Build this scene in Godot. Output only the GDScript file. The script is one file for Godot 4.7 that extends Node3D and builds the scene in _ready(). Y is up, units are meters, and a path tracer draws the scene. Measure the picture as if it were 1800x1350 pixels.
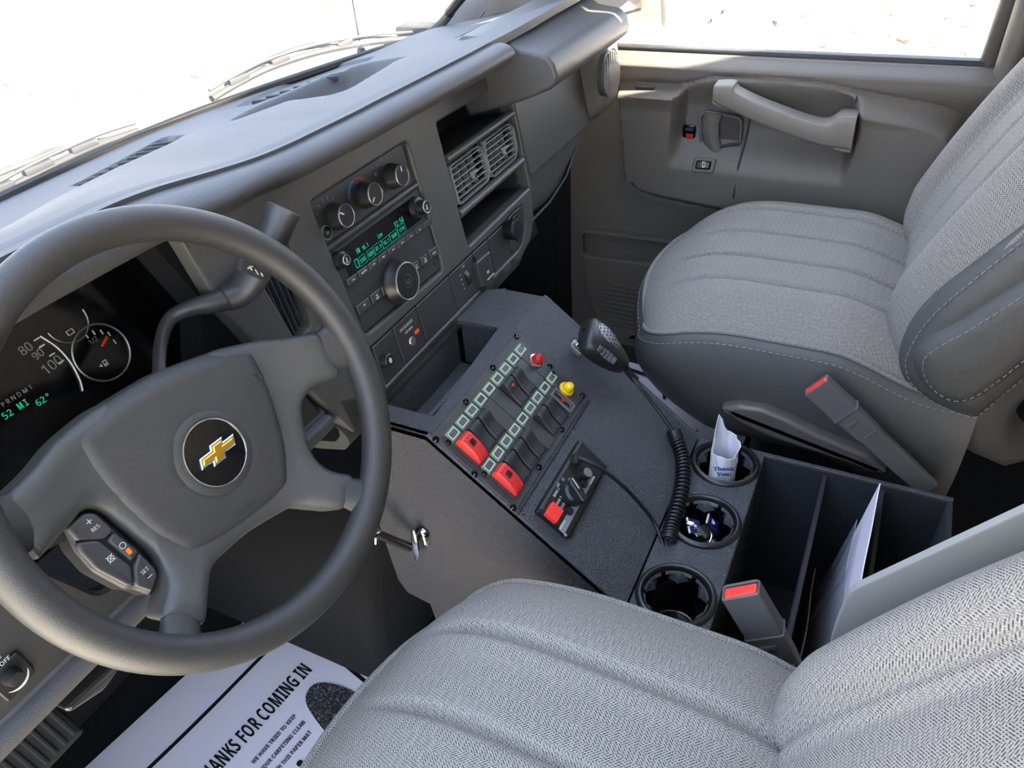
extends Node3D

# A van cab seen from the driver's doorway. y up, metres, x to the passenger side, z to the rear.

var M := {}          # materials
var used := {}       # names already given

func _ready() -> void:
	# ---- camera
	var cam := Camera3D.new()
	cam.name = "camera"
	cam.transform = Transform3D(Basis(Vector3(0.4352, -0.0676, 0.8978), Vector3(0.563, 0.7986, -0.2127), Vector3(-0.7026, 0.598, 0.3856)), Vector3(0, 1.25, 0))
	cam.fov = 53.6440
	cam.near = 0.02
	cam.current = true
	add_child(cam)
	# ---- sky and exposure
	var we := WorldEnvironment.new()
	we.name = "environment"
	var env := Environment.new()
	env.background_mode = Environment.BG_SKY
	var sky := Sky.new()
	var sm := ProceduralSkyMaterial.new()
	sm.sky_top_color = Color(0.73, 0.815, 0.95)
	sm.sky_horizon_color = Color(0.99, 0.985, 0.98)
	sm.ground_bottom_color = Color(0.5, 0.48, 0.44)
	sm.ground_horizon_color = Color(0.82, 0.86, 0.9)
	sm.sky_energy_multiplier = 1.0
	sky.sky_material = sm
	env.sky = sky
	env.background_energy_multiplier = 3.0
	env.ambient_light_source = Environment.AMBIENT_SOURCE_SKY
	env.tonemap_mode = Environment.TONE_MAPPER_LINEAR
	env.tonemap_exposure = 2.2
	env.sdfgi_enabled = true
	env.ssao_enabled = true
	env.ssil_enabled = true
	we.environment = env
	add_child(we)
	# ---- sun, high behind the right shoulder of the van
	var sun := DirectionalLight3D.new()
	sun.name = "sun"
	sun.light_color = Color(1.0, 0.95, 0.86)
	sun.light_energy = 20.0
	sun.light_angular_distance = 0.6
	sun.shadow_enabled = true
	add_child(sun)
	sun.look_at_from_position(Vector3.ZERO, Vector3(-0.36, -0.78, -1.0), Vector3.UP)

	make_materials()
	build_outside()
	build_shell()
	build_door()
	build_dashboard()
	build_cluster()
	build_climate_and_radio()
	build_console()
	build_switch_panel()
	build_siren_and_mic()
	build_cups()
	build_box_contents()
	build_wheel()
	build_seats()
	build_floor_things()


# ------------------------------------------------------------------ mesh builder
class MB:
	var v := PackedVector3Array()
	var t := PackedInt32Array()
	var flat := {}       # first corner of each triangle that stays flat

	func add(p: Vector3) -> int:
		v.append(p)
		return v.size() - 1

	func tri(a: int, b: int, c: int) -> void:
		t.append(a); t.append(b); t.append(c)

	func quad(a: int, b: int, c: int, d: int) -> void:
		tri(a, b, c); tri(a, c, d)

	func mark() -> Vector2i:
		return Vector2i(v.size(), t.size())

	# a grid of rows of points; wrap_r joins last row to first, wrap_c last column to first
	func grid(rows: Array, wrap_r := false, wrap_c := false) -> void:
		var n: int = rows[0].size()
		var b := v.size()
		for r in rows:
			v.append_array(r)
		var m: int = rows.size()
		for i in (m if wrap_r else m - 1):
			var i2 := (i + 1) % m
			for j in (n if wrap_c else n - 1):
				var j2 := (j + 1) % n
				quad(b + i * n + j, b + i * n + j2, b + i2 * n + j2, b + i2 * n + j)

	func xf(m: Transform3D, from: Vector2i) -> void:
		for i in range(from.x, v.size()):
			v[i] = m * v[i]

	# turn the faces added since "from" outward (closed shapes)
	func orient(from: Vector2i) -> void:
		var vol := 0.0
		for i in range(from.y, t.size(), 3):
			vol += v[t[i]].dot(v[t[i + 1]].cross(v[t[i + 2]]))
		# about the centre, so that small far shapes keep their sign
		var c := Vector3.ZERO
		for i in range(from.x, v.size()):
			c += v[i]
		c /= maxf(1, v.size() - from.x)
		vol = 0.0
		for i in range(from.y, t.size(), 3):
			vol += (v[t[i]] - c).dot((v[t[i + 1]] - c).cross(v[t[i + 2]] - c))
		if vol < 0:
			flip(from)

	func flip(from := Vector2i.ZERO) -> void:
		for i in range(from.y, t.size(), 3):
			var k := t[i + 1]
			t[i + 1] = t[i + 2]
			t[i + 2] = k

	func axis_list(h: float, b: float, n: int) -> PackedFloat32Array:
		var a := PackedFloat32Array()
		for i in n + 1:
			a.append(-(h - b) - b * tan(PI / 4 * (n - i) / n))
		for i in n + 1:
			a.append((h - b) + b * tan(PI / 4 * i / n))
		return a

	# rounded box, centre c, size s, edge radius b
	func box(c: Vector3, s: Vector3, b := 0.002, n := 1, m := Transform3D()) -> MB:
		var f := mark()
		var h := s / 2
		b = minf(b, minf(h.x, minf(h.y, h.z)) * 0.999)
		for ax in 3:
			var u := (ax + 1) % 3
			var w := (ax + 2) % 3
			var lu := axis_list(h[u], b, n)
			var lw := axis_list(h[w], b, n)
			for sg in [-1.0, 1.0]:
				var rows := []
				for a in lu:
					var row := PackedVector3Array()
					for e in lw:
						var p := Vector3.ZERO
						p[ax] = sg * h[ax]; p[u] = a; p[w] = e
						var q := p.clamp(-(h - Vector3.ONE * b), h - Vector3.ONE * b)
						row.append(c + q + (p - q).normalized() * b)
					rows.append(row)
				var g := mark()
				grid(rows)
				if sg < 0:
					flip(g)
		xf(m, f)
		return self

	# turned round the y axis: profile of Vector2(radius, height)
	func lathe(p: Array, seg := 24, m := Transform3D()) -> MB:
		var f := mark()
		var rows := []
		for q in p:
			var row := PackedVector3Array()
			for i in seg:
				var a := TAU * i / seg
				row.append(Vector3(cos(a) * q.x, q.y, sin(a) * q.x))
			rows.append(row)
		grid(rows, false, true)
		orient(f)
		xf(m, f)
		return self

	func tube(path: Array, r, seg := 8, closed := false, flat := 1.0) -> MB:
		var f := mark()
		var n := path.size()
		var rows := []
		var up := Vector3.UP
		var d0: Vector3 = (path[1] - path[0]).normalized()
		if absf(d0.y) > 0.9:
			up = Vector3.RIGHT
		var nx := up.cross(d0).normalized()
		for i in n:
			var d: Vector3
			if closed:
				d = (path[(i + 1) % n] - path[(i + n - 1) % n]).normalized()
			else:
				d = (path[mini(i + 1, n - 1)] - path[maxi(i - 1, 0)]).normalized()
			nx = (nx - d * nx.dot(d)).normalized()
			var ny := d.cross(nx)
			var rr: float = r if r is float else r[i]
			var row := PackedVector3Array()
			for k in seg:
				var a := TAU * k / seg
				row.append(path[i] + nx * cos(a) * rr + ny * sin(a) * rr * flat)
			rows.append(row)
		grid(rows, closed, true)
		if not closed:
			for e in [0, n - 1]:
				var ci := add(path[e])
				var st: int = f.x + e * seg
				for k in seg:
					if e == 0:
						tri(ci, st + (k + 1) % seg, st + k)
					else:
						tri(ci, st + k, st + (k + 1) % seg)
		orient(f)
		return self

	static func inset(p: PackedVector2Array, d: float) -> PackedVector2Array:
		var o := PackedVector2Array()
		var n := p.size()
		for i in n:
			var a := (p[i] - p[(i + n - 1) % n]).normalized()
			var b := (p[(i + 1) % n] - p[i]).normalized()
			var na := Vector2(-a.y, a.x)
			var nb := Vector2(-b.y, b.x)
			o.append(p[i] + (na + nb) / maxf(0.3, 1.0 + na.dot(nb)) * d)
		return o

	# ear clipping that bears the doubled points of bridged holes
	static func ears(p: PackedVector2Array) -> PackedInt32Array:
		var out := PackedInt32Array()
		var r := PackedInt32Array()
		var area := 0.0
		for i in p.size():
			r.append(i)
			area += p[i].cross(p[(i + 1) % p.size()])
		if area < 0:
			r.reverse()
		var i := 0
		var miss := 0
		while r.size() > 3:
			var n := r.size()
			i = i % n
			var a := p[r[(i + n - 1) % n]]
			var b := p[r[i]]
			var c := p[r[(i + 1) % n]]
			var cr := (b - a).cross(c - b)
			var ok := cr > 1e-13
			if ok:
				for k in n:
					var q := p[r[k]]
					if q == a or q == b or q == c:
						continue
					if (b - a).cross(q - a) > 0 and (c - b).cross(q - b) > 0 and (a - c).cross(q - c) > 0:
						ok = false
						break
			if not ok and miss > n:
				ok = true      # nothing clean is left: take what is nearest to flat
				if cr > 1e-9 and miss < 3 * n:
					ok = false
				if absf(cr) > 1e-9 and miss < 2 * n:
					ok = false
			if ok:
				if cr > 1e-13:
					out.append(r[(i + n - 1) % n]); out.append(r[i]); out.append(r[(i + 1) % n])
				r.remove_at(i)
				i = maxi(i - 1, 0)
				miss = 0
			else:
				i += 1
				miss += 1
				if miss > 4 * n:
					print("cap left ", n, " of ", p.size())
					break
		if r.size() == 3:
			out.append_array(r)
		return out

	func cap(rings: Array, z: float, up: bool) -> void:
		var poly: PackedVector2Array = rings[0].duplicate()
		var ix: PackedInt32Array
		if rings.size() == 1:
			ix = ears(poly)
		else:
			# rings made dense enough for their gaps, then Delaunay, keeping what lies between them
			var gap := 0.02
			for i in range(1, rings.size()):
				for q in rings[i]:
					gap = minf(gap, near(rings[0], q))
				for k in range(1, i):
					for q in rings[i]:
						gap = minf(gap, near(rings[k], q))
			var per := 0.0
			for r in rings:
				for i in r.size():
					per += r[i].distance_to(r[(i + 1) % r.size()])
			var step := maxf(clampf(gap * 1.1, 0.0003, 0.012), per / 420)
			poly = PackedVector2Array()
			for r in rings:
				for i in r.size():
					var a: Vector2 = r[i]
					var b: Vector2 = r[(i + 1) % r.size()]
					var n := clampi(ceili(a.distance_to(b) / step), 1, 160)
					for k in n:
						poly.append(a.lerp(b, float(k) / n))
			var big := PackedVector2Array()
			for q in poly:
				big.append((q - poly[0]) * 1000)
			var bl := big[0]
			var bh := big[0]
			for q in big:
				bl = bl.min(q); bh = bh.max(q)
			# a few points between the rings keep the triangles well shaped
			var gs := (bh - bl) / 14
			for iy in range(1, 14):
				for ix2 in range(1, 14):
					var q := (bl + gs * Vector2(ix2 + 0.13 * sin(iy * 5.0), iy + 0.11 * sin(ix2 * 7.0))) / 1000 + poly[0]
					var ok := Geometry2D.is_point_in_polygon(q, rings[0]) and near(rings[0], q) > step * 0.6
					for k in range(1, rings.size()):
						ok = ok and not Geometry2D.is_point_in_polygon(q, rings[k]) and near(rings[k], q) > step * 0.6
					if ok:
						poly.append(q)
						big.append((q - poly[0]) * 1000)
			var ex := (bh - bl) * 1.2 + Vector2(1, 1)
			var ce := (bl + bh) / 2
			for k in 12:
				big.append(ce + Vector2(cos(TAU * k / 12), sin(TAU * k / 12)) * ex.length())
			var np := poly.size()
			var all := Geometry2D.triangulate_delaunay(big)
			for i in range(0, all.size(), 3):
				if all[i] >= np or all[i + 1] >= np or all[i + 2] >= np:
					continue
				var c := (poly[all[i]] + poly[all[i + 1]] + poly[all[i + 2]]) / 3
				var ok := Geometry2D.is_point_in_polygon(c, rings[0])
				for k in range(1, rings.size()):
					if ok and Geometry2D.is_point_in_polygon(c, rings[k]):
						ok = false
				if ok:
					ix.append(all[i]); ix.append(all[i + 1]); ix.append(all[i + 2])
		var b := v.size()
		for q in poly:
			v.append(Vector3(q.x, q.y, z))
		for i in range(0, ix.size(), 3):
			flat[t.size()] = true
			var p0 := poly[ix[i]]; var p1 := poly[ix[i + 1]]; var p2 := poly[ix[i + 2]]
			var ccw := (p1 - p0).cross(p2 - p0) > 0
			if ccw == up:
				tri(b + ix[i], b + ix[i + 1], b + ix[i + 2])
			else:
				tri(b + ix[i], b + ix[i + 2], b + ix[i + 1])

	# outline in xy drawn out from z0 to z1; the edges of the z1 face (and of z0 if bb > 0) are bevelled
	func prism(outline, z0: float, z1: float, bev := 0.001, m := Transform3D(), holes := [], bb := 0.0, steps := 1) -> MB:
		var f := mark()
		var rings := []
		var o := PackedVector2Array(outline)
		if Geometry2D.is_polygon_clockwise(o):
			o.reverse()
		rings.append(o)
		for h in holes:
			var q := PackedVector2Array(h)
			if not Geometry2D.is_polygon_clockwise(q):
				q.reverse()
			rings.append(q)
		var top := []
		var bot := []
		for r in rings:
			var lv := []
			if bb > 0:
				lv.append([inset(r, bb), z0])
				lv.append([r, z0 + bb])
			else:
				lv.append([r, z0])
			if bev > 0:
				for s in steps + 1:
					var a := PI / 2 * s / steps
					lv.append([inset(r, bev * (1 - cos(a))) if s > 0 else r, z1 - bev + bev * sin(a)])
			else:
				lv.append([r, z1])
			var rows := []
			for l in lv:
				var row := PackedVector3Array()
				for q in l[0]:
					row.append(Vector3(q.x, q.y, l[1]))
				rows.append(row)
			grid(rows, false, true)
			bot.append(lv[0][0]); top.append(lv[-1][0])
		cap(top, z1, true)
		cap(bot, z0, false)
		xf(m, f)
		return self

	# a swelling body over an outline: zf(point, distance from the edge) gives its top, zb its flat back
	func pillow(poly: PackedVector2Array, step: float, zf: Callable, zb: float) -> MB:
		var f := mark()
		if Geometry2D.is_polygon_clockwise(poly):
			poly.reverse()
		var edge := PackedVector2Array()
		for i in poly.size():
			var a := poly[i]
			var b := poly[(i + 1) % poly.size()]
			var n := maxi(1, int(a.distance_to(b) / step))
			for k in n:
				edge.append(a.lerp(b, float(k) / n))
		var pts := edge.duplicate()
		var lo := edge[0]
		var hi := edge[0]
		for q in edge:
			lo = lo.min(q); hi = hi.max(q)
		var ds := PackedFloat32Array()
		ds.resize(edge.size())
		for ins in [step * 0.35, step * 0.8]:
			var r := inset(edge, ins)
			for q in r:
				if Geometry2D.is_point_in_polygon(q, edge):
					var d := near(edge, q)
					if d > ins * 0.7:
						pts.append(q); ds.append(d)
		var y := lo.y
		while y < hi.y:
			var x := lo.x + 0.0001
			while x < hi.x:
				var q := Vector2(x + step * 0.13 * sin(y * 900.0), y + step * 0.13 * sin(x * 700.0))
				if Geometry2D.is_point_in_polygon(q, edge):
					var d := near(edge, q)
					if d > step * 1.2:
						pts.append(q); ds.append(d)
				x += step
			y += step
		var big := PackedVector2Array()
		for q in pts:
			big.append(q * 1000)
		var ix := Geometry2D.triangulate_delaunay(big)
		var b0 := v.size()
		for i in pts.size():
			v.append(Vector3(pts[i].x, pts[i].y, zf.call(pts[i], ds[i])))
		for i in range(0, ix.size(), 3):
			var p0 := pts[ix[i]]; var p1 := pts[ix[i + 1]]; var p2 := pts[ix[i + 2]]
			if not Geometry2D.is_point_in_polygon((p0 + p1 + p2) / 3, edge):
				continue
			if (p1 - p0).cross(p2 - p0) > 0:
				tri(b0 + ix[i], b0 + ix[i + 1], b0 + ix[i + 2])
			else:
				tri(b0 + ix[i], b0 + ix[i + 2], b0 + ix[i + 1])
		var r0 := PackedVector3Array()
		var r1 := PackedVector3Array()
		for i in edge.size():
			r0.append(Vector3(edge[i].x, edge[i].y, zb))
			r1.append(v[b0 + i])
		grid([r0, r1], false, true)
		var c := add(Vector3((lo.x + hi.x) / 2, (lo.y + hi.y) / 2, zb))
		var sb := v.size() - 1 - 2 * edge.size()
		for i in edge.size():
			tri(c, sb + (i + 1) % edge.size(), sb + i)
		return self

	static func near(p: PackedVector2Array, q: Vector2) -> float:
		var d := INF
		for i in p.size():
			var a := p[i]
			var e := p[(i + 1) % p.size()] - a
			var s := clampf((q - a).dot(e) / maxf(e.length_squared(), 1e-14), 0, 1)
			d = minf(d, (a + e * s).distance_squared_to(q))
		return sqrt(d)

	# an open surface of rows given a thickness along d (a vector)
	func slab(rows: Array, d: Vector3) -> MB:
		var f := mark()
		var back := []
		for r in rows:
			var q := PackedVector3Array()
			for p in r:
				q.append(p + d)
			back.append(q)
		grid(rows)
		var g := mark()
		grid(back)
		flip(g)
		var rim := PackedVector3Array()
		var n: int = rows[0].size()
		for j in n: rim.append(rows[0][j])
		for i in range(1, rows.size()): rim.append(rows[i][n - 1])
		for j in range(n - 2, -1, -1): rim.append(rows[-1][j])
		for i in range(rows.size() - 2, 0, -1): rim.append(rows[i][0])
		var rim2 := PackedVector3Array()
		for p in rim: rim2.append(p + d)
		grid([rim2, rim], false, true)
		orient(f)
		return self

	func text(s: String, height: float, m: Transform3D, depth := 0.0003, font := "Droid Sans", bold := false) -> MB:
		var f := mark()
		var tm := TextMesh.new()
		var fo := SystemFont.new()
		fo.font_names = PackedStringArray([font])
		if bold:
			fo.font_weight = 700
		tm.font = fo
		tm.text = s
		tm.font_size = 24
		tm.pixel_size = height / (24 * 0.72)
		tm.depth = depth
		tm.curve_step = 2.0
		var a := tm.get_mesh_arrays()
		if a.size() == 0 or a[0] == null:
			return self
		var vv: PackedVector3Array = a[Mesh.ARRAY_VERTEX]
		var b := v.size()
		v.append_array(vv)
		if a[Mesh.ARRAY_INDEX] != null and a[Mesh.ARRAY_INDEX].size():
			for i in a[Mesh.ARRAY_INDEX]:
				t.append(b + i)
		else:
			for i in vv.size():
				t.append(b + i)
		flip(f)
		xf(m, f)
		return self


func finish(mb: MB, angle := 38.0) -> ArrayMesh:
	var v := mb.v
	var t := mb.t
	var ids := PackedInt32Array()
	ids.resize(v.size())
	var seen := {}
	for i in v.size():
		var k := Vector3i((v[i] * 50000.0).round())
		if not seen.has(k):
			seen[k] = seen.size()
		ids[i] = seen[k]
	var nf := t.size() / 3
	var fn := PackedVector3Array()
	fn.resize(nf)
	var fu := PackedVector3Array()
	fu.resize(nf)
	var vs := PackedVector3Array()
	var ns := PackedVector3Array()
	if angle >= 179:
		var acc := PackedVector3Array()
		acc.resize(seen.size())
		for i in nf:
			var n := (v[t[3 * i + 1]] - v[t[3 * i]]).cross(v[t[3 * i + 2]] - v[t[3 * i]])
			acc[ids[t[3 * i]]] += n; acc[ids[t[3 * i + 1]]] += n; acc[ids[t[3 * i + 2]]] += n
			fn[i] = n
		for i in nf:
			if fn[i].length_squared() < 1e-22: continue
			for k in [0, 2, 1]:
				vs.append(v[t[3 * i + k]])
				ns.append(acc[ids[t[3 * i + k]]].normalized())
	else:
		var by := []
		by.resize(seen.size())
		for i in nf:
			var n := (v[t[3 * i + 1]] - v[t[3 * i]]).cross(v[t[3 * i + 2]] - v[t[3 * i]])
			fn[i] = n
			fu[i] = n.normalized()
			for k in 3:
				var id := ids[t[3 * i + k]]
				if by[id] == null:
					by[id] = PackedInt32Array()
				by[id].append(i)
		var c := cos(deg_to_rad(angle))
		for i in nf:
			if fn[i].length_squared() < 1e-22: continue
			var flat: bool = mb.flat.has(3 * i)
			for k in [0, 2, 1]:
				if flat:
					vs.append(v[t[3 * i + k]])
					ns.append(fu[i])
					continue
				var s := Vector3.ZERO
				for j in by[ids[t[3 * i + k]]]:
					if fu[j].dot(fu[i]) > c:
						s += fn[j]
				vs.append(v[t[3 * i + k]])
				ns.append(s.normalized())
	var arr := []
	arr.resize(Mesh.ARRAY_MAX)
	arr[Mesh.ARRAY_VERTEX] = vs
	arr[Mesh.ARRAY_NORMAL] = ns
	var am := ArrayMesh.new()
	if vs.size():
		am.add_surface_from_arrays(Mesh.PRIMITIVE_TRIANGLES, arr)
	return am


# ------------------------------------------------------------------ scene helpers
func numbered(called: String) -> String:
	var k: int = used.get(called, 0)
	used[called] = k + 1
	return called if k == 0 else "%s_%03d" % [called, k]

func thing(called: String, label: String, category: String, at := Transform3D(), group := "") -> Node3D:
	var o := Node3D.new()
	o.name = numbered(called)
	add_child(o, true)
	o.transform = at
	tag(o, label, category, group)
	return o

func tag(o: Node3D, label: String, category: String, group := "") -> void:
	o.set_meta("label", label)
	o.set_meta("category", category)
	if group:
		o.set_meta("group", group)

func part(called: String, mb: MB, m: Material, parent: Node3D, angle := 38.0, label := "") -> MeshInstance3D:
	var o := MeshInstance3D.new()
	o.mesh = finish(mb, angle)
	o.name = called
	o.material_override = m
	parent.add_child(o, true)
	if label:
		o.set_meta("label", label)
	return o

# a part that reuses a mesh
func same(called: String, mesh: Mesh, m: Material, parent: Node3D, at := Transform3D()) -> MeshInstance3D:
	var o := MeshInstance3D.new()
	o.mesh = mesh
	o.name = called
	o.material_override = m
	o.transform = at
	parent.add_child(o, true)
	return o

func solo(called: String, mb: MB, m: Material, label: String, category: String, group := "", angle := 38.0) -> MeshInstance3D:
	var o := MeshInstance3D.new()
	o.mesh = finish(mb, angle)
	o.name = numbered(called)
	o.material_override = m
	add_child(o, true)
	tag(o, label, category, group)
	return o

func struct(called: String, mb: MB, m: Material, label: String, category: String, angle := 38.0) -> MeshInstance3D:
	var o := solo(called, mb, m, label, category, "", angle)
	o.set_meta("kind", "structure")
	return o

func place(x: float, y: float, z: float) -> Transform3D:
	return Transform3D(Basis(), Vector3(x, y, z))

# a frame from its origin, x axis and y axis
func frame(o: Vector3, x: Vector3, y: Vector3) -> Transform3D:
	x = x.normalized()
	var z := x.cross(y).normalized()
	return Transform3D(Basis(x, z.cross(x), z), o)

# lathe axis turned to +z at a point
func zaxis(p: Vector3) -> Transform3D:
	return Transform3D(Basis(Vector3.RIGHT, Vector3(0, 0, 1), Vector3(0, -1, 0)), p)

func rrect(x0: float, y0: float, x1: float, y1: float, r: float, n := 4) -> PackedVector2Array:
	var o := PackedVector2Array()
	var c := [Vector2(x1 - r, y0 + r), Vector2(x1 - r, y1 - r), Vector2(x0 + r, y1 - r), Vector2(x0 + r, y0 + r)]
	for k in 4:
		for i in n + 1:
			var a := -PI / 2 + PI / 2 * k + PI / 2 * i / n
			o.append(c[k] + Vector2(cos(a), sin(a)) * r)
	return o

func circle(c: Vector2, r: float, n := 24) -> PackedVector2Array:
	var o := PackedVector2Array()
	for i in n:
		o.append(c + Vector2(cos(TAU * i / n), sin(TAU * i / n)) * r)
	return o

# a smooth curve through the points
func curve(p: Array, n := 6, closed := false) -> Array:
	var o := []
	var m := p.size()
	for i in (m if closed else m - 1):
		var a = p[(i + m - 1) % m] if closed else p[maxi(i - 1, 0)]
		var b = p[i]
		var c = p[(i + 1) % m]
		var d = p[(i + 2) % m] if closed else p[mini(i + 2, m - 1)]
		for k in n:
			var s := float(k) / n
			o.append(b.cubic_interpolate(c, a, d, s))
	if not closed:
		o.append(p[m - 1])
	return o

# polygon with each corner rounded by r
func soft(p: Array, r: float, n := 4) -> PackedVector2Array:
	var o := PackedVector2Array()
	var m := p.size()
	for i in m:
		var a: Vector2 = p[(i + m - 1) % m]
		var b: Vector2 = p[i]
		var c: Vector2 = p[(i + 1) % m]
		var k := minf(r, minf(a.distance_to(b), c.distance_to(b)) * 0.45)
		var s := b + (a - b).normalized() * k
		var e := b + (c - b).normalized() * k
		for j in n + 1:
			var q := float(j) / n
			o.append(s.lerp(b, q).lerp(b.lerp(e, q), q))
	return o

func lin(p: Array, x: float) -> float:   # piecewise linear through Vector2 points
	if x <= p[0].x: return p[0].y
	for i in p.size() - 1:
		if x <= p[i + 1].x:
			return lerpf(p[i].y, p[i + 1].y, (x - p[i].x) / (p[i + 1].x - p[i].x))
	return p[-1].y

func smo(p: Array, x: float) -> float:   # smooth steps through Vector2 points
	if x <= p[0].x: return p[0].y
	for i in p.size() - 1:
		if x <= p[i + 1].x:
			var s: float = (x - p[i].x) / (p[i + 1].x - p[i].x)
			return lerpf(p[i].y, p[i + 1].y, s * s * (3 - 2 * s))
	return p[-1].y

# signed distance to a polygon, positive inside
func inside(p: PackedVector2Array, q: Vector2) -> float:
	var d := INF
	var n := p.size()
	for i in n:
		var a := p[i]
		var e := p[(i + 1) % n] - a
		var s := clampf((q - a).dot(e) / maxf(e.length_squared(), 1e-12), 0, 1)
		d = minf(d, (a + e * s).distance_to(q))
	return d if Geometry2D.is_point_in_polygon(q, p) else -d

func line_dist(p: Array, q: Vector2) -> float:
	var d := INF
	for i in p.size() - 1:
		var a: Vector2 = p[i]
		var e: Vector2 = p[i + 1] - a
		var s := clampf((q - a).dot(e) / maxf(e.length_squared(), 1e-12), 0, 1)
		d = minf(d, (a + e * s).distance_to(q))
	return d

func sstep(a: float, b: float, x: float) -> float:
	var s := clampf((x - a) / (b - a), 0, 1)
	return s * s * (3 - 2 * s)


# ------------------------------------------------------------------ materials
func noise_tex(freq: float, seed_: int, normal := false, bump := 6.0, cellular := false, size := 512) -> NoiseTexture2D:
	var n := FastNoiseLite.new()
	n.seed = seed_
	n.noise_type = FastNoiseLite.TYPE_CELLULAR if cellular else FastNoiseLite.TYPE_SIMPLEX_SMOOTH
	n.frequency = freq
	n.fractal_octaves = 3
	var x := NoiseTexture2D.new()
	x.width = size; x.height = size
	x.seamless = true
	x.as_normal_map = normal
	x.bump_strength = bump
	x.noise = n
	return x

func image_tex(w: int, f: Callable) -> ImageTexture:
	var d := PackedByteArray()
	d.resize(w * w * 3)
	var k := 0
	for y in w:
		for x in w:
			var c: Color = f.call(x, y)
			d[k] = clampi(int(c.r * 255), 0, 255); d[k + 1] = clampi(int(c.g * 255), 0, 255); d[k + 2] = clampi(int(c.b * 255), 0, 255)
			k += 3
	return ImageTexture.create_from_image(Image.create_from_data(w, w, false, Image.FORMAT_RGB8, d))

func mat(c: Color, rough := 0.5, metal := 0.0, normal: Texture2D = null, scale := 12.0, strength := 0.5) -> StandardMaterial3D:
	var m := StandardMaterial3D.new()
	m.albedo_color = c
	m.roughness = rough
	m.metallic = metal
	if normal:
		m.normal_enabled = true
		m.normal_texture = normal
		m.normal_scale = strength
		m.uv1_triplanar = true
		m.uv1_scale = Vector3.ONE * scale
	return m

func tex(m: StandardMaterial3D, t: Texture2D, scale: float) -> StandardMaterial3D:
	m.albedo_texture = t
	m.uv1_triplanar = true
	m.uv1_scale = Vector3.ONE * scale
	return m

func glow(c: Color, e: float) -> StandardMaterial3D:
	var m := mat(c * 0.3, 0.5)
	m.emission_enabled = true
	m.emission = c
	m.emission_energy_multiplier = e
	return m

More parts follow.
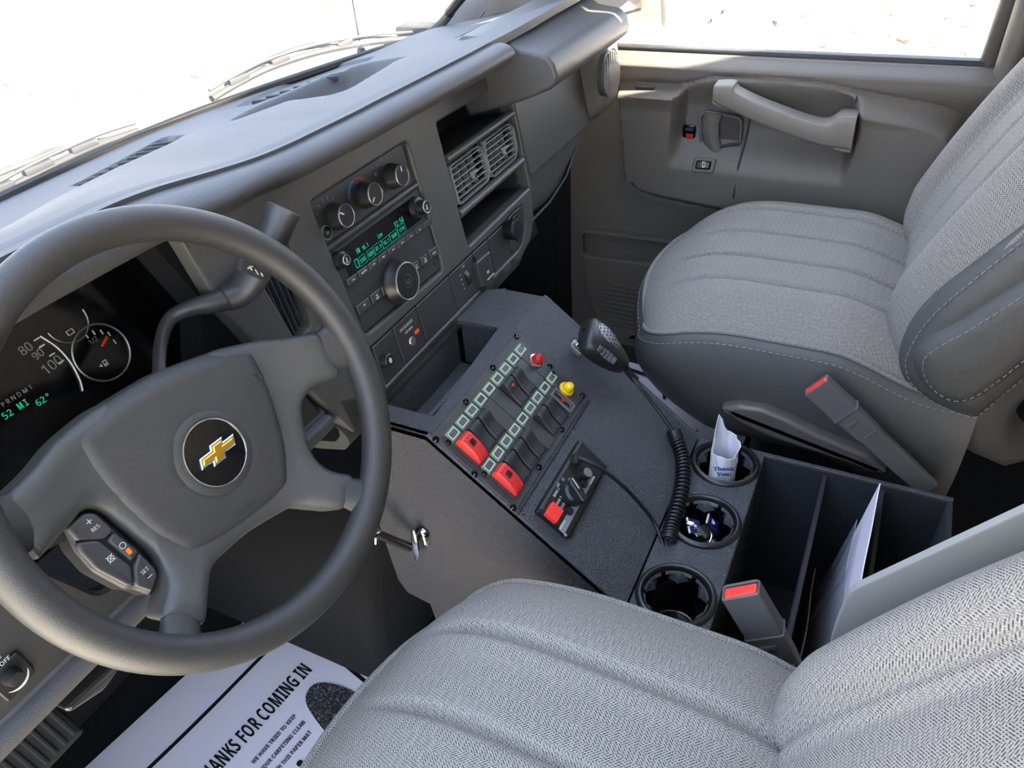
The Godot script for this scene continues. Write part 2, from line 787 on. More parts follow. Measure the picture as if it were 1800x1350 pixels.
func make_materials() -> void:
	var grain := noise_tex(0.09, 3, true, 5.0, true)
	var fine := noise_tex(0.25, 5, true, 3.0, false)
	var rng := RandomNumberGenerator.new()
	rng.seed = 11
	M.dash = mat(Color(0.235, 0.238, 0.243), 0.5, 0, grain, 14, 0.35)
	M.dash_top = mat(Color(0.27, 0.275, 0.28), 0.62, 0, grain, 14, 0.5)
	M.face = mat(Color(0.268, 0.264, 0.256), 0.45, 0, fine, 14, 0.25)
	M.dark = mat(Color(0.12, 0.12, 0.12), 0.6)
	M.black = mat(Color(0.055, 0.055, 0.058), 0.45)
	M.gloss = mat(Color(0.03, 0.03, 0.033), 0.12)
	M.panel = mat(Color(0.19, 0.19, 0.188), 0.42)
	M.button = mat(Color(0.22, 0.22, 0.22), 0.4)
	M.knob = mat(Color(0.09, 0.09, 0.09), 0.4)
	M.satin_dark = mat(Color(0.5, 0.5, 0.49), 0.4, 0.2)
	M.amber_dim = glow(Color(1.0, 0.35, 0.08), 0.25)
	M.blue_mark = mat(Color(0.16, 0.34, 0.5), 0.5)
	M.red_mark = mat(Color(0.5, 0.12, 0.1), 0.5)
	M.print_dim = mat(Color(0.42, 0.42, 0.42), 0.6)
	M.face_flat = mat(Color(0.2, 0.2, 0.205), 0.55)
	M.black_rocker = mat(Color(0.15, 0.15, 0.155), 0.5)
	M.lamp_red = glow(Color(0.9, 0.05, 0.03), 0.15)
	M.lamp_yellow = mat(Color(0.85, 0.72, 0.12), 0.3)
	M.gunmetal = mat(Color(0.35, 0.33, 0.33), 0.25, 0.9)
	M.gloss_flat = mat(Color(0.07, 0.07, 0.075), 0.35)
	M.mic_black = mat(Color(0.1, 0.1, 0.1), 0.4)
	M.mic_grey = mat(Color(0.5, 0.51, 0.53), 0.4, 0.3)
	M.mic_key = mat(Color(0.3, 0.3, 0.31), 0.5)
	M.cord = mat(Color(0.07, 0.065, 0.07), 0.35)
	M.rubber_gloss = mat(Color(0.09, 0.09, 0.09), 0.3)
	M.finger = mat(Color(0.26, 0.26, 0.27), 0.45)
	M.bag = mat(Color(0.82, 0.82, 0.85), 0.7)
	M.tag_blue = mat(Color(0.05, 0.07, 0.3), 0.35)
	M.kraft = mat(Color(0.42, 0.33, 0.27), 0.7)
	M.paper_grey = mat(Color(0.6, 0.58, 0.62), 0.6)
	M.gold = mat(Color(0.83, 0.62, 0.2), 0.28, 0.85)
	M.key_grey = mat(Color(0.2, 0.2, 0.205), 0.5)
	M.base_dark = mat(Color(0.07, 0.07, 0.07), 0.6)
	M.grey_panel = mat(Color(0.52, 0.52, 0.515), 0.6)
	M.knee = mat(Color(0.15, 0.15, 0.15), 0.5)
	M.mirror_paint = mat(Color(0.30, 0.28, 0.25), 0.4)
	M.matt_black = mat(Color(0.035, 0.035, 0.035), 0.95)
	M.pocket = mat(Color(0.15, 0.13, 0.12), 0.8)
	M.chrome = mat(Color(0.8, 0.8, 0.8), 0.18, 1.0)
	M.satin = mat(Color(0.62, 0.62, 0.6), 0.4, 0.9)
	M.wheel = mat(Color(0.155, 0.152, 0.15), 0.5, 0, grain, 26, 0.7)
	M.spoke = mat(Color(0.235, 0.237, 0.232), 0.42, 0, fine, 14, 0.5)
	M.pad = mat(Color(0.19, 0.187, 0.184), 0.52, 0, grain, 22, 0.6)
	M.door = mat(Color(0.345, 0.325, 0.30), 0.55, 0, fine, 14, 0.3)
	M.door_light = mat(Color(0.40, 0.38, 0.35), 0.5, 0, fine, 14, 0.3)
	M.door_dark = mat(Color(0.24, 0.22, 0.2), 0.7, 0, fine, 14, 0.3)
	M.leather = mat(Color(0.285, 0.28, 0.272), 0.5, 0, grain, 9, 0.4)
	M.thread = mat(Color(0.46, 0.46, 0.46), 0.7)
	M.seat_plastic = mat(Color(0.34, 0.325, 0.31), 0.35, 0, fine, 10, 0.3)
	M.buckle = mat(Color(0.33, 0.32, 0.315), 0.5, 0, fine, 14, 0.2)
	M.red = mat(Color(0.76, 0.15, 0.14), 0.45)
	M.red_button = mat(Color(0.9, 0.2, 0.16), 0.4)
	M.green = mat(Color(0.40, 0.52, 0.36), 0.5)
	M.white = mat(Color(0.85, 0.85, 0.85), 0.5)
	M.print_white = mat(Color(0.68, 0.68, 0.66), 0.6)
	M.print_black = mat(Color(0.06, 0.055, 0.06), 0.5)
	M.paper = mat(Color(0.93, 0.905, 0.945), 0.5)
	M.lcd = glow(Color(0.06, 0.95, 0.75), 0.22)
	M.lcd_dim = glow(Color(0.06, 0.8, 0.6), 0.28)
	M.amber = glow(Color(1.0, 0.5, 0.05), 0.45)
	M.carpet = mat(Color(0.055, 0.055, 0.057), 0.95, 0, noise_tex(0.4, 9, true, 10.0), 10, 1.0)
	M.rubber = mat(Color(0.09, 0.09, 0.09), 0.55)
	M.wiper = mat(Color(0.055, 0.058, 0.058), 0.8)
	M.van_white = mat(Color(0.86, 0.86, 0.85), 0.3)
	M.headliner = mat(Color(0.55, 0.54, 0.52), 0.9)
	M.pillar = mat(Color(0.70, 0.70, 0.71), 0.6, 0, fine, 12, 0.3)
	# herringbone cloth: dark dashes in slanting columns on a pale ground
	var jit := []
	for i in 4096:
		jit.append(rng.randf())
	var cloth := image_tex(512, func(x: int, y: int) -> Color:
		var col := x / 64
		var s := 1 if col % 2 == 0 else -1
		var lx := x % 64
		var d := posmod(y * 1 + s * lx + (0 if s > 0 else 8), 16)
		var e := posmod(x / 4 + y / 8, 2)
		var j: float = jit[((x / 4) * 37 + (y / 4) * 101) % 4096]
		var dark := d < 6 and posmod(lx + y / 16 * 5, 16) < 11
		var g := 0.15 + 0.13 * j if dark else 0.67 + 0.13 * j - 0.06 * e
		return Color(g, g * 0.995, g * 0.985))
	M.cloth = tex(mat(Color(0.76, 0.742, 0.718), 0.95), cloth, 11.0)
	M.cloth.normal_enabled = true
	var ni: Image = cloth.get_image().duplicate()
	ni.bump_map_to_normal_map(2.0)
	M.cloth.normal_texture = ImageTexture.create_from_image(ni)
	M.cloth.normal_scale = 0.5
	# black console vinyl with pale flecks
	var fleck := Image.create(1024, 1024, false, Image.FORMAT_RGB8)
	fleck.fill(Color(0.232, 0.238, 0.252))
	for i in 26000:
		var g := rng.randf_range(0.16, 0.30)
		fleck.fill_rect(Rect2i(rng.randi() % 1024, rng.randi() % 1024, 2 + rng.randi() % 4, 2 + rng.randi() % 4), Color(g, g, g * 1.04))
	for i in 1500:
		var g := rng.randf_range(0.36, 0.7)
		fleck.fill_rect(Rect2i(rng.randi() % 1024, rng.randi() % 1024, 1 + rng.randi() % 2, 1 + rng.randi() % 3), Color(g, g, g))
	M.console = tex(mat(Color(1, 1, 1), 0.62, 0, noise_tex(0.3, 21, true, 6.0), 3.2, 0.6), ImageTexture.create_from_image(fleck), 3.2)
	M.felt = tex(mat(Color(0.62, 0.64, 0.68), 0.9), ImageTexture.create_from_image(fleck), 5.0)
	M.speck = mat(Color(0.36, 0.35, 0.35), 0.7)
	# pale sunlit concrete
	var con := noise_tex(0.02, 31)
	var gr := Gradient.new()
	gr.set_color(0, Color(0.70, 0.68, 0.64))
	gr.set_color(1, Color(0.80, 0.78, 0.74))
	con.color_ramp = gr
	M.concrete = tex(mat(Color(1, 1, 1), 0.9), con, 0.4)
	M.leaf = mat(Color(0.33, 0.22, 0.13), 0.8)
	# speckled print of a shoe sole
	var fpi := Image.create(256, 256, false, Image.FORMAT_RGB8)
	fpi.fill(Color(0.13, 0.12, 0.13))
	for i in 5200:
		var g := rng.randf_range(0.25, 0.9)
		fpi.fill_rect(Rect2i(rng.randi() % 256, rng.randi() % 256, 1 + rng.randi() % 3, 1 + rng.randi() % 3), Color(g, g, g))
		if i % 3 == 0:
			fpi.fill_rect(Rect2i(rng.randi() % 256, rng.randi() % 256, 4, 4), Color(0.1, 0.09, 0.1))
	M.footprint = tex(mat(Color(1, 1, 1), 0.6), ImageTexture.create_from_image(fpi), 9.0)
	var gl := StandardMaterial3D.new()
	gl.transparency = BaseMaterial3D.TRANSPARENCY_ALPHA
	gl.albedo_color = Color(1, 1, 1, 0.06)
	gl.roughness = 0.02
	M.glass = gl
	var pl := StandardMaterial3D.new()
	pl.transparency = BaseMaterial3D.TRANSPARENCY_ALPHA
	pl.albedo_color = Color(0.9, 0.92, 1, 0.16)
	pl.roughness = 0.08
	M.clear = pl
	M.mirror = mat(Color(0.9, 0.9, 0.9), 0.02, 1.0)
	M.frit = mat(Color(0.05, 0.05, 0.05), 0.5)



# ------------------------------------------------------------------ outside
func build_outside() -> void:
	var g := MB.new()
	var rows := []
	for i in 25:
		var row := PackedVector3Array()
		for j in 25:
			row.append(Vector3(-20 + 50.0 * j / 24, -0.65, -34 + 50.0 * i / 24))
		rows.append(row)
	g.slab(rows, Vector3(0, -0.3, 0))
	struct("ground", g, M.concrete, "pale sunlit concrete yard outside the van", "ground")
	# dry leaves lying about
	var rng := RandomNumberGenerator.new()
	rng.seed = 5
	var shapes := []
	for k in 3:
		var mb := MB.new()
		var rr := []
		for i in 5:
			var row := PackedVector3Array()
			var s := i / 4.0
			var w := 0.03 * sin(PI * clampf(s * 0.9 + 0.06, 0, 1)) + 0.002
			for j in 5:
				var c := (j - 2) / 2.0
				row.append(Vector3(c * w, 0.006 + absf(c) * 0.014 * (1 + k * 0.4) + 0.012 * sin(s * 3 + k), (s - 0.5) * 0.1))
			rr.append(row)
		mb.slab(rr, Vector3(0, -0.0015, 0))
		shapes.append(finish(mb, 60))
	var spots := [Vector2(7.791, -1.8432), Vector2(8.263, -1.4293), Vector2(8.683, -1.3719), Vector2(7.6745, -1.032), Vector2(9.1023, -1.1263), Vector2(7.8593, -0.7876), Vector2(9.6892, -0.8511), Vector2(8.4338, -0.5839), Vector2(7.3189, -0.2809), Vector2(8.3024, -0.2724), Vector2(9.2536, -0.2852), Vector2(8.1523, -0.1413), Vector2(8.4689, -0.0415), Vector2(7.9524, 0.1233), Vector2(9.1585, 0.1999), Vector2(7.7995, 0.348), Vector2(8.7968, 0.3594), Vector2(9.7571, 0.4184), Vector2(9.4954, 0.4709), Vector2(7.6476, 0.5185), Vector2(5.0053, -8.4407), Vector2(3.4965, -6.2775), Vector2(4.4101, -7.3533), Vector2(4.767, -7.7379), Vector2(4.4499, -6.7734), Vector2(4.8595, -7.1663), Vector2(5.4081, -7.7141), Vector2(6.8, -8.7562), Vector2(5.1164, -6.5144), Vector2(5.7109, -6.4461), Vector2(6.3545, -6.2274), Vector2(8.9982, -7.2414)]
	var rank := ["leftmost", "second", "third", "fourth", "fifth", "sixth", "seventh", "eighth", "ninth", "tenth", "eleventh", "twelfth", "thirteenth", "fourteenth", "fifteenth", "sixteenth", "seventeenth", "eighteenth", "nineteenth", "twentieth"]
	for i in spots.size():
		var o := MeshInstance3D.new()
		o.mesh = shapes[i % 3]
		o.name = numbered("fallen_leaf")
		o.material_override = M.leaf
		add_child(o, true)
		o.position = Vector3(spots[i].x, -0.646, spots[i].y)
		o.rotation.y = rng.randf() * TAU
		o.scale = Vector3.ONE * rng.randf_range(0.5, 1.25)
		var side := i < 20
		var k := i if side else i - 20
		tag(o, "dry brown leaf on the pale ground, %s beyond the %s" % ["leftmost" if k == 0 else rank[k] + " from the left", "side window" if side else "windscreen"], "leaf", "fallen leaves beyond the " + ("side window" if side else "windscreen"))

	# bonnet and wings of the white van
	var b := MB.new()
	rows = []
	for i in 15:
		var s := i / 14.0
		var row := PackedVector3Array()
		for j in 25:
			var c := (j - 12) / 12.0
			var z := -1.02 - 0.80 * s - 0.10 * (1 - c * c) + 0.13 * c * c * (1 - s)
			row.append(Vector3(0.737 + c * 0.88, 0.855 - 0.14 * s * s - 0.18 * s - 0.05 * pow(absf(c), 4), z))
		rows.append(row)
	b.slab(rows, Vector3(0, -0.03, 0))
	var f0 := b.mark()
	b.box(Vector3(0.737, 0.05, -1.5), Vector3(1.72, 0.85, 0.8), 0.06, 2)
	struct("bonnet", b, M.van_white, "white bonnet and wings of the van ahead of the windscreen", "bonnet")
	# cowl under the glass
	var c := MB.new()
	var base := base_curve()
	rows = []
	for k in 5:
		var row := PackedVector3Array()
		for p in base:
			row.append(p + Vector3(0, -0.010 - 0.003 * k, -0.010 * k - 0.004))
		rows.append(row)
	c.slab(rows, Vector3(0, -0.02, 0))
	struct("trim_1", c, mat(Color(0.33, 0.33, 0.33), 0.6), "grey plastic cowl strip under the wipers outside the glass", "cowl")

	# aerial on the right wing
	var an := thing("radio_aerial", "thin dark radio aerial standing on the wing beyond the windscreen", "aerial")
	var mast := MB.new()
	var a0 := Vector3(1.42, 0.8847, -1.081)
	mast.tube([a0 - Vector3(0, 0.02, 0), a0 + Vector3(-0.0, 0.2, 0.0), a0 + Vector3(-0.003, 0.75, 0.01)], [0.0026, 0.0022, 0.0014], 8)
	part("mast", mast, M.black, an)
	var foot := MB.new()
	foot.lathe([Vector2(0, 0.0), Vector2(0.012, 0.0), Vector2(0.010, 0.015), Vector2(0.005, 0.03), Vector2(0, 0.03)], 16, Transform3D(Basis(), a0 - Vector3(0, 0.035, 0)))
	part("foot", foot, M.black, an)

	# wipers
	wiper("windscreen wiper lying along the glass in front of the steering wheel", [Vector3(0.5666, 0.8869, -1.15), Vector3(0.6195, 0.8881, -1.15), Vector3(0.6659, 0.8879, -1.15), Vector3(0.7101, 0.8877, -1.15), Vector3(0.7451, 0.8853, -1.15), Vector3(0.7908, 0.8787, -1.15), Vector3(0.8519, 0.8676, -1.15)], [Vector3(0.5416, 0.8647, -1.13), Vector3(0.5957, 0.8691, -1.13), Vector3(0.6539, 0.8746, -1.13), Vector3(0.7148, 0.8774, -1.13), Vector3(0.7792, 0.8781, -1.13), Vector3(0.85, 0.8737, -1.13)])
	wiper("windscreen wiper lying along the glass ahead of the dashboard tray", [Vector3(1.0007, 0.908, -1.06), Vector3(1.0788, 0.9199, -1.06), Vector3(1.1597, 0.9244, -1.06), Vector3(1.2517, 0.9168, -1.06), Vector3(1.3028, 0.9038, -1.06), Vector3(1.4097, 0.8935, -1.06), Vector3(1.5361, 0.8672, -1.06)], [Vector3(0.9492, 0.9025, -1.05), Vector3(1.0188, 0.9093, -1.05), Vector3(1.111, 0.9131, -1.05), Vector3(1.2437, 0.9055, -1.05), Vector3(1.4134, 0.8839, -1.05), Vector3(1.6015, 0.8503, -1.05)])

	# door mirror
	var mr := thing("door_mirror", "white door mirror on its arm outside the passenger window", "mirror")
	var shell := MB.new()
	var mo := soft([Vector2(1.6882, 1.0657), Vector2(2.4238, 0.981), Vector2(2.4783, 0.8041), Vector2(2.4246, 0.7663), Vector2(2.2719, 0.7676), Vector2(2.0177, 0.7914), Vector2(1.8539, 0.8225), Vector2(1.7951, 0.8509), Vector2(1.7768, 0.9064)], 0.03, 5)
	var mp := MB.inset(PackedVector2Array(mo) if not Geometry2D.is_polygon_clockwise(mo) else rev(mo), -0.006)
	shell.prism(mp, -0.64, -0.52, 0.006, Transform3D(), [], 0.05)
	part("housing", shell, M.mirror_paint, mr)
	var rim := MB.new()
	rim.prism(mp, -0.521, -0.515, 0.002, Transform3D(), [MB.inset(mp, 0.014)])
	part("rim", rim, M.frit, mr)
	var gl := MB.new()
	gl.prism(MB.inset(mp, 0.013), -0.519, -0.517, 0.0)
	part("mirror_glass", gl, M.mirror, mr)
	var arm := MB.new()
	arm.prism(soft([Vector2(1.6138, 0.9107), Vector2(1.6838, 0.9164), Vector2(1.9033, 0.9056), Vector2(2.0232, 0.8742), Vector2(2.0277, 0.8504), Vector2(1.7739, 0.876), Vector2(1.6749, 0.8805), Vector2(1.632, 0.8841)], 0.01), -0.63, -0.57, 0.01, Transform3D(), [], 0.01)
	part("arm", arm, M.mirror_paint, mr)

	# the wide body behind the cab, and its roof cap
	var w := MB.new()
	w.box(Vector3(0.737, 0.95, 1.2), Vector3(2.36, 2.6, 1.5), 0.05, 2)
	# hollow: only its front wall and sides matter, the cab opens into shade
	var cb := MB.new()
	cb.prism(rrect(-0.45, -0.35, 1.92, 1.76, 0.06), 0.62, 0.70, 0.01)
	struct("wall_rear", cb, M.headliner, "front wall of the wide body behind the seats", "wall")


func rev(p: PackedVector2Array) -> PackedVector2Array:
	var q := p.duplicate()
	q.reverse()
	return q


func wiper(label: String, arm: Array, blade: Array) -> void:
	var w := thing("windscreen_wiper", label, "wiper")
	var a := MB.new()
	var pts := curve(arm, 5)
	var rad := []
	for i in pts.size():
		var s := float(i) / (pts.size() - 1)
		rad.append(0.009 * (1 - s) + 0.0035 * s + 0.005 * exp(-pow((s - 0.5) / 0.12, 2)))
	a.tube(pts, rad, 8, false, 0.6)
	part("arm", a, M.wiper, w)
	var b := MB.new()
	b.tube(curve(blade, 6), 0.0065, 8)
	part("blade", b, M.wiper, w)
	var c := MB.new()
	var cv := curve(blade, 6)
	for k in [0.2, 0.45, 0.7]:
		var p: Vector3 = cv[int(k * (cv.size() - 1))]
		c.box(p + Vector3(0, 0.006, 0), Vector3(0.05, 0.012, 0.012), 0.003)
	part("claw", c, M.wiper, w)
	var e := MB.new()
	var up := []
	for p in cv:
		up.append(p + Vector3(0, 0.014, 0.0))
	e.tube(up, 0.003, 6)
	part("spring_strip", e, M.wiper, w)


# where the glass meets the dashboard
func base_curve() -> Array:
	var p := [Vector3(-0.16, 0.895, -0.90), Vector3(0.12, 0.893, -0.955), Vector3(0.34, 0.892, -1.005), Vector3(0.5423, 0.8929, -1.0363), Vector3(0.7926, 0.8875, -1.0647), Vector3(0.9452, 0.8922, -1.0401), Vector3(1.0681, 0.9037, -0.9795), Vector3(1.2406, 0.912, -0.9123), Vector3(1.3479, 0.908, -0.8939), Vector3(1.44, 0.912, -0.86), Vector3(1.5, 0.912, -0.83)]
	return curve(p, 5)


# ------------------------------------------------------------------ the cab
func build_shell() -> void:
	# floor
	var f := MB.new()
	f.box(Vector3(0.737, 0.06, -0.2), Vector3(1.78, 0.08, 1.72), 0.01)
	struct("floor", f, M.carpet, "dark carpeted cab floor under the seats", "floor")
	var fw := MB.new()
	fw.box(Vector3(0.737, 0.455, -1.09), Vector3(1.78, 0.77, 0.06), 0.01)
	fw.box(Vector3(0.737, 0.28, -0.98), Vector3(1.7, 0.3, 0.02), 0.008, 1)
	struct("wall_front", fw, M.carpet, "dark carpeted front bulkhead behind the dashboard", "wall")
	var kp := MB.new()
	kp.box(Vector3(1.61, 0.48, -0.88), Vector3(0.06, 0.8, 0.44), 0.01)
	kp.box(Vector3(1.585, 0.40, -0.68), Vector3(0.03, 0.62, 0.05), 0.01)
	struct("trim_8", kp, M.carpet, "dark kick panel in the passenger footwell ahead of the door", "kick panel")
	var kl := MB.new()
	kl.box(Vector3(-0.15, 0.45, -0.86), Vector3(0.06, 0.75, 0.5), 0.01)
	struct("trim_9", kl, M.carpet, "dark kick panel in the driver's footwell", "kick panel")
	# engine hump beneath the console
	var hp := MB.new()
	hp.prism(soft([Vector2(0.50, 0.1), Vector2(0.52, 0.34), Vector2(0.60, 0.42), Vector2(0.89, 0.42), Vector2(0.98, 0.34), Vector2(1.02, 0.1)], 0.05), -1.05, -0.56, 0.03, Transform3D(), [], 0, 3)
	struct("floor_hump", hp, M.carpet, "black carpeted engine hump between the footwells", "hump")
	# roof
	var r := MB.new()
	var rows := []
	for i in 7:
		var row := PackedVector3Array()
		for j in 13:
			var c := (j - 6) / 6.0
			row.append(Vector3(0.737 + 0.80 * c, 1.53 - 0.05 * c * c - 0.035 * pow(1 - i / 6.0, 2), -0.22 + 0.84 * i / 6.0))
		rows.append(row)
	r.slab(rows, Vector3(0, 0.05, 0))
	struct("ceiling", r, M.headliner, "pale headliner over the two front seats", "ceiling")
	# windscreen
	var base := base_curve()
	var g := MB.new()
	rows = []
	for i in 9:
		var s := i / 8.0
		var row := PackedVector3Array()
		for j in base.size():
			var c := float(j) / (base.size() - 1) * 2 - 1
			var top := Vector3(0.737 + 0.70 * c, 1.495 - 0.04 * c * c, -0.24 + 0.03 * c * c)
			row.append(base[j].lerp(top, s) + Vector3(0, 0.0, -0.03 * sin(PI * s)))
		rows.append(row)
	g.slab(rows, Vector3(0, 0.004, -0.004))
	struct("window_1", g, M.glass, "windscreen glass above the dashboard", "window", 179)
	# black edge round the glass
	var e := MB.new()
	var edge := base.slice(0, 40)
	edge.append_array([Vector3(1.3988, 0.9047, -0.8988), Vector3(1.4227, 0.9204, -0.8784), Vector3(1.4148, 0.947, -0.8439), Vector3(1.3956, 0.9737, -0.8092)])
	var last: Vector3 = edge[-1]
	edge.append(last.lerp(Vector3(1.43, 1.47, -0.22), 0.5))
	edge.append(Vector3(1.42, 1.47, -0.22))
	e.tube(curve(edge, 3), 0.009, 8)
	struct("trim_2", e, mat(Color(0.13, 0.115, 0.1), 0.6), "dark rubber edge round the bottom of the windscreen", "seal")
	# right front pillar
	var p := MB.new()
	rows = []
	var e0 := [Vector3(1.4311, 0.8805, -0.9403), Vector3(1.4728, 0.8917, -0.9258), Vector3(1.4846, 0.9098, -0.9022), Vector3(1.4798, 0.9356, -0.8688), Vector3(1.4666, 0.9598, -0.8372)]
	for q in e0:
		var row := PackedVector3Array()
		for k in 8:
			var s := k / 7.0
			row.append(Vector3(lerpf(q.x, 1.60, s), q.y - 0.02 * s, q.z + lerpf(0.0, 0.30, s) - 0.05 * sin(PI * s)))
		rows.append(row)
	var tp := PackedVector3Array()
	for k in 8:
		var s := k / 7.0
		tp.append(Vector3(lerpf(1.40, 1.52, s), 1.47, lerpf(-0.23, -0.1, s)))
	rows.append(tp)
	p.slab(rows, Vector3(0.03, 0.0, -0.03))
	struct("trim_3", p, M.pillar, "pale grey windscreen pillar trim at the end of the dashboard", "pillar", 60)
	# left front pillar
	var lp := MB.new()
	lp.tube([Vector3(-0.12, 0.86, -0.95), Vector3(0.0, 1.47, -0.2)], 0.04, 10)
	struct("trim_4", lp, M.pillar, "grey windscreen pillar on the driver's side", "pillar")
	# passenger side: rear pillar with seal and white jamb, and the wall behind
	var jamb := MB.new()
	jamb.box(Vector3(1.635, 0.8, 0.1635), Vector3(0.10, 1.5, 0.020), 0.004)
	struct("trim_5", jamb, M.van_white, "white painted door jamb beside the passenger seat", "door jamb")
	var seal := MB.new()
	seal.tube([Vector3(1.585, 0.1, 0.187), Vector3(1.585, 0.85, 0.187), Vector3(1.56, 1.2, 0.182), Vector3(1.52, 1.47, 0.182)], 0.012, 10)
	struct("trim_6", seal, M.rubber, "black rubber door seal beside the white jamb", "seal")
	var bp := MB.new()
	bp.box(Vector3(1.63, 1.14, 0.31), Vector3(0.12, 0.70, 0.22), 0.03, 3)
	bp.box(Vector3(1.64, 0.43, 0.31), Vector3(0.11, 0.70, 0.22), 0.02, 2)
	struct("trim_7", bp, M.pillar, "grey rear pillar trim behind the passenger door", "pillar")
	var rw := MB.new()
	rw.box(Vector3(1.66, 0.8, 0.52), Vector3(0.06, 1.5, 0.24), 0.01)
	struct("wall_right", rw, M.headliner, "right cab wall behind the passenger seat", "wall")
	var lw := MB.new()
	lw.box(Vector3(-0.18, 0.8, 0.56), Vector3(0.06, 1.5, 0.16), 0.01)
	struct("wall_left", lw, M.headliner, "left cab wall behind the driver's door opening", "wall")



# ------------------------------------------------------------------ passenger door
func door_depth(z: float, y: float, armr: PackedVector2Array, rec: PackedVector2Array) -> float:
	# how far the trim stands into the cab from x = 1.60
	var q := Vector2(z, y)
	var d := 0.018
	# belt roll under the glass
	d += 0.034 * sstep(0.850, 0.826, y) - 0.022 * sstep(0.815, 0.75, y)
	# lower door leans in a little
	d += 0.012 * sstep(0.62, 0.30, y)
	# body of the arm rest inside the seam: a shallow step, then a broad swell
	var ia := inside(armr, q)
	var body := 0.0
	if ia > -0.012:
		body = 0.009 * sstep(-0.004, 0.008, ia)
		d -= 0.004 * exp(-pow(ia / 0.0032, 2))
	if ia > 0:
		var soft := 0.034 if z > -0.08 or y < 0.60 else 0.016
		body += 0.050 * sstep(0.004, soft, ia)
	# grab recess: cut back to the door skin, with a sloping shelf at the bottom
	var ir := inside(rec, q)
	if ir > -0.010:
		var cut := sstep(-0.010, 0.012, ir) * sstep(0.634, 0.722, y)
		body = lerpf(body, minf(body, 0.006), cut)
	d += body
	return d

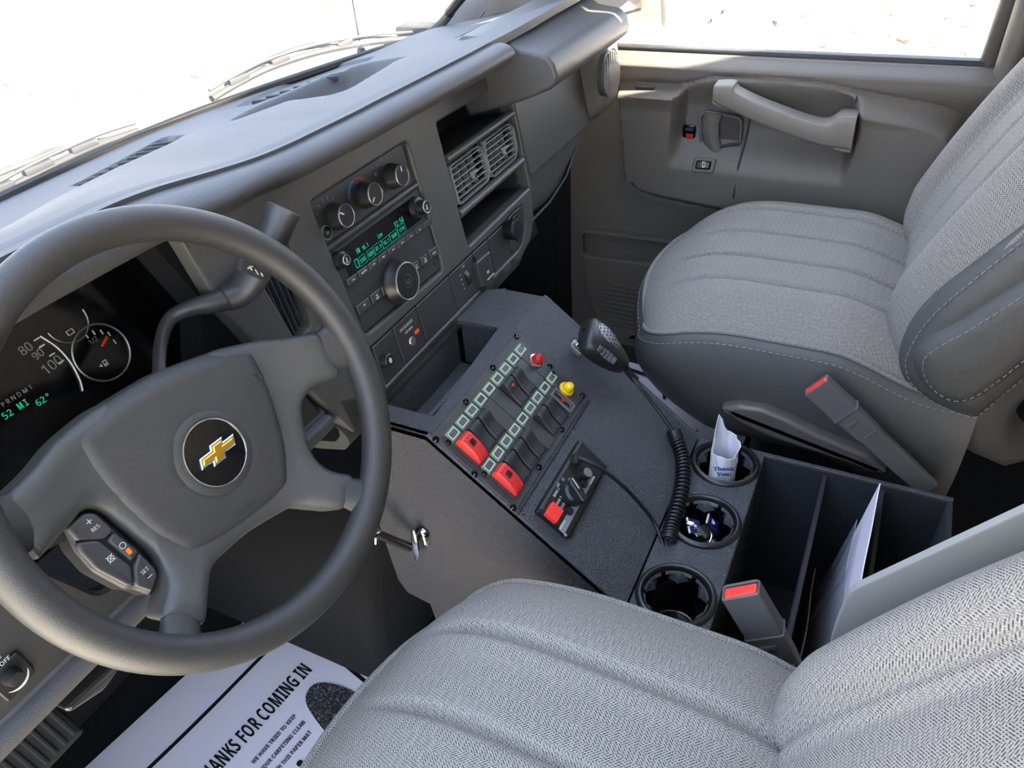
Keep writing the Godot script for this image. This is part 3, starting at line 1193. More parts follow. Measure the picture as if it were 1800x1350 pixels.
func build_door() -> void:
	var dr := thing("door_1", "closed passenger door with warm grey trim beside the passenger seat", "door")
	dr.set_meta("kind", "structure")
	var seam := [Vector2(-0.5474, 0.7922), Vector2(-0.472, 0.7965), Vector2(-0.4074, 0.7981), Vector2(-0.3518, 0.8142), Vector2(-0.2971, 0.8172), Vector2(-0.1673, 0.8171), Vector2(-0.0417, 0.8004), Vector2(0.0474, 0.7883), Vector2(0.091, 0.7726), Vector2(0.1089, 0.755), Vector2(0.1146, 0.7433), Vector2(0.1192, 0.7045), Vector2(0.1182, 0.6649)]
	var loop := curve(seam, 4)
	loop.append_array([Vector2(0.10, 0.55), Vector2(0.06, 0.47), Vector2(-0.03, 0.44), Vector2(-0.15, 0.47)])
	loop.append_array(curve([Vector2(-0.2743, 0.5313), Vector2(-0.3606, 0.5393), Vector2(-0.4499, 0.5475), Vector2(-0.5027, 0.5609), Vector2(-0.5191, 0.5854), Vector2(-0.5266, 0.6299), Vector2(-0.5346, 0.7157), Vector2(-0.5421, 0.791)], 3))
	var armr := PackedVector2Array(loop)
	var rec := soft([Vector2(-0.404, 0.80), Vector2(-0.36, 0.825), Vector2(-0.15, 0.826), Vector2(-0.078, 0.80), Vector2(-0.070, 0.745), Vector2(-0.080, 0.628), Vector2(-0.26, 0.630), Vector2(-0.412, 0.634), Vector2(-0.408, 0.72)], 0.015)
	var m := MB.new()
	var ys := []
	var y := 0.847
	while y > 0.14:
		ys.append(y)
		y -= 0.0016 if y > 0.826 else (0.0034 if y > 0.42 else 0.012)
	var rows := []
	for yy in ys:
		var row := PackedVector3Array()
		for j in 217:
			var z := -0.66 + 0.81 * j / 216.0
			row.append(Vector3(1.60 - door_depth(z, yy, armr, rec), yy, z))
		rows.append(row)
	m.slab(rows, Vector3(0.06, 0, 0))
	part("trim_panel", m, M.door, dr, 45)
	# the seam between front and rear panel
	var sm := MB.new()
	var sp := []
	for q in [Vector2(-0.2698, 0.7487), Vector2(-0.2711, 0.7118), Vector2(-0.2736, 0.6537), Vector2(-0.275, 0.5928), Vector2(-0.2727, 0.5373)]:
		sp.append(Vector3(1.5990 - door_depth(q.x, q.y, armr, rec), q.y, q.x))
	sm.tube(sp, 0.0022, 6)
	part("seam", sm, M.dark, dr)
	# belt seal and glass
	var bs := MB.new()
	bs.box(Vector3(1.605, 0.846, -0.23), Vector3(0.03, 0.018, 0.72), 0.006, 2)
	part("glass_seal", bs, M.rubber, dr)
	var wf := MB.new()
	wf.tube([Vector3(1.605, 0.835, 0.118), Vector3(1.60, 0.95, 0.122), Vector3(1.575, 1.2, 0.116), Vector3(1.53, 1.45, 0.10)], 0.017, 10)
	wf.tube([Vector3(1.6, 0.84, -0.62), Vector3(1.585, 0.97, -0.62), Vector3(1.53, 1.45, -0.16), Vector3(1.53, 1.45, 0.10)], 0.017, 10)
	part("window_frame", wf, M.door_dark, dr)
	var wt := MB.new()
	wt.tube([Vector3(1.575, 0.82, 0.146), Vector3(1.575, 0.95, 0.148), Vector3(1.55, 1.2, 0.142), Vector3(1.50, 1.45, 0.125)], 0.022, 12)
	part("frame_trim", wt, M.door, dr)
	var gp := MB.new()
	gp.slab([PackedVector3Array([Vector3(1.612, 0.83, -0.62), Vector3(1.612, 0.83, 0.11)]), PackedVector3Array([Vector3(1.60, 0.95, -0.62), Vector3(1.60, 0.95, 0.11)]), PackedVector3Array([Vector3(1.575, 1.2, -0.38), Vector3(1.575, 1.2, 0.11)]), PackedVector3Array([Vector3(1.535, 1.45, -0.16), Vector3(1.535, 1.45, 0.10)])], Vector3(0.004, 0, 0))
	part("window_2", gp, M.glass, dr, 179)
	# skin outside
	var os := MB.new()
	os.box(Vector3(1.68, 0.36, -0.25), Vector3(0.03, 0.96, 0.82), 0.01)
	part("outer_skin", os, M.van_white, dr)
	# pull handle
	var h := MB.new()
	var top := [Vector3(1.485, 0.8188, -0.3293), Vector3(1.485, 0.8207, -0.2966), Vector3(1.485, 0.8089, -0.287), Vector3(1.485, 0.7861, -0.2262), Vector3(1.485, 0.7621, -0.1321), Vector3(1.485, 0.7768, -0.1015), Vector3(1.485, 0.7781, -0.0713)]
	var bot := [Vector3(1.485, 0.7895, -0.3288), Vector3(1.485, 0.7779, -0.3115), Vector3(1.485, 0.7692, -0.2849), Vector3(1.485, 0.7464, -0.221), Vector3(1.485, 0.7217, -0.1254), Vector3(1.485, 0.7181, -0.095), Vector3(1.485, 0.7152, -0.07)]
	rows = []
	for k in 9:
		var a := PI * k / 8.0
		var row := PackedVector3Array()
		var t1 := curve(top, 4)
		var b1 := curve(bot, 4)
		for j in t1.size():
			var mid: Vector3 = (t1[j] + b1[j]) / 2
			var hv: Vector3 = (t1[j] - b1[j]) / 2
			# soft rectangle section
			var cy := signf(cos(a)) * pow(absf(cos(a)), 0.45)
			var cx := pow(sin(a), 0.45)
			row.append(mid + hv * cy + Vector3(0.022 - 0.026 * cx, 0, 0))
		rows.append(row)
	var t2 := PackedVector3Array()
	h.slab(rows, Vector3(0.016, 0, 0))
	part("pull_handle", h, M.door_light, dr, 50)
	# end block where the handle meets the arm rest
	var eb := MB.new()
	eb.prism(soft([Vector2(0.3316, 0.8145), Vector2(0.2996, 0.8164), Vector2(0.2896, 0.8014), Vector2(0.3013, 0.7698), Vector2(0.3329, 0.7815)], 0.004), 0.0, 0.045, 0.004, Transform3D(Basis(Vector3(0, 0, -1), Vector3.UP, Vector3(1, 0, 0)), Vector3(1.497, 0, 0)))
	eb.prism(soft([Vector2(0.1019, 0.7752), Vector2(0.0715, 0.7765), Vector2(0.0702, 0.7134), Vector2(0.0994, 0.717), Vector2(0.1168, 0.7545)], 0.004), 0.0, 0.06, 0.004, Transform3D(Basis(Vector3(0, 0, -1), Vector3.UP, Vector3(1, 0, 0)), Vector3(1.487, 0, 0)))
	part("handle_mount", eb, M.door_light, dr)
	# latch
	var lt := MB.new()
	var lo := soft([Vector2(-0.3693, 0.7405), Vector2(-0.3564, 0.7516), Vector2(-0.288, 0.7444), Vector2(-0.2804, 0.736), Vector2(-0.2774, 0.679), Vector2(-0.2906, 0.6636), Vector2(-0.3492, 0.6662), Vector2(-0.3621, 0.6794)], 0.01)
	var onx := Transform3D(Basis(Vector3(0, 0, 1), Vector3.UP, Vector3(-1, 0, 0)), Vector3(1.553, 0, 0))
	lt.prism(lo, 0.0, 0.008, 0.002, onx, [MB.inset(lo if not Geometry2D.is_polygon_clockwise(lo) else rev(lo), 0.006)])
	var lm := part("latch_bezel", lt, M.door, dr)
	var lc := MB.new()
	lc.prism(lo, -0.002, 0.001, 0.0, onx)
	part("latch_cup", lc, M.door_dark, dr)
	var pd := MB.new()
	rows = []
	for q in [Vector3(1.545, 0.7493, -0.3481), Vector3(1.545, 0.7285, -0.3532), Vector3(1.545, 0.7056, -0.3512), Vector3(1.545, 0.6827, -0.3446), Vector3(1.545, 0.6704, -0.3365)]:
		var row := PackedVector3Array()
		for k in 7:
			var s := k / 6.0
			row.append(q + Vector3(-0.012 * sin(PI * s * 0.8), 0, 0.036 * s - 0.008))
		rows.append(row)
	pd.slab(rows, Vector3(0.006, 0, 0))
	part("release_paddle", pd, M.door, dr, 60)
	var lv := MB.new()
	lv.tube([Vector3(1.543, 0.6772, -0.3226), Vector3(1.543, 0.6841, -0.3118), Vector3(1.543, 0.689, -0.2974), Vector3(1.543, 0.6916, -0.2818)], [0.004, 0.0035, 0.003, 0.003], 8)
	part("lock_lever", lv, M.dark, dr)
	# lock slider with its red tell-tale
	var onx2 := Transform3D(Basis(Vector3(0, 0, 1), Vector3.UP, Vector3(-1, 0, 0)), Vector3(1.556, 0, 0))
	var rd := MB.new()
	rd.prism(soft([Vector2(-0.4005, 0.7173), Vector2(-0.3733, 0.7172), Vector2(-0.373, 0.6819), Vector2(-0.4005, 0.6818)], 0.004), 0, 0.006, 0.0015, onx2)
	part("reflector_housing", rd, M.gloss, dr)
	var rr := MB.new()
	rr.prism([Vector2(-0.3922, 0.7004), Vector2(-0.3768, 0.7006), Vector2(-0.377, 0.6875), Vector2(-0.3925, 0.6873)], 0.005, 0.0075, 0.001, onx2)
	part("reflector", rr, mat(Color(0.58, 0.10, 0.09), 0.4), dr, 38, "small red square")
	var rg := MB.new()
	rg.prism([Vector2(-0.3943, 0.7131), Vector2(-0.3766, 0.7134), Vector2(-0.3772, 0.7064), Vector2(-0.395, 0.7061)], 0.005, 0.0075, 0.001, onx2)
	part("slider", rg, M.dark, dr)
	# window switch on the sloping shelf
	var so := soft([Vector2(-0.3628, 0.6643), Vector2(-0.3184, 0.6651), Vector2(-0.3203, 0.636), Vector2(-0.3653, 0.6349)], 0.007)
	var onx3 := Transform3D(Basis(Vector3(0, 0, 1), Vector3(0.34, 0.94, 0), Vector3(-0.94, 0.34, 0)), Vector3(1.520 - 0.34 * 0.66, 0.66 * 0.06, 0))
	var sw := MB.new()
	sw.prism(so, 0, 0.006, 0.002, onx3)
	part("switch_bezel", sw, M.door, dr)
	var sk := MB.new()
	sk.prism(soft([Vector2(-0.3565, 0.6589), Vector2(-0.326, 0.6595), Vector2(-0.328, 0.6425), Vector2(-0.3587, 0.6417)], 0.003), 0.004, 0.010, 0.003, onx3)
	part("lock_switch", sk, M.gloss, dr)
	var ic := MB.new()
	ic.prism([Vector2(-0.3446, 0.6577), Vector2(-0.3375, 0.6572), Vector2(-0.3377, 0.6463), Vector2(-0.3436, 0.6457)], 0.0098, 0.0106, 0, onx3, [[Vector2(-0.3426, 0.6555), Vector2(-0.3391, 0.6552), Vector2(-0.3391, 0.6486), Vector2(-0.342, 0.6483)]])
	part("padlock_mark", ic, M.print_white, dr)
	# slot with the window switch on top of the pod
	var ps := MB.new()
	ps.prism(soft([Vector2(-0.4899, 0.8018), Vector2(-0.4468, 0.8033), Vector2(-0.4523, 0.7965), Vector2(-0.4873, 0.7954)], 0.001), 0, 0.003, 0.0005, Transform3D(Basis(Vector3(0, 0, 1), Vector3.UP, Vector3(-1, 0, 0)), Vector3(1.505, 0, 0)))
	part("window_switch", ps, M.dark, dr)
	# map pocket
	var pk := MB.new()
	var px := Transform3D(Basis(Vector3(0, 0, 1), Vector3.UP, Vector3(-1, 0, 0)), Vector3(1.565, 0, 0))
	var po := soft([Vector2(-0.6294, 0.4535), Vector2(-0.3843, 0.4583), Vector2(-0.337, 0.3528), Vector2(-0.3942, 0.1813), Vector2(-0.5735, 0.1579), Vector2(-0.6193, 0.3006)], 0.02)
	var ph := soft([Vector2(-0.6222, 0.4442), Vector2(-0.4127, 0.4496), Vector2(-0.427, 0.3921), Vector2(-0.6229, 0.3868)], 0.01)
	pk.prism(po, 0.0, 0.022, 0.006, px, [ph], 0, 2)
	part("pocket_panel", pk, M.door, dr)
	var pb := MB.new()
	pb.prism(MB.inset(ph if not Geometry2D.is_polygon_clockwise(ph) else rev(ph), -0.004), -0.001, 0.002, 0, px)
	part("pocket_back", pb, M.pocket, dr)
	for k in 11:
		var sl := MB.new()
		var y0 := 490 + k * 8.2
		var q0 := Vector3(1.542, 0.322 - 0.0125 * k, -0.60 + 0.004 * absf(k - 4))
		sl.box(q0 + Vector3(0, 0, 0.075), Vector3(0.006, 0.0045, 0.13 - 0.006 * absf(k - 4)), 0.002)
		part("speaker_slat", sl, M.door, dr)



# ------------------------------------------------------------------ dashboard
func stack() -> Transform3D:      # the leaning face of the centre stack; local x, y along it, z out of it
	return frame(Vector3(0, 0.738, -0.545), Vector3.RIGHT, Vector3(0, 1, -0.197))

func crease_z(x: float) -> float:
	return lin([Vector2(-0.2, -0.60), Vector2(0.3, -0.615), Vector2(0.46, -0.61), Vector2(0.62, -0.578), Vector2(0.95, -0.545), Vector2(1.13, -0.535), Vector2(1.6, -0.535)], x)

func deck_y(x: float, z: float, tray: PackedVector2Array, pad: Array, slots: Array) -> float:
	var y := 0.975 + 0.19 * (z + 0.60)
	# padded top behind its front edge
	var zp := lin(pad, x)
	var e := z - zp
	y += 0.014 * sstep(-0.004, 0.022, e) * (1 - 0.45 * sstep(0.04, 0.3, e))
	# crest over the instruments
	y += 0.016 * sstep(0.60, 0.40, x) * sstep(-0.01, 0.12, e)
	# bows down towards both ends
	y -= 0.05 * pow(clampf((x - 1.34) / 0.3, 0, 1), 2)
	var it := inside(tray, Vector2(x, z))
	if it > -0.004:
		y -= 0.034 * sstep(-0.004, 0.02, it)
	for k in slots.size():
		var q := inside(slots[k], Vector2(x, z))
		if q > -0.003:
			y -= (0.005 if k == 1 else 0.012) * sstep(-0.003, 0.004, q)
	return y

func build_dashboard() -> void:
	var d := thing("dashboard", "long dark grey dashboard with padded top running across the van", "dashboard")
	var tray := soft([Vector2(0.8093, -0.8744), Vector2(0.886, -0.891), Vector2(0.9722, -0.8826), Vector2(1.0858, -0.8752), Vector2(1.1073, -0.8293), Vector2(1.0982, -0.7637), Vector2(1.0694, -0.709), Vector2(1.0431, -0.7106), Vector2(0.9461, -0.6826), Vector2(0.8391, -0.6661), Vector2(0.8127, -0.6753), Vector2(0.8135, -0.721), Vector2(0.8254, -0.8116)], 0.02, 4)
	var padp := [Vector2(0.4036, -0.7961), Vector2(0.4787, -0.829), Vector2(0.5725, -0.851), Vector2(0.7141, -0.8527), Vector2(0.7462, -0.8086), Vector2(1.0, -0.70), Vector2(1.06, -0.69), Vector2(1.12, -0.655), Vector2(1.2, -0.61), Vector2(1.28, -0.575), Vector2(1.6, -0.57)]
	padp.push_front(Vector2(-0.2, -0.80))
	var slotpx := [
		[Vector2(0.5764, -0.9234), Vector2(0.5918, -0.9231), Vector2(0.6685, -0.9439), Vector2(0.7705, -0.9742), Vector2(0.7632, -0.9257), Vector2(0.7406, -0.9151), Vector2(0.6453, -0.9001), Vector2(0.5693, -0.8852)],
		[Vector2(0.9174, -0.9626), Vector2(0.9803, -0.9794), Vector2(1.0801, -0.9749), Vector2(1.156, -0.9425), Vector2(1.1653, -0.8645), Vector2(1.1218, -0.8484), Vector2(1.0472, -0.8952), Vector2(0.9534, -0.9034), Vector2(0.9085, -0.9184)],
		[Vector2(1.1413, -0.7204), Vector2(1.1961, -0.7097), Vector2(1.2942, -0.6945), Vector2(1.3161, -0.6767), Vector2(1.2579, -0.6474), Vector2(1.147, -0.6383), Vector2(1.1098, -0.66)]]
	var slots := []
	for s in slotpx:
		slots.append(PackedVector2Array(s))
	var base := base_curve()
	var m := MB.new()
	var rows := []
	var nx := 330
	for i in 96:
		var s := i / 95.0
		var row := PackedVector3Array()
		for j in nx:
			var x := -0.14 + 1.66 * j / (nx - 1.0)
			var z0 := -0.9
			for k in base.size() - 1:
				if base[k + 1].x >= x:
					z0 = lerpf(base[k].z, base[k + 1].z, clampf((x - base[k].x) / (base[k + 1].x - base[k].x), 0, 1))
					break
			var z := lerpf(z0, crease_z(x), s)
			row.append(Vector3(x, deck_y(x, z, tray, padp, slots), z))
		rows.append(row)
	m.slab(rows, Vector3(0, -0.012, 0))
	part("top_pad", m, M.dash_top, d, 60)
	# demister slats standing in their slots
	for k in 9:
		for q in ([0, 1] if k < 6 else [0]):
			var sl := MB.new()
			var a: Vector2 = slots[q][1].lerp(slots[q][3 + q], (k + 0.4) / 9.0)
			var b: Vector2 = (slots[q][7 + q] - slots[q][1])
			var p := a + b * 0.55
			sl.box(Vector3.ZERO, Vector3(0.004, 0.010, 0.03), 0.002, 1, Transform3D(Basis(Vector3.UP, 0.7), Vector3(p.x, deck_y(p.x, p.y, PackedVector2Array([Vector2(9, 9), Vector2(9, 9.1), Vector2(9.1, 9)]), padp, []) - 0.006, p.y)))
			part("demister_slat", sl, M.dash, d)
	# soft lip along the rear edge of the pad
	var lp := MB.new()
	rows = []
	for j in 61:
		var x := -0.14 + 1.16 * j / 60.0
		var zc := crease_z(x)
		var yc := deck_y(x, zc, tray, padp, [])
		var row := PackedVector3Array()
		var w := 1.0
		for q in [Vector2(-0.012, -0.002), Vector2(-0.004, -0.0035), Vector2(0.001, -0.0045), Vector2(0.006, -0.0035), Vector2(0.014, -0.0035), Vector2(0.023, -0.006), Vector2(0.029, -0.0105), Vector2(0.0315, -0.016), Vector2(0.030, -0.022), Vector2(0.023, -0.029), Vector2(0.008, -0.036), Vector2(-0.016, -0.046)]:
			# left of the stack the lip becomes the hood over the instruments
			var hood := sstep(0.56, 0.46, x)
			var z: float = zc + q.x * (1 + hood * 0.5)
			var y: float = yc + q.y * (1 + hood * 0.25)
			row.append(Vector3(x, y, z))
		rows.append(row)
	lp.slab(rows, Vector3(0, 0, -0.012))
	part("lip", lp, M.dash, d, 70)
	# face with its two big openings
	var st := stack()
	var fc := MB.new()
	var out := [Vector2(0.445, 0.222), Vector2(0.452, 0.14), Vector2(0.478, 0.06), Vector2(0.50, 0.02), Vector2(0.52, -0.03), Vector2(0.545, -0.09), Vector2(1.03, -0.092), Vector2(1.075, -0.08), Vector2(1.103, -0.055), Vector2(1.118, -0.02), Vector2(1.124, 0.03), Vector2(1.142, 0.205), Vector2(1.13, 0.222)]
	var vo := soft([Vector2(0.9034, 0.18), Vector2(1.1313, 0.1762), Vector2(1.1175, 0.0022), Vector2(0.8937, -0.0021)], 0.004, 3)
	var ro := soft([Vector2(0.6205, 0.1815), Vector2(0.826, 0.181), Vector2(0.8195, -0.003), Vector2(0.6255, 0.0025)], 0.008, 3)
	var low := PackedVector2Array([Vector2(0.6255, -0.0165), Vector2(1.0, -0.0165), Vector2(1.05, -0.012), Vector2(1.076, -0.014), Vector2(1.078, -0.030), Vector2(1.066, -0.055), Vector2(1.05, -0.068), Vector2(1.03, -0.074), Vector2(0.6275, -0.074)])
	var lv := soft([Vector2(0.508, 0.172), Vector2(0.572, 0.172), Vector2(0.557, 0.085), Vector2(0.551, 0.062), Vector2(0.522, 0.056)], 0.006, 3)
	fc.prism(out, -0.02, 0.0, 0.004, st, [vo, ro, low, lv], 0, 2)
	part("face_panel", fc, M.face, d, 45)
	# the pocket walls behind the opening
	var pw := MB.new()
	pw.prism(MB.inset(rev(vo) if Geometry2D.is_polygon_clockwise(vo) else vo, -0.004), -0.095, -0.018, 0.0, st, [vo])
	pw.prism(MB.inset(rev(vo) if Geometry2D.is_polygon_clockwise(vo) else vo, -0.004), -0.10, -0.094, 0.0, st)
	part("pocket_liner", pw, M.dark, d)
	var sb := MB.new()
	sb.prism([Vector2(0.60, 0.2), Vector2(0.84, 0.2), Vector2(0.84, -0.015), Vector2(0.60, -0.015)], -0.045, -0.040, 0.0, st)
	sb.prism([Vector2(0.60, -0.006), Vector2(1.12, -0.006), Vector2(1.12, -0.085), Vector2(0.60, -0.085)], -0.024, -0.008, 0.0, st)
	sb.prism([Vector2(0.49, 0.2), Vector2(0.59, 0.2), Vector2(0.59, 0.04), Vector2(0.49, 0.04)], -0.06, -0.03, 0.0, st)
	part("backing", sb, M.black, d)
	# tall vent left of the radio
	for k in 4:
		var s := MB.new()
		s.box(Vector3(0.530 + 0.008 * k - 0.004, 0.11, -0.02), Vector3(0.002, 0.115, 0.014), 0.0008, 1, st)
		part("side_vent_slat", s, M.dash, d)
	# bars above and below the twin vents
	for q in [[0.906, 0.126, 1.124, 0.126, 0.0075], [0.899, 0.046, 1.119, 0.049, 0.0085]]:
		var b := MB.new()
		b.tube([st * Vector3(q[0], q[1], -0.007), st * Vector3(q[2], q[3], -0.007)], q[4], 14, false, 0.8)
		part("bar", b, M.face, d)
	var shelf := MB.new()
	shelf.box(Vector3(1.013, 0.127, -0.055), Vector3(0.22, 0.006, 0.085), 0.002, 1, st)
	shelf.box(Vector3(1.010, 0.047, -0.055), Vector3(0.215, 0.006, 0.085), 0.002, 1, st)
	part("shelf", shelf, M.dark, d)
	# twin louvred vents
	for u in 2:
		var x0: float = [0.9075, 1.0125][u]
		var x1: float = [1.0085, 1.1155][u]
		var fr := MB.new()
		var oo: Array = [Vector2(x0, 0.116), Vector2(x1 - 0.012, 0.1165), Vector2(x1, 0.104), Vector2(x1 + 0.001, 0.07), Vector2(x1 - 0.008, 0.0585), Vector2(x0 - 0.002, 0.057)]
		if u == 1:
			oo = [Vector2(x0 + 0.004, 0.1165), Vector2(x1 - 0.012, 0.1165), Vector2(x1, 0.104), Vector2(x1 - 0.003, 0.072), Vector2(x1 - 0.016, 0.0585), Vector2(x0 + 0.003, 0.057), Vector2(x0 - 0.002, 0.07), Vector2(x0 - 0.001, 0.10)]
		var o2 := soft(oo, 0.006, 3)
		if Geometry2D.is_polygon_clockwise(o2):
			o2.reverse()
		fr.prism(o2, -0.012, -0.002, 0.0008, st, [MB.inset(o2, 0.0016)])
		var v := part("air_vent", fr, M.satin_dark, d)
		for k in 6:
			var s := MB.new()
			var y := 0.0655 + 0.0088 * k
			s.box(Vector3((x0 + x1) / 2 - 0.001, y, -0.008), Vector3(x1 - x0 - 0.004, 0.0013, 0.007), 0.0005, 1, st)
			part("louvre", s, M.satin_dark, v)
		for k in 4:
			var s := MB.new()
			s.box(Vector3(x0 + 0.018 + 0.022 * k, 0.0868, -0.022), Vector3(0.0015, 0.052, 0.012), 0.0005, 1, st)
			part("fin", s, M.satin_dark, v)
		var tb := MB.new()
		tb.box(Vector3((x0 + x1) / 2 + 0.004, 0.0875, -0.001), Vector3(0.014, 0.0045, 0.008), 0.001, 1, st)
		tb.box(Vector3((x0 + x1) / 2 - 0.001, 0.0835, -0.001), Vector3(0.003, 0.010, 0.006), 0.001, 1, st)
		part("tab", tb, M.satin_dark, v)
	# row of switch modules along the bottom of the face
	var xs := [0.6275, 0.6755, 0.7345, 0.826, 0.8975, 0.9495, 1.0105]
	for k in 6:
		var b := MB.new()
		var o3 := PackedVector2Array([Vector2(xs[k] + 0.001, -0.0175), Vector2(xs[k + 1] - 0.001, -0.0175), Vector2(xs[k + 1] - 0.0045, -0.073), Vector2(xs[k] - 0.0025, -0.073)])
		b.prism(o3, -0.012, -0.0006, 0.001, st)
		part("switch_module", b, M.panel, d)
	var cap := MB.new()
	cap.prism(soft([Vector2(1.0115, -0.0165), Vector2(1.05, -0.013), Vector2(1.075, -0.015), Vector2(1.076, -0.030), Vector2(1.064, -0.054), Vector2(1.048, -0.067), Vector2(1.029, -0.073), Vector2(1.008, -0.073)], 0.006), -0.012, -0.0006, 0.001, st)
	part("switch_module", cap, M.panel, d)
	# push knob on the first module
	var pk := MB.new()
	var c1 := Vector2(0.6395, -0.0434)
	pk.lathe([Vector2(0, 0.010), Vector2(0.0075, 0.010), Vector2(0.009, 0.0085), Vector2(0.0098, 0.0), Vector2(0, 0.0)], 20, st * zaxis(Vector3(c1.x, c1.y, 0)))
	part("push_knob", pk, M.knob, d)
	var pkm := MB.new()
	pkm.prism([Vector2(-0.002, -0.0035), Vector2(0.002, -0.0035), Vector2(0.003, 0.001), Vector2(0, 0.004), Vector2(-0.003, 0.001)], 0.0098, 0.0104, 0, st * Transform3D(Basis(), Vector3(c1.x, c1.y, 0)))
	part("knob_mark", pkm, M.print_white, d)
	# airbag lamp on the second module
	var lt := MB.new()
	lt.text("PASSENGER", 0.0042, st * Transform3D(Basis(), Vector3(0.702, -0.0285, -0.0004)))
	lt.text("AIR BAG", 0.0036, st * Transform3D(Basis(), Vector3(0.704, -0.0365, -0.0004)))
	part("lettering", lt, M.print_white, d)
	var ab := MB.new()
	ab.lathe([Vector2(0, 0.002), Vector2(0.006, 0.002), Vector2(0.007, 0.0), Vector2(0, 0)], 18, st * zaxis(Vector3(0.703, -0.054, -0.0006)))
	part("key_cylinder", ab, M.satin, d)
	var am := MB.new()
	am.box(Vector3(0.7185, -0.0475, -0.0004), Vector3(0.010, 0.005, 0.001), 0.0004, 1, st)
	part("warning_light", am, M.amber_dim, d)
	# thumb wheel on the fourth module
	var tw := MB.new()
	tw.lathe([Vector2(0.0, -0.004), Vector2(0.0165, -0.004), Vector2(0.0175, -0.003), Vector2(0.0175, 0.003), Vector2(0.0165, 0.004), Vector2(0.0, 0.004)], 30, st * Transform3D(Basis(Vector3(0, 0, 1), Vector3(1, 0, 0), Vector3(0, 1, 0)), Vector3(0.868, -0.045, -0.013)))
	part("thumb_wheel", tw, M.knob, d)
	for k in 7:
		var rb := MB.new()
		rb.box(Vector3(0.868, -0.045 + 0.0042 * (k - 3), 0.0030 - 0.0004 * (k - 3) * (k - 3)), Vector3(0.007, 0.0012, 0.002), 0.0004, 1, st)
		part("wheel_rib", rb, M.satin_dark, d)
	var twl := MB.new()
	twl.text("OFF", 0.003, st * Transform3D(Basis(), Vector3(0.866, -0.0225, -0.0004)))
	for k in 4:
		twl.lathe([Vector2(0, 0.0005), Vector2(0.0011, 0.0005), Vector2(0.0011, 0), Vector2(0, 0)], 8, st * zaxis(Vector3(0.852, -0.030 - 0.0075 * k, -0.0006)))
	part("lettering", twl, M.print_white, d)
	# hinged flap of the power outlet on the fifth module
	var fl := MB.new()
	fl.prism(soft([Vector2(0.8913, -0.0295), Vector2(0.936, -0.0311), Vector2(0.9266, -0.0799), Vector2(0.8872, -0.07)], 0.002, 2), -0.001, 0.007, 0.002, st)
	part("outlet_flap", fl, M.panel, d)
	var fl2 := MB.new()
	fl2.prism([Vector2(0.8968, -0.0224), Vector2(0.8979, -0.0402), Vector2(0.8975, -0.0815), Vector2(0.8907, -0.0798)], -0.002, 0.004, 0.001, st)
	part("flap_hinge", fl2, M.black, d)
	var flt := MB.new()
	var fo := Vector2(0.9138, -0.0563)
	flt.box(Vector3(fo.x, fo.y, 0.0072), Vector3(0.006, 0.004, 0.0006), 0.0002, 1, st)
	flt.box(Vector3(fo.x + 0.004, fo.y - 0.010, 0.0072), Vector3(0.022, 0.0022, 0.0006), 0.0002, 1, st)
	part("lettering", flt, M.print_white, d)
	# round cap on the last module
	var cb := MB.new()
	var c2 := Vector2(1.0133, -0.0289)
	cb.lathe([Vector2(0, 0.022), Vector2(0.015, 0.021), Vector2(0.0175, 0.018), Vector2(0.0175, 0.010), Vector2(0.0155, 0.0), Vector2(0, 0)], 24, st * zaxis(Vector3(c2.x - 0.002, c2.y, -0.001)))
	cb.box(Vector3(c2.x - 0.0, c2.y + 0.019, 0.017), Vector3(0.014, 0.008, 0.006), 0.002, 1, st)
	cb.box(Vector3(c2.x - 0.0, c2.y - 0.019, 0.015), Vector3(0.008, 0.006, 0.006), 0.002, 1, st)
	part("outlet_cap", cb, M.black, d)
	# under the face: rolls back underneath
	var un := MB.new()
	rows = []
	for x in [0.535, 0.60, 0.75, 0.90, 1.03, 1.075, 1.10]:
		var row := PackedVector3Array()
		var k := sstep(1.02, 1.12, x) * 0.035
		for q in [Vector2(-0.082 + k, -0.010), Vector2(-0.092 + k, -0.004), Vector2(-0.102 + k, -0.006), Vector2(-0.112 + k, -0.018), Vector2(-0.115 + k, -0.06), Vector2(-0.115 + k, -0.2)]:
			row.append(st * Vector3(x, q.x, q.y))
		rows.append(row)
	un.slab(rows, Vector3(0, 0.01, -0.012))
	part("lower_edge", un, M.dash, d, 60)

	# passenger side: glove box face, its door, the lower panel
	var gf := MB.new()
	rows = []
	for i in 33:
		var x := 1.118 + 0.40 * i / 32.0
		var back := 0.10 * pow(clampf((x - 1.40) / 0.12, 0, 1), 2)
		var vb := lin([Vector2(1.11, -0.055), Vector2(1.20, -0.062), Vector2(1.26, -0.055), Vector2(1.33, -0.030), Vector2(1.40, 0.0), Vector2(1.46, 0.035), Vector2(1.52, 0.075)], x)
		var row := PackedVector3Array()
		for q in [Vector2(0.185, -0.010), Vector2(0.012, -0.010), Vector2(0.009, -0.013), Vector2(lerpf(0.009, vb, 0.6), -0.014), Vector2(vb + 0.008, -0.018), Vector2(vb, -0.028), Vector2(vb - 0.004, -0.06), Vector2(vb - 0.002, -0.2)]:
			var p := st * Vector3(x, q.x, q.y)
			row.append(p + Vector3(0, 0, -back))
		rows.append(row)
	gf.slab(rows, Vector3(0, 0.0, -0.012))
	part("glove_panel", gf, M.face, d, 50)
	var gd := MB.new()
	var go := soft([Vector2(1.138, 0.185), Vector2(1.134, 0.014), Vector2(1.405, 0.014), Vector2(1.44, 0.05), Vector2(1.455, 0.12), Vector2(1.455, 0.185)], 0.012, 4)
	gd.prism(go, -0.011, -0.004, 0.002, st)
	part("glove_box_door", gd, M.face, d)
	var gk := MB.new()
	var kp := Vector2(1.4485, 0.0417)
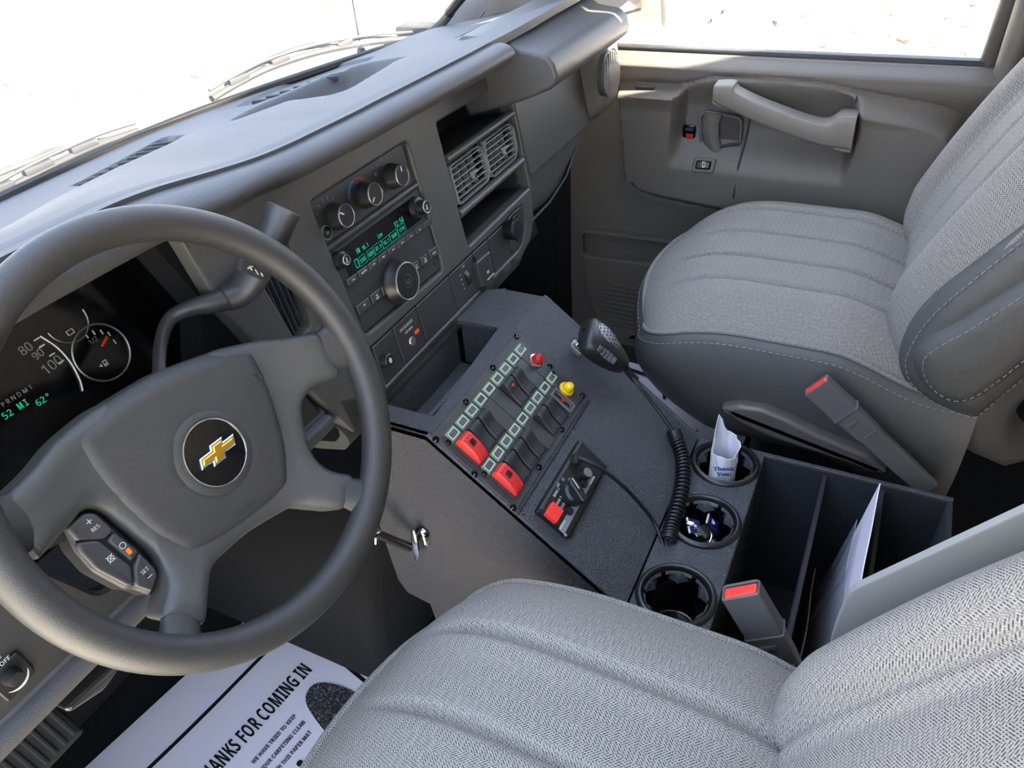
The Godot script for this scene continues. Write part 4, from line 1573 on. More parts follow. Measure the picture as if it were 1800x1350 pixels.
	gk.lathe([Vector2(0, 0.002), Vector2(0.006, 0.002), Vector2(0.010, 0.0015), Vector2(0.011, 0), Vector2(0, 0)], 20, st * zaxis(Vector3(kp.x, kp.y, -0.004)) * Transform3D(Basis.from_scale(Vector3(0.8, 1, 1.25)), Vector3.ZERO))
	part("lock", gk, M.face, d)
	var gt := MB.new()
	gt.tube([st * Vector3(1.09, -0.050, 0.001), st * Vector3(1.20, -0.060, -0.015), st * Vector3(1.29, -0.045, -0.016), st * Vector3(1.40, 0.0, -0.02), st * Vector3(1.47, 0.045, -0.05)], 0.002, 8)
	part("edge_trim", gt, M.dash, d)
	# grab shelf above the glove box
	var sh := MB.new()
	var prof := [Vector2(-0.5366, 0.896), Vector2(-0.5071, 0.9073), Vector2(-0.4776, 0.92), Vector2(-0.4681, 0.9279), Vector2(-0.4649, 0.9409), Vector2(-0.4697, 0.9565), Vector2(-0.4792, 0.9663), Vector2(-0.4899, 0.9697), Vector2(-0.522, 0.974), Vector2(-0.55, 0.990), Vector2(-0.62, 0.990), Vector2(-0.66, 0.96), Vector2(-0.62, 0.87)]
	sh.prism(prof, 0.0, 0.330, 0.006, Transform3D(Basis(Vector3(0, 0, 1), Vector3.UP, Vector3(-1, 0, 0)), Vector3(1.392, 0, 0)), [], 0.006, 3)
	part("grab_shelf", sh, M.dash, d, 50)
	# end of the dashboard with its round vent
	var en := MB.new()
	en.prism(soft([Vector2(-0.80, 0.93), Vector2(-0.58, 0.945), Vector2(-0.528, 0.90), Vector2(-0.515, 0.83), Vector2(-0.525, 0.775), Vector2(-0.56, 0.745), Vector2(-0.80, 0.80)], 0.02), 0, 0.075, 0.02, Transform3D(Basis(Vector3(0, 0, 1), Vector3.UP, Vector3(-1, 0, 0)), Vector3(1.492, 0, 0)), [], 0.0, 4)
	part("end_cap", en, M.door, d, 50)
	var ev := MB.new()
	ev.prism(circle(Vector2(1.448, 0.842), 0.046, 28), 0, 0.012, 0.003, Transform3D(Basis(), Vector3(0, 0, -0.532)), [circle(Vector2(1.448, 0.842), 0.040, 28)])
	var evp := part("air_vent", ev, M.dash, d)
	var evb := MB.new()
	evb.prism(circle(Vector2(1.448, 0.842), 0.041, 28), 0, 0.004, 0, Transform3D(), [])
	evb.xf(Transform3D(Basis(), Vector3(0, 0, -0.531)), Vector2i.ZERO)
	part("duct", evb, M.matt_black, evp)
	for k in 7:
		var s := MB.new()
		var hx := 1.4135 + 0.0115 * k
		s.box(Vector3(hx, 0.842, -0.524), Vector3(0.003, 0.078 * sqrt(maxf(0.05, 1 - pow((hx - 1.448) / 0.042, 2))), 0.010), 0.001)
		part("louvre", s, M.satin_dark, evp)

	# driver's side: face round the column, lower panel and flange
	var lf := MB.new()
	lf.prism(soft([Vector2(-0.14, 0.06), Vector2(0.18, 0.06), Vector2(0.21, -0.015), Vector2(0.44, -0.015), Vector2(0.47, 0.06), Vector2(0.50, 0.02), Vector2(0.52, -0.044), Vector2(-0.14, -0.044)], 0.01), -0.02, -0.006, 0.004, st)
	part("knee_panel", lf, M.knee, d)
	var lg := MB.new()
	rows = []
	for x in [-0.14, 0.1, 0.3, 0.52]:
		var row := PackedVector3Array()
		for q in [Vector2(-0.041, -0.012), Vector2(-0.044, 0.000), Vector2(-0.050, 0.004), Vector2(-0.062, 0.000), Vector2(-0.068, -0.010), Vector2(-0.070, -0.03), Vector2(-0.070, -0.2)]:
			row.append(st * Vector3(x, q.x, q.y))
		rows.append(row)
	lg.slab(rows, Vector3(0, 0.008, -0.01))
	part("lower_edge", lg, M.dash, d, 60)
	var sw := MB.new()
	sw.prism(soft([Vector2(0.1353, 0.0024), Vector2(0.1361, -0.0241), Vector2(0.1084, -0.029), Vector2(0.1067, -0.001)], 0.003), -0.006, -0.002, 0.001, st)
	part("dome_switch_plate", sw, M.black, d)
	var ds := MB.new()
	var dc := Vector2(0.121, -0.0113)
	ds.lathe([Vector2(0, 0.010), Vector2(0.0055, 0.0095), Vector2(0.0068, 0.006), Vector2(0.0078, 0.0), Vector2(0, 0)], 20, st * zaxis(Vector3(dc.x, dc.y, -0.002)))
	part("dome_knob", ds, M.knob, d)
	var dl := MB.new()
	var dt := Vector2(0.1227, -0.0043)
	var dx := st * Transform3D(Basis(), Vector3(dt.x + 0.004, dt.y + 0.0, -0.0018))
	dl.text("DOME OFF", 0.0036, st * Transform3D(Basis(), Vector3(dc.x - 0.004, dc.y + 0.0145, -0.0018)))
	dl.text("THE", 0.0026, st * Transform3D(Basis(), Vector3(dc.x + 0.001, dc.y + 0.0205, -0.0018)))
	part("lettering", dl, M.print_white, d)
	var da := MB.new()
	var arc := []
	var arc2 := []
	for k in 13:
		var a := -2.3 + 1.9 * k / 12.0
		arc.append(Vector2(dc.x, dc.y) + Vector2(cos(a), sin(a)) * 0.0125)
		arc2.push_front(Vector2(dc.x, dc.y) + Vector2(cos(a), sin(a)) * (0.0128 + 0.0018 * sin(PI * k / 12.0)))
	arc.append_array(arc2)
	da.prism(arc, -0.002, -0.0015, 0, st)
	part("dial_mark", da, M.print_white, d)
	# bonnet release under the flange
	var br := MB.new()
	br.prism(soft([Vector2(0.1349, -0.081), Vector2(0.1853, -0.0859), Vector2(0.2027, -0.09), Vector2(0.1679, -0.0982), Vector2(0.1372, -0.0884)], 0.004), -0.05, -0.012, 0.004, st)
	part("bonnet_release", br, M.panel, d)


# ------------------------------------------------------------------ instruments behind the wheel
func build_cluster() -> void:
	var cf := frame(Vector3(0.3175, 0.85, -0.66), Vector3.RIGHT, Vector3(0, 0.9394, -0.3429))
	var c := thing("instrument_cluster", "dark instrument cluster with chrome ringed gauges behind the steering wheel", "gauges", cf)
	var bx := MB.new()
	bx.prism([Vector2(-0.30, -0.10), Vector2(0.165, -0.10), Vector2(0.165, 0.13), Vector2(-0.30, 0.13)], -0.03, -0.004, 0.002)
	part("dial_face", bx, M.gloss, c)
	var hd := MB.new()
	hd.prism([Vector2(-0.30, -0.11), Vector2(0.24, -0.11), Vector2(0.24, 0.085), Vector2(-0.30, 0.085)], -0.02, 0.030, 0.004, Transform3D(), [[Vector2(-0.295, -0.08), Vector2(0.10, -0.08), Vector2(0.155, 0.0), Vector2(0.14, 0.08), Vector2(-0.295, 0.08)]])
	part("hood_wall", hd, M.matt_black, c)
	# fuel gauge
	var fc := Vector2(0.0532, 0.0024)
	var rg := MB.new()
	ring(rg, fc, 0.0285, 0.0011)
	part("fuel_ring", rg, M.satin, c)
	var vr := MB.new()
	arc_line(vr, [Vector2(0.0627, 0.0465), Vector2(0.0617, 0.038), Vector2(0.0577, 0.0307), Vector2(0.05, 0.0249), Vector2(0.0407, 0.024), Vector2(0.0305, 0.0278), Vector2(0.0237, 0.0358), Vector2(0.0216, 0.044)], 0.0007)
	part("volt_ring", vr, M.satin, c)
	var sr := MB.new()
	arc_line(sr, [Vector2(0.0141, 0.0455), Vector2(0.0205, 0.0289), Vector2(0.0222, 0.0104), Vector2(0.0194, -0.0076), Vector2(0.0151, -0.018)], 0.0013)
	part("speedometer_ring", sr, M.satin, c)
	var nd := MB.new()
	var n0 := Vector2(0.0569, 0.0074)
	var n1 := Vector2(0.0666, 0.0121)
	arc_line(nd, [n0, n1], 0.0016)
	part("fuel_needle", nd, mat(Color(0.75, 0.2, 0.08), 0.5), c)
	var mk := MB.new()
	for q in [Vector2(0.0141, 0.0455), Vector2(0.0141, 0.0379), Vector2(0.0169, 0.0266), Vector2(0.0197, 0.0166)]:
		mk.box(Vector3(q.x - 0.004, q.y - 0.001, -0.0035), Vector3(0.006, 0.0014, 0.0006), 0.0002)
	for q in [Vector2(0.0507, 0.0231), Vector2(0.0584, 0.0224), Vector2(0.0654, 0.0188), Vector2(0.0706, 0.0137), Vector2(0.0707, 0.0042)]:
		mk.box(Vector3(q.x, q.y, -0.0035), Vector3(0.0014, 0.005, 0.0006), 0.0002, 1, Transform3D())
	part("scale_mark", mk, M.print_white, c)
	var tx := MB.new()
	var p0 := Vector2(-0.0031, 0.0424)
	var p1 := Vector2(0.0027, 0.0325)
	var p2 := Vector2(0.0075, 0.018)
	var p3 := Vector2(0.0493, 0.0194)
	var p4 := Vector2(-0.0345, 0.0115)
	tx.text("80", 0.0085, Transform3D(Basis(Vector3(0, 0, 1), 0.1), Vector3(p0.x, p0.y, -0.0036)))
	tx.text("90", 0.0075, Transform3D(Basis(Vector3(0, 0, 1), 0.1), Vector3(p1.x, p1.y, -0.0036)))
	tx.text("100", 0.0095, Transform3D(Basis(Vector3(0, 0, 1), 0.1), Vector3(p2.x, p2.y, -0.0036)))
	tx.text("1/2", 0.005, Transform3D(Basis(), Vector3(p3.x + 0.004, p3.y - 0.003, -0.0036)))
	tx.text("P R N D M 1", 0.0042, Transform3D(Basis(), Vector3(p4.x, p4.y, -0.0036)))
	part("dial_lettering", tx, mat(Color(0.42, 0.42, 0.42), 0.6), c)
	var dg := MB.new()
	var p5 := Vector2(-0.0429, 0.0023)
	var p6 := Vector2(-0.0187, -0.0042)
	dg.text("52 MI", 0.0062, Transform3D(Basis(), Vector3(p5.x, p5.y, -0.0036)), 0.0004, "Droid Sans Mono")
	dg.text("62°", 0.0062, Transform3D(Basis(), Vector3(p6.x, p6.y, -0.0036)), 0.0004, "Droid Sans Mono")
	part("display_digits", dg, M.lcd, c)
	var tt := MB.new()
	var b0 := Vector2(0.0398, 0.0343)
	tt.prism([Vector2(b0.x - 0.0035, b0.y - 0.0025), Vector2(b0.x + 0.0035, b0.y - 0.0025), Vector2(b0.x + 0.0035, b0.y + 0.0025), Vector2(b0.x - 0.0035, b0.y + 0.0025)], -0.004, -0.0034, 0, Transform3D(), [[Vector2(b0.x - 0.0029, b0.y - 0.0019), Vector2(b0.x + 0.0029, b0.y - 0.0019), Vector2(b0.x + 0.0029, b0.y + 0.0019), Vector2(b0.x - 0.0029, b0.y + 0.0019)]])
	var b1 := Vector2(0.0504, -0.008)
	tt.prism([Vector2(b1.x - 0.0025, b1.y - 0.003), Vector2(b1.x + 0.002, b1.y - 0.003), Vector2(b1.x + 0.002, b1.y + 0.003), Vector2(b1.x - 0.0025, b1.y + 0.003)], -0.004, -0.0034, 0, Transform3D(), [[Vector2(b1.x - 0.0016, b1.y), Vector2(b1.x + 0.001, b1.y), Vector2(b1.x + 0.001, b1.y + 0.002), Vector2(b1.x - 0.0016, b1.y + 0.002)]])
	tt.prism([Vector2(b1.x - 0.0075, b1.y), Vector2(b1.x - 0.0045, b1.y - 0.002), Vector2(b1.x - 0.0045, b1.y + 0.002)], -0.004, -0.0034, 0)
	part("symbol", tt, M.print_white, c)

func ring(mb: MB, c: Vector2, r: float, w: float) -> void:
	var p := []
	for i in 40:
		p.append(Vector3(c.x + cos(TAU * i / 40) * r, c.y + sin(TAU * i / 40) * r, -0.003))
	mb.tube(p, w, 6, true)

func arc_line(mb: MB, pts: Array, w: float) -> void:
	var q := []
	for p in (curve(pts, 4) if pts.size() > 2 else pts):
		q.append(Vector3(p.x, p.y, -0.003))
	mb.tube(q, w, 6)



# ------------------------------------------------------------------ heater controls and radio
func dial(parent: Node3D, c: Vector2, r: float, h: float, mark_angle: float, seg := 32) -> void:
	var k := MB.new()
	k.lathe([Vector2(0, h), Vector2(r * 0.80, h), Vector2(r * 0.86, h - 0.001), Vector2(r * 0.93, h * 0.55), Vector2(r, h * 0.35), Vector2(r * 1.06, 0.002), Vector2(r * 1.06, 0.0), Vector2(0, 0)], seg, zaxis(Vector3(c.x, c.y, 0)))
	var p := part("knob", k, M.knob, parent)
	var rg := MB.new()
	rg.lathe([Vector2(r * 0.81, h + 0.0004), Vector2(r * 0.835, h + 0.0008), Vector2(r * 0.86, h + 0.0003), Vector2(r * 0.87, h - 0.001), Vector2(r * 0.80, h - 0.001), Vector2(r * 0.81, h + 0.0004)], seg, zaxis(Vector3(c.x, c.y, 0)))
	part("ring", rg, M.satin, p)
	if mark_angle > -9:
		var mk := MB.new()
		mk.box(Vector3(0, r * 0.5, h + 0.0003), Vector3(0.0018, r * 0.42, 0.001), 0.0003, 1, Transform3D(Basis(Vector3(0, 0, 1), mark_angle), Vector3(c.x, c.y, 0)))
		part("pointer", mk, M.print_white, p)

func build_climate_and_radio() -> void:
	var st := stack()
	var cl := thing("climate_control_panel", "dark heater control panel with three round knobs above the radio", "controls", st)
	var b := MB.new()
	b.prism(soft([Vector2(0.6215, 0.1805), Vector2(0.825, 0.1805), Vector2(0.8225, 0.1265), Vector2(0.623, 0.1265)], 0.006), -0.035, -0.006, 0.001)
	part("plate", b, M.panel, cl)
	var k1 := Vector2(0.6491, 0.1516)
	var k2 := Vector2(0.7098, 0.1534)
	var k3 := Vector2(0.7714, 0.1536)
	dial(cl, k1, 0.0158, 0.018, 0.9)
	dial(cl, k2, 0.0158, 0.018, 2.2)
	dial(cl, k3, 0.0158, 0.018, -0.2)
	# blue to red arc round the middle knob
	for q in [[1.7, 2.95, M.blue_mark, "cold_arc"], [0.25, 1.65, M.red_mark, "hot_arc"]]:
		var a := MB.new()
		var o := []
		for i in 13:
			var t: float = lerpf(q[0], q[1], i / 12.0)
			o.append(k2 + Vector2(cos(t), sin(t)) * 0.0222)
		for i in 13:
			var t: float = lerpf(q[1], q[0], i / 12.0)
			o.append(k2 + Vector2(cos(t), sin(t)) * 0.0192)
		a.prism(o, -0.007, -0.0055, 0.0)
		part(q[3], a, q[2], cl)
	var mk := MB.new()
	for i in 5:
		var t := 2.6 - 0.42 * i
		mk.box(Vector3(0, 0.0225, -0.0057), Vector3(0.0012, 0.0035 + 0.0006 * i, 0.0006), 0.0002, 1, Transform3D(Basis(Vector3(0, 0, 1), t - PI / 2), Vector3(k1.x, k1.y, 0)))
	for i in 6:
		var t := 3.7 - 0.52 * i
		var c := k3 + Vector2(cos(t), sin(t)) * 0.0235
		if i % 2 == 0:
			mk.prism(circle(c, 0.0024, 10), -0.0062, -0.0055, 0, Transform3D(), [circle(c, 0.0017, 10)])
		else:
			mk.tube([Vector3(c.x - 0.002, c.y + 0.002, -0.0057), Vector3(c.x, c.y, -0.0057), Vector3(c.x - 0.0005, c.y - 0.0025, -0.0057)], 0.0005, 6)
			mk.tube([Vector3(c.x, c.y, -0.0057), Vector3(c.x + 0.0025, c.y + 0.0005, -0.0057)], 0.0005, 6)
	part("scale_mark", mk, M.print_dim, cl)
	var ac := MB.new()
	var ap := Vector2(0.6321, 0.1388)
	ac.lathe([Vector2(0, 0.002), Vector2(0.0065, 0.002), Vector2(0.008, 0.0), Vector2(0, 0)], 20, zaxis(Vector3(ap.x, ap.y, -0.006)))
	var acb := part("round_button", ac, M.knob, cl)
	var ar := MB.new()
	ar.lathe([Vector2(0.0075, 0.0012), Vector2(0.0085, 0.0014), Vector2(0.009, 0.0), Vector2(0.0075, 0.0012)], 20, zaxis(Vector3(ap.x, ap.y, -0.006)))
	part("ring", ar, M.satin_dark, acb)
	var am := MB.new()
	am.box(Vector3(ap.x, ap.y, -0.0038), Vector3(0.005, 0.004, 0.0005), 0.0002)
	part("symbol", am, mat(Color(0.45, 0.38, 0.22), 0.6), acb)

	# ---- radio
	var r := thing("car_radio", "double height car radio showing a green FM display and a big round knob", "radio", st)
	var f := MB.new()
	f.prism(soft([Vector2(0.6225, 0.118), Vector2(0.8225, 0.118), Vector2(0.8185, -0.0005), Vector2(0.6265, 0.0035)], 0.004), -0.04, -0.004, 0.0015)
	part("faceplate", f, M.panel, r)
	var rd := MB.new()
	rd.tube([Vector3(0.6215, 0.1215, -0.006), Vector3(0.8215, 0.1225, -0.006)], 0.0052, 12)
	part("top_bar", rd, M.panel, r)
	var gw := MB.new()
	gw.prism(soft([Vector2(0.6356, 0.113), Vector2(0.8067, 0.1122), Vector2(0.8084, 0.0794), Vector2(0.8242, 0.0776), Vector2(0.8021, 0.0789), Vector2(0.6392, 0.0763)], 0.002, 2), -0.006, -0.0028, 0.0006)
	part("display_window", gw, M.gloss, r)
	var dg := MB.new()
	var lines := [["FM", Vector2(0.6679, 0.0982), 0.0075], ["95.1", Vector2(0.6832, 0.0971), 0.0070], ["Lee", Vector2(0.7157, 0.0971), 0.0068], ["12:56", Vector2(0.7593, 0.0957), 0.0095],
		["530", Vector2(0.6698, 0.0849), 0.0068], ["600", Vector2(0.6878, 0.0847), 0.0068], ["87.9", Vector2(0.7053, 0.085), 0.0068], ["93.1", Vector2(0.7234, 0.0844), 0.0068], ["1600", Vector2(0.7418, 0.0847), 0.0068], ["1710", Vector2(0.7607, 0.085), 0.0068]]
	for l in lines:
		dg.text(l[0], l[2] * (0.92 if l[0].length() < 4 else 0.85), Transform3D(Basis.from_scale(Vector3(0.66, 0.9, 1)), Vector3(l[1].x, l[1].y, -0.0026)), 0.0004, "Droid Sans Mono")
	var z0 := -0.0026
	var pr := []
	for i in range(4, 10):
		pr.append(lines[i][1])
	for i in 6:
		var q: Vector2 = pr[i]
		var w := 0.0075 if i < 2 else 0.0095
		var o := PackedVector2Array([q + Vector2(-w, -0.0058), q + Vector2(w, -0.0058), q + Vector2(w - 0.001, 0.0058), q + Vector2(-w + 0.001, 0.0058)])
		dg.prism(o, z0 - 0.0003, z0, 0, Transform3D(), [MB.inset(o, 0.00035)])
	var dq := Vector2(0.6582, 0.086)
	var o4 := PackedVector2Array([dq + Vector2(-0.0032, -0.0055), dq + Vector2(0.0032, -0.0055), dq + Vector2(0.0032, 0.0055), dq + Vector2(-0.0032, 0.0055)])
	dg.prism(o4, z0 - 0.0003, z0, 0, Transform3D(), [MB.inset(o4, 0.0008)])
	part("display_text", dg, M.lcd, r)
	# preset keys
	for i in 9:
		var a0 := (Vector2(0.629, 0.0731).lerp(Vector2(0.8265, 0.0681), i / 9.0))
		var a1 := (Vector2(0.629, 0.0731).lerp(Vector2(0.8265, 0.0681), (i + 1) / 9.0))
		var kb := MB.new()
		kb.prism([a0 + Vector2(0.0008, -0.0038), a1 + Vector2(-0.0008, -0.0038), a1 + Vector2(-0.0008, 0.0048), a0 + Vector2(0.0008, 0.0048)], -0.006, 0.0, 0.0012)
		var kk := part("preset_key", kb, M.button, r)
		var km := MB.new()
		var mid := (a0 + a1) / 2
		if i == 0 or i == 1:
			km.text(["FAV", "MENU"][i], 0.0028, Transform3D(Basis(), Vector3(mid.x, mid.y + 0.0005, 0.0002)))
		elif i < 8:
			km.box(Vector3(mid.x, mid.y + 0.0008, 0.0001), Vector3(0.005, 0.0014, 0.0005), 0.0002)
		if km.v.size():
			part("key_mark", km, M.print_white, kk)
	# lower row of keys either side of the big knob
	var lows := [[Vector2(0.6282, 0.0356), Vector2(0.6562, 0.0346)], [Vector2(0.6575, 0.0347), Vector2(0.6802, 0.0338)], [Vector2(0.6816, 0.0339), Vector2(0.7073, 0.0318)], [Vector2(0.7516, 0.0301), Vector2(0.773, 0.0288)], [Vector2(0.7746, 0.0289), Vector2(0.7955, 0.0281)], [Vector2(0.7972, 0.0282), Vector2(0.82, 0.0268)]]
	for i in 6:
		var a0: Vector2 = lows[i][0]
		var a1: Vector2 = lows[i][1]
		var kb := MB.new()
		kb.prism([a0 + Vector2(0.0006, -0.0062), a1 + Vector2(-0.0006, -0.0062), a1 + Vector2(-0.0006, 0.0062), a0 + Vector2(0.0006, 0.0062)], -0.006, -0.0005, 0.0012)
		var kk := part("function_key", kb, M.button, r)
		var km := MB.new()
		var mid := (a0 + a1) / 2
		if i == 5:
			km.text("INFO", 0.0028, Transform3D(Basis(), Vector3(mid.x, mid.y, -0.0003)))
		else:
			km.tube([Vector3(mid.x - 0.002, mid.y + 0.0022, -0.0003), Vector3(mid.x + 0.001, mid.y + 0.0006, -0.0003)], 0.0006, 6)
			km.tube([Vector3(mid.x + 0.002, mid.y + 0.0022, -0.0003), Vector3(mid.x - 0.001, mid.y + 0.0006, -0.0003)], 0.0006, 6)
			if i > 0:
				km.box(Vector3(mid.x, mid.y - 0.0022, -0.0003), Vector3(0.006, 0.0022, 0.0005), 0.0002)
		part("key_mark", km, M.print_white, kk)
	# slot line and frame of the disc bay
	var ln := MB.new()
	for q in [[Vector2(0.6225, 0.068), Vector2(0.6277, 0.0204)], [Vector2(0.8217, 0.06), Vector2(0.8189, 0.0194)], [Vector2(0.6263, 0.0527), Vector2(0.7182, 0.0503)]]:
		ln.tube([Vector3(q[0].x, q[0].y, -0.004), Vector3(q[1].x, q[1].y, -0.004)], 0.0006, 6)
	part("seam", ln, M.black, r)
	# knobs
	var kb := Vector2(0.7154, 0.0315)
	dial(r, kb, 0.0290, 0.017, -99, 40)
	var pw := MB.new()
	pw.lathe([Vector2(0.0085, 0.0172), Vector2(0.0095, 0.0168), Vector2(0.0095, 0.015), Vector2(0.0, 0.015), Vector2(0.0, 0.0162), Vector2(0.008, 0.0162), Vector2(0.0085, 0.0172)], 24, zaxis(Vector3(kb.x, kb.y, 0)))
	part("power_button", pw, M.button, r)
	var pm := MB.new()
	var arc := []
	for i in 12:
		var t := 0.5 + PI / 2 + (TAU - 1.0) * i / 11.0
		arc.append(Vector3(kb.x + cos(t) * 0.0032, kb.y + sin(t) * 0.0032, 0.0166))
	pm.tube(arc, 0.0005, 6)
	pm.box(Vector3(kb.x, kb.y + 0.003, 0.0166), Vector3(0.001, 0.004, 0.0006), 0.0002)
	part("power_mark", pm, M.print_white, r)
	for q in [[Vector2(0.8031, 0.0974), 0.0118, 0.016], [Vector2(0.6311, 0.1038), 0.0088, 0.010]]:
		var k := MB.new()
		var rr: float = q[1]
		var h: float = q[2]
		k.lathe([Vector2(0, h), Vector2(rr * 0.70, h), Vector2(rr * 0.80, h - 0.001), Vector2(rr * 0.84, 0.005), Vector2(rr * 1.15, 0.004), Vector2(rr * 1.3, -0.004), Vector2(0, -0.004)], 26, zaxis(Vector3(q[0].x, q[0].y, 0)))
		var kp := part("knob", k, M.knob, r)
		var g := MB.new()
		g.lathe([Vector2(rr * 0.60, h + 0.0004), Vector2(rr * 0.68, h + 0.0008), Vector2(rr * 0.74, h), Vector2(rr * 0.60, h + 0.0004)], 24, zaxis(Vector3(q[0].x, q[0].y, 0)))
		part("ring", g, M.satin, kp)
		var nt := MB.new()
		nt.box(Vector3(q[0].x, q[0].y, h + 0.0003), Vector3(0.002, 0.006, 0.0006), 0.0002)
		nt.box(Vector3(q[0].x - 0.0014, q[0].y - 0.0025, h + 0.0003), Vector3(0.003, 0.002, 0.0006), 0.0002)
		part("symbol", nt, M.print_white, kp)
	var dot := MB.new()
	var dp := Vector2(0.8059, 0.0106)
	dot.lathe([Vector2(0, 0.001), Vector2(0.0022, 0.001), Vector2(0.0026, 0), Vector2(0, 0)], 12, zaxis(Vector3(dp.x, dp.y, -0.004)))
	part("eject_dot", dot, M.gloss, r)


# ------------------------------------------------------------------ console
func slope_frame() -> Transform3D:   # sloping top of the console: local x across, y up the slope, z out of it
	return frame(Vector3(0, 0.657, -0.434), Vector3.RIGHT, Vector3(0, 0.805, -1))

const CX0 := 0.566   # left and right faces of the console
const CX1 := 0.922

func build_console() -> void:
	var c := thing("equipment_console", "speckled black equipment console standing between the two seats", "console")
	# side boards: one outline in (z, y)
	var side := [Vector2(-0.50, 0.657), Vector2(-0.432, 0.657), Vector2(-0.178, 0.452), Vector2(-0.076, 0.45), Vector2(0.178, 0.45), Vector2(0.178, 0.12), Vector2(-0.46, 0.12), Vector2(-0.4847, 0.3044), Vector2(-0.5231, 0.3123), Vector2(-0.5361, 0.3371), Vector2(-0.5475, 0.4656), Vector2(-0.555, 0.56)]
	var sx := Basis(Vector3(0, 0, 1), Vector3.UP, Vector3(-1, 0, 0))
	for x in [CX0 + 0.008, CX1]:
		var s := MB.new()
		s.prism(side, 0.0, 0.008, 0.0015, Transform3D(sx, Vector3(x, 0, 0)), [], 0.0015)
		part("side_board", s, M.console, c)
	# top: upper deck with its tray opening
	var deck := MB.new()
	var tray := [Vector2(0.8129, 0.5051), Vector2(0.8155, 0.4658), Vector2(0.589, 0.4579), Vector2(0.579, 0.4836)]
	tray[2] = Vector2(0.602, 0.446); tray[3] = Vector2(0.602, 0.53); tray[0].y = 0.53
	tray[1] = Vector2(tray[1].x, 0.462)
	var dx := Transform3D(Basis(Vector3.RIGHT, Vector3(0, 0, -1), Vector3.UP), Vector3(0, 0, 0))
	deck.prism([Vector2(CX0, 0.434), Vector2(CX1, 0.434), Vector2(CX1, 0.50), Vector2(CX1 - 0.03, 0.55), Vector2(CX0, 0.55)], 0.649, 0.657, 0.0015, dx, [soft(tray, 0.006, 3)])
	part("top_deck", deck, M.console, c)
	var tb := MB.new()
	var t0: float = tray[0].x
	tb.box(Vector3((0.602 + t0) / 2, 0.575, -0.495), Vector3(t0 - 0.602, 0.006, 0.09), 0.001)
	tb.box(Vector3((0.602 + t0) / 2, 0.613, -0.454), Vector3(t0 - 0.602 + 0.01, 0.08, 0.006), 0.001)
	tb.box(Vector3(0.598, 0.613, -0.49), Vector3(0.006, 0.08, 0.08), 0.001)
	tb.box(Vector3(t0 + 0.012, 0.613, -0.49), Vector3(0.006, 0.08, 0.08), 0.001)
	tb.box(Vector3((0.602 + t0) / 2, 0.613, -0.535), Vector3(t0 - 0.602, 0.08, 0.006), 0.001)
	part("tray", tb, M.console, c)
	# sloping front board, in its own plane
	var sf := slope_frame()
	var sl := MB.new()
	sl.prism([Vector2(CX0, 0.001), Vector2(CX1, 0.001), Vector2(CX1, -0.3275), Vector2(CX0, -0.3275)], -0.008, 0.0, 0.002, sf, [], 0, 2)
	part("front_board", sl, M.console, c)
	# cup holder board with three holes
	var cb := MB.new()
	var cups := [Vector2(0.6126, 0.1257), Vector2(0.749, 0.1249), Vector2(0.8748, 0.1264)]
	var holes := []
	for q in cups:
		holes.append(circle(Vector2(q.x, 0.127), 0.045, 32))
	cb.prism([Vector2(CX0, 0.178), Vector2(CX1, 0.178), Vector2(CX1, 0.076), Vector2(CX0, 0.076)], 0.442, 0.45, 0.0015, dx, holes)
	part("cup_board", cb, M.console, c)
	# storage box: walls, floor and two dividers
	var bw := MB.new()
	bw.box(Vector3(0.744, 0.28, -0.0805), Vector3(0.34, 0.32, 0.008), 0.001)
	part("box_wall", bw, M.felt, c)
	var bw2 := MB.new()
	bw2.box(Vector3(0.744, 0.28, 0.174), Vector3(0.34, 0.336, 0.008), 0.001)
	part("box_wall", bw2, M.felt, c)
	for x in [CX0 + 0.0095, CX1 - 0.0095]:
		var il := MB.new()
		il.box(Vector3(x, 0.283, 0.049), Vector3(0.003, 0.33, 0.245), 0.0008)
		part("box_lining", il, M.felt, c)
	var bf := MB.new()
	bf.box(Vector3(0.744, 0.165, 0.05), Vector3(0.345, 0.01, 0.25), 0.002)
	part("box_floor", bf, M.felt, c)
	for z in [0.0115, 0.0895]:
		var dv := MB.new()
		dv.box(Vector3(0.744, 0.305, z), Vector3(0.335, 0.275, 0.006), 0.0015)
		part("divider", dv, M.felt, c)
	# little screws
	for q in [Vector2(0.7453, -0.1503), Vector2(0.5715, -0.1535), Vector2(0.9262, -0.3206)]:
		var s := MB.new()
		s.lathe([Vector2(0, 0.0012), Vector2(0.0022, 0.001), Vector2(0.003, 0.0), Vector2(0, 0)], 12, sf * zaxis(Vector3(q.x, q.y, 0)))
		part("screw", s, M.black, c)
	# raised seam strip below the switch panel
	var st := MB.new()
	st.box(Vector3((CX0 + 0.81) / 2, -0.1475, 0.0008), Vector3(0.81 - CX0, 0.002, 0.002), 0.0006, 1, sf)
	part("seam", st, M.black, c)

	# chrome T handle on the left side
	var h := thing("chrome_handle", "chrome T handle on a rod sticking out of the left side of the console", "handle")
	var p0 := Vector3(0.52, 0.4978, -0.5106)
	var p1 := Vector3(0.545, 0.4569, -0.4787)
	var rod := MB.new()
	rod.tube([p0, p0.lerp(p1, 0.5), p1], 0.0062, 14)
	rod.tube([p1, p1 + Vector3(0.021, 0.0, 0.0)], 0.004, 10)
	part("rod", rod, M.gunmetal, h)
	var pd := MB.new()
	var a := Vector3(0.548, 0.4926, -0.4707)
	var b := Vector3(0.548, 0.4283, -0.4771)
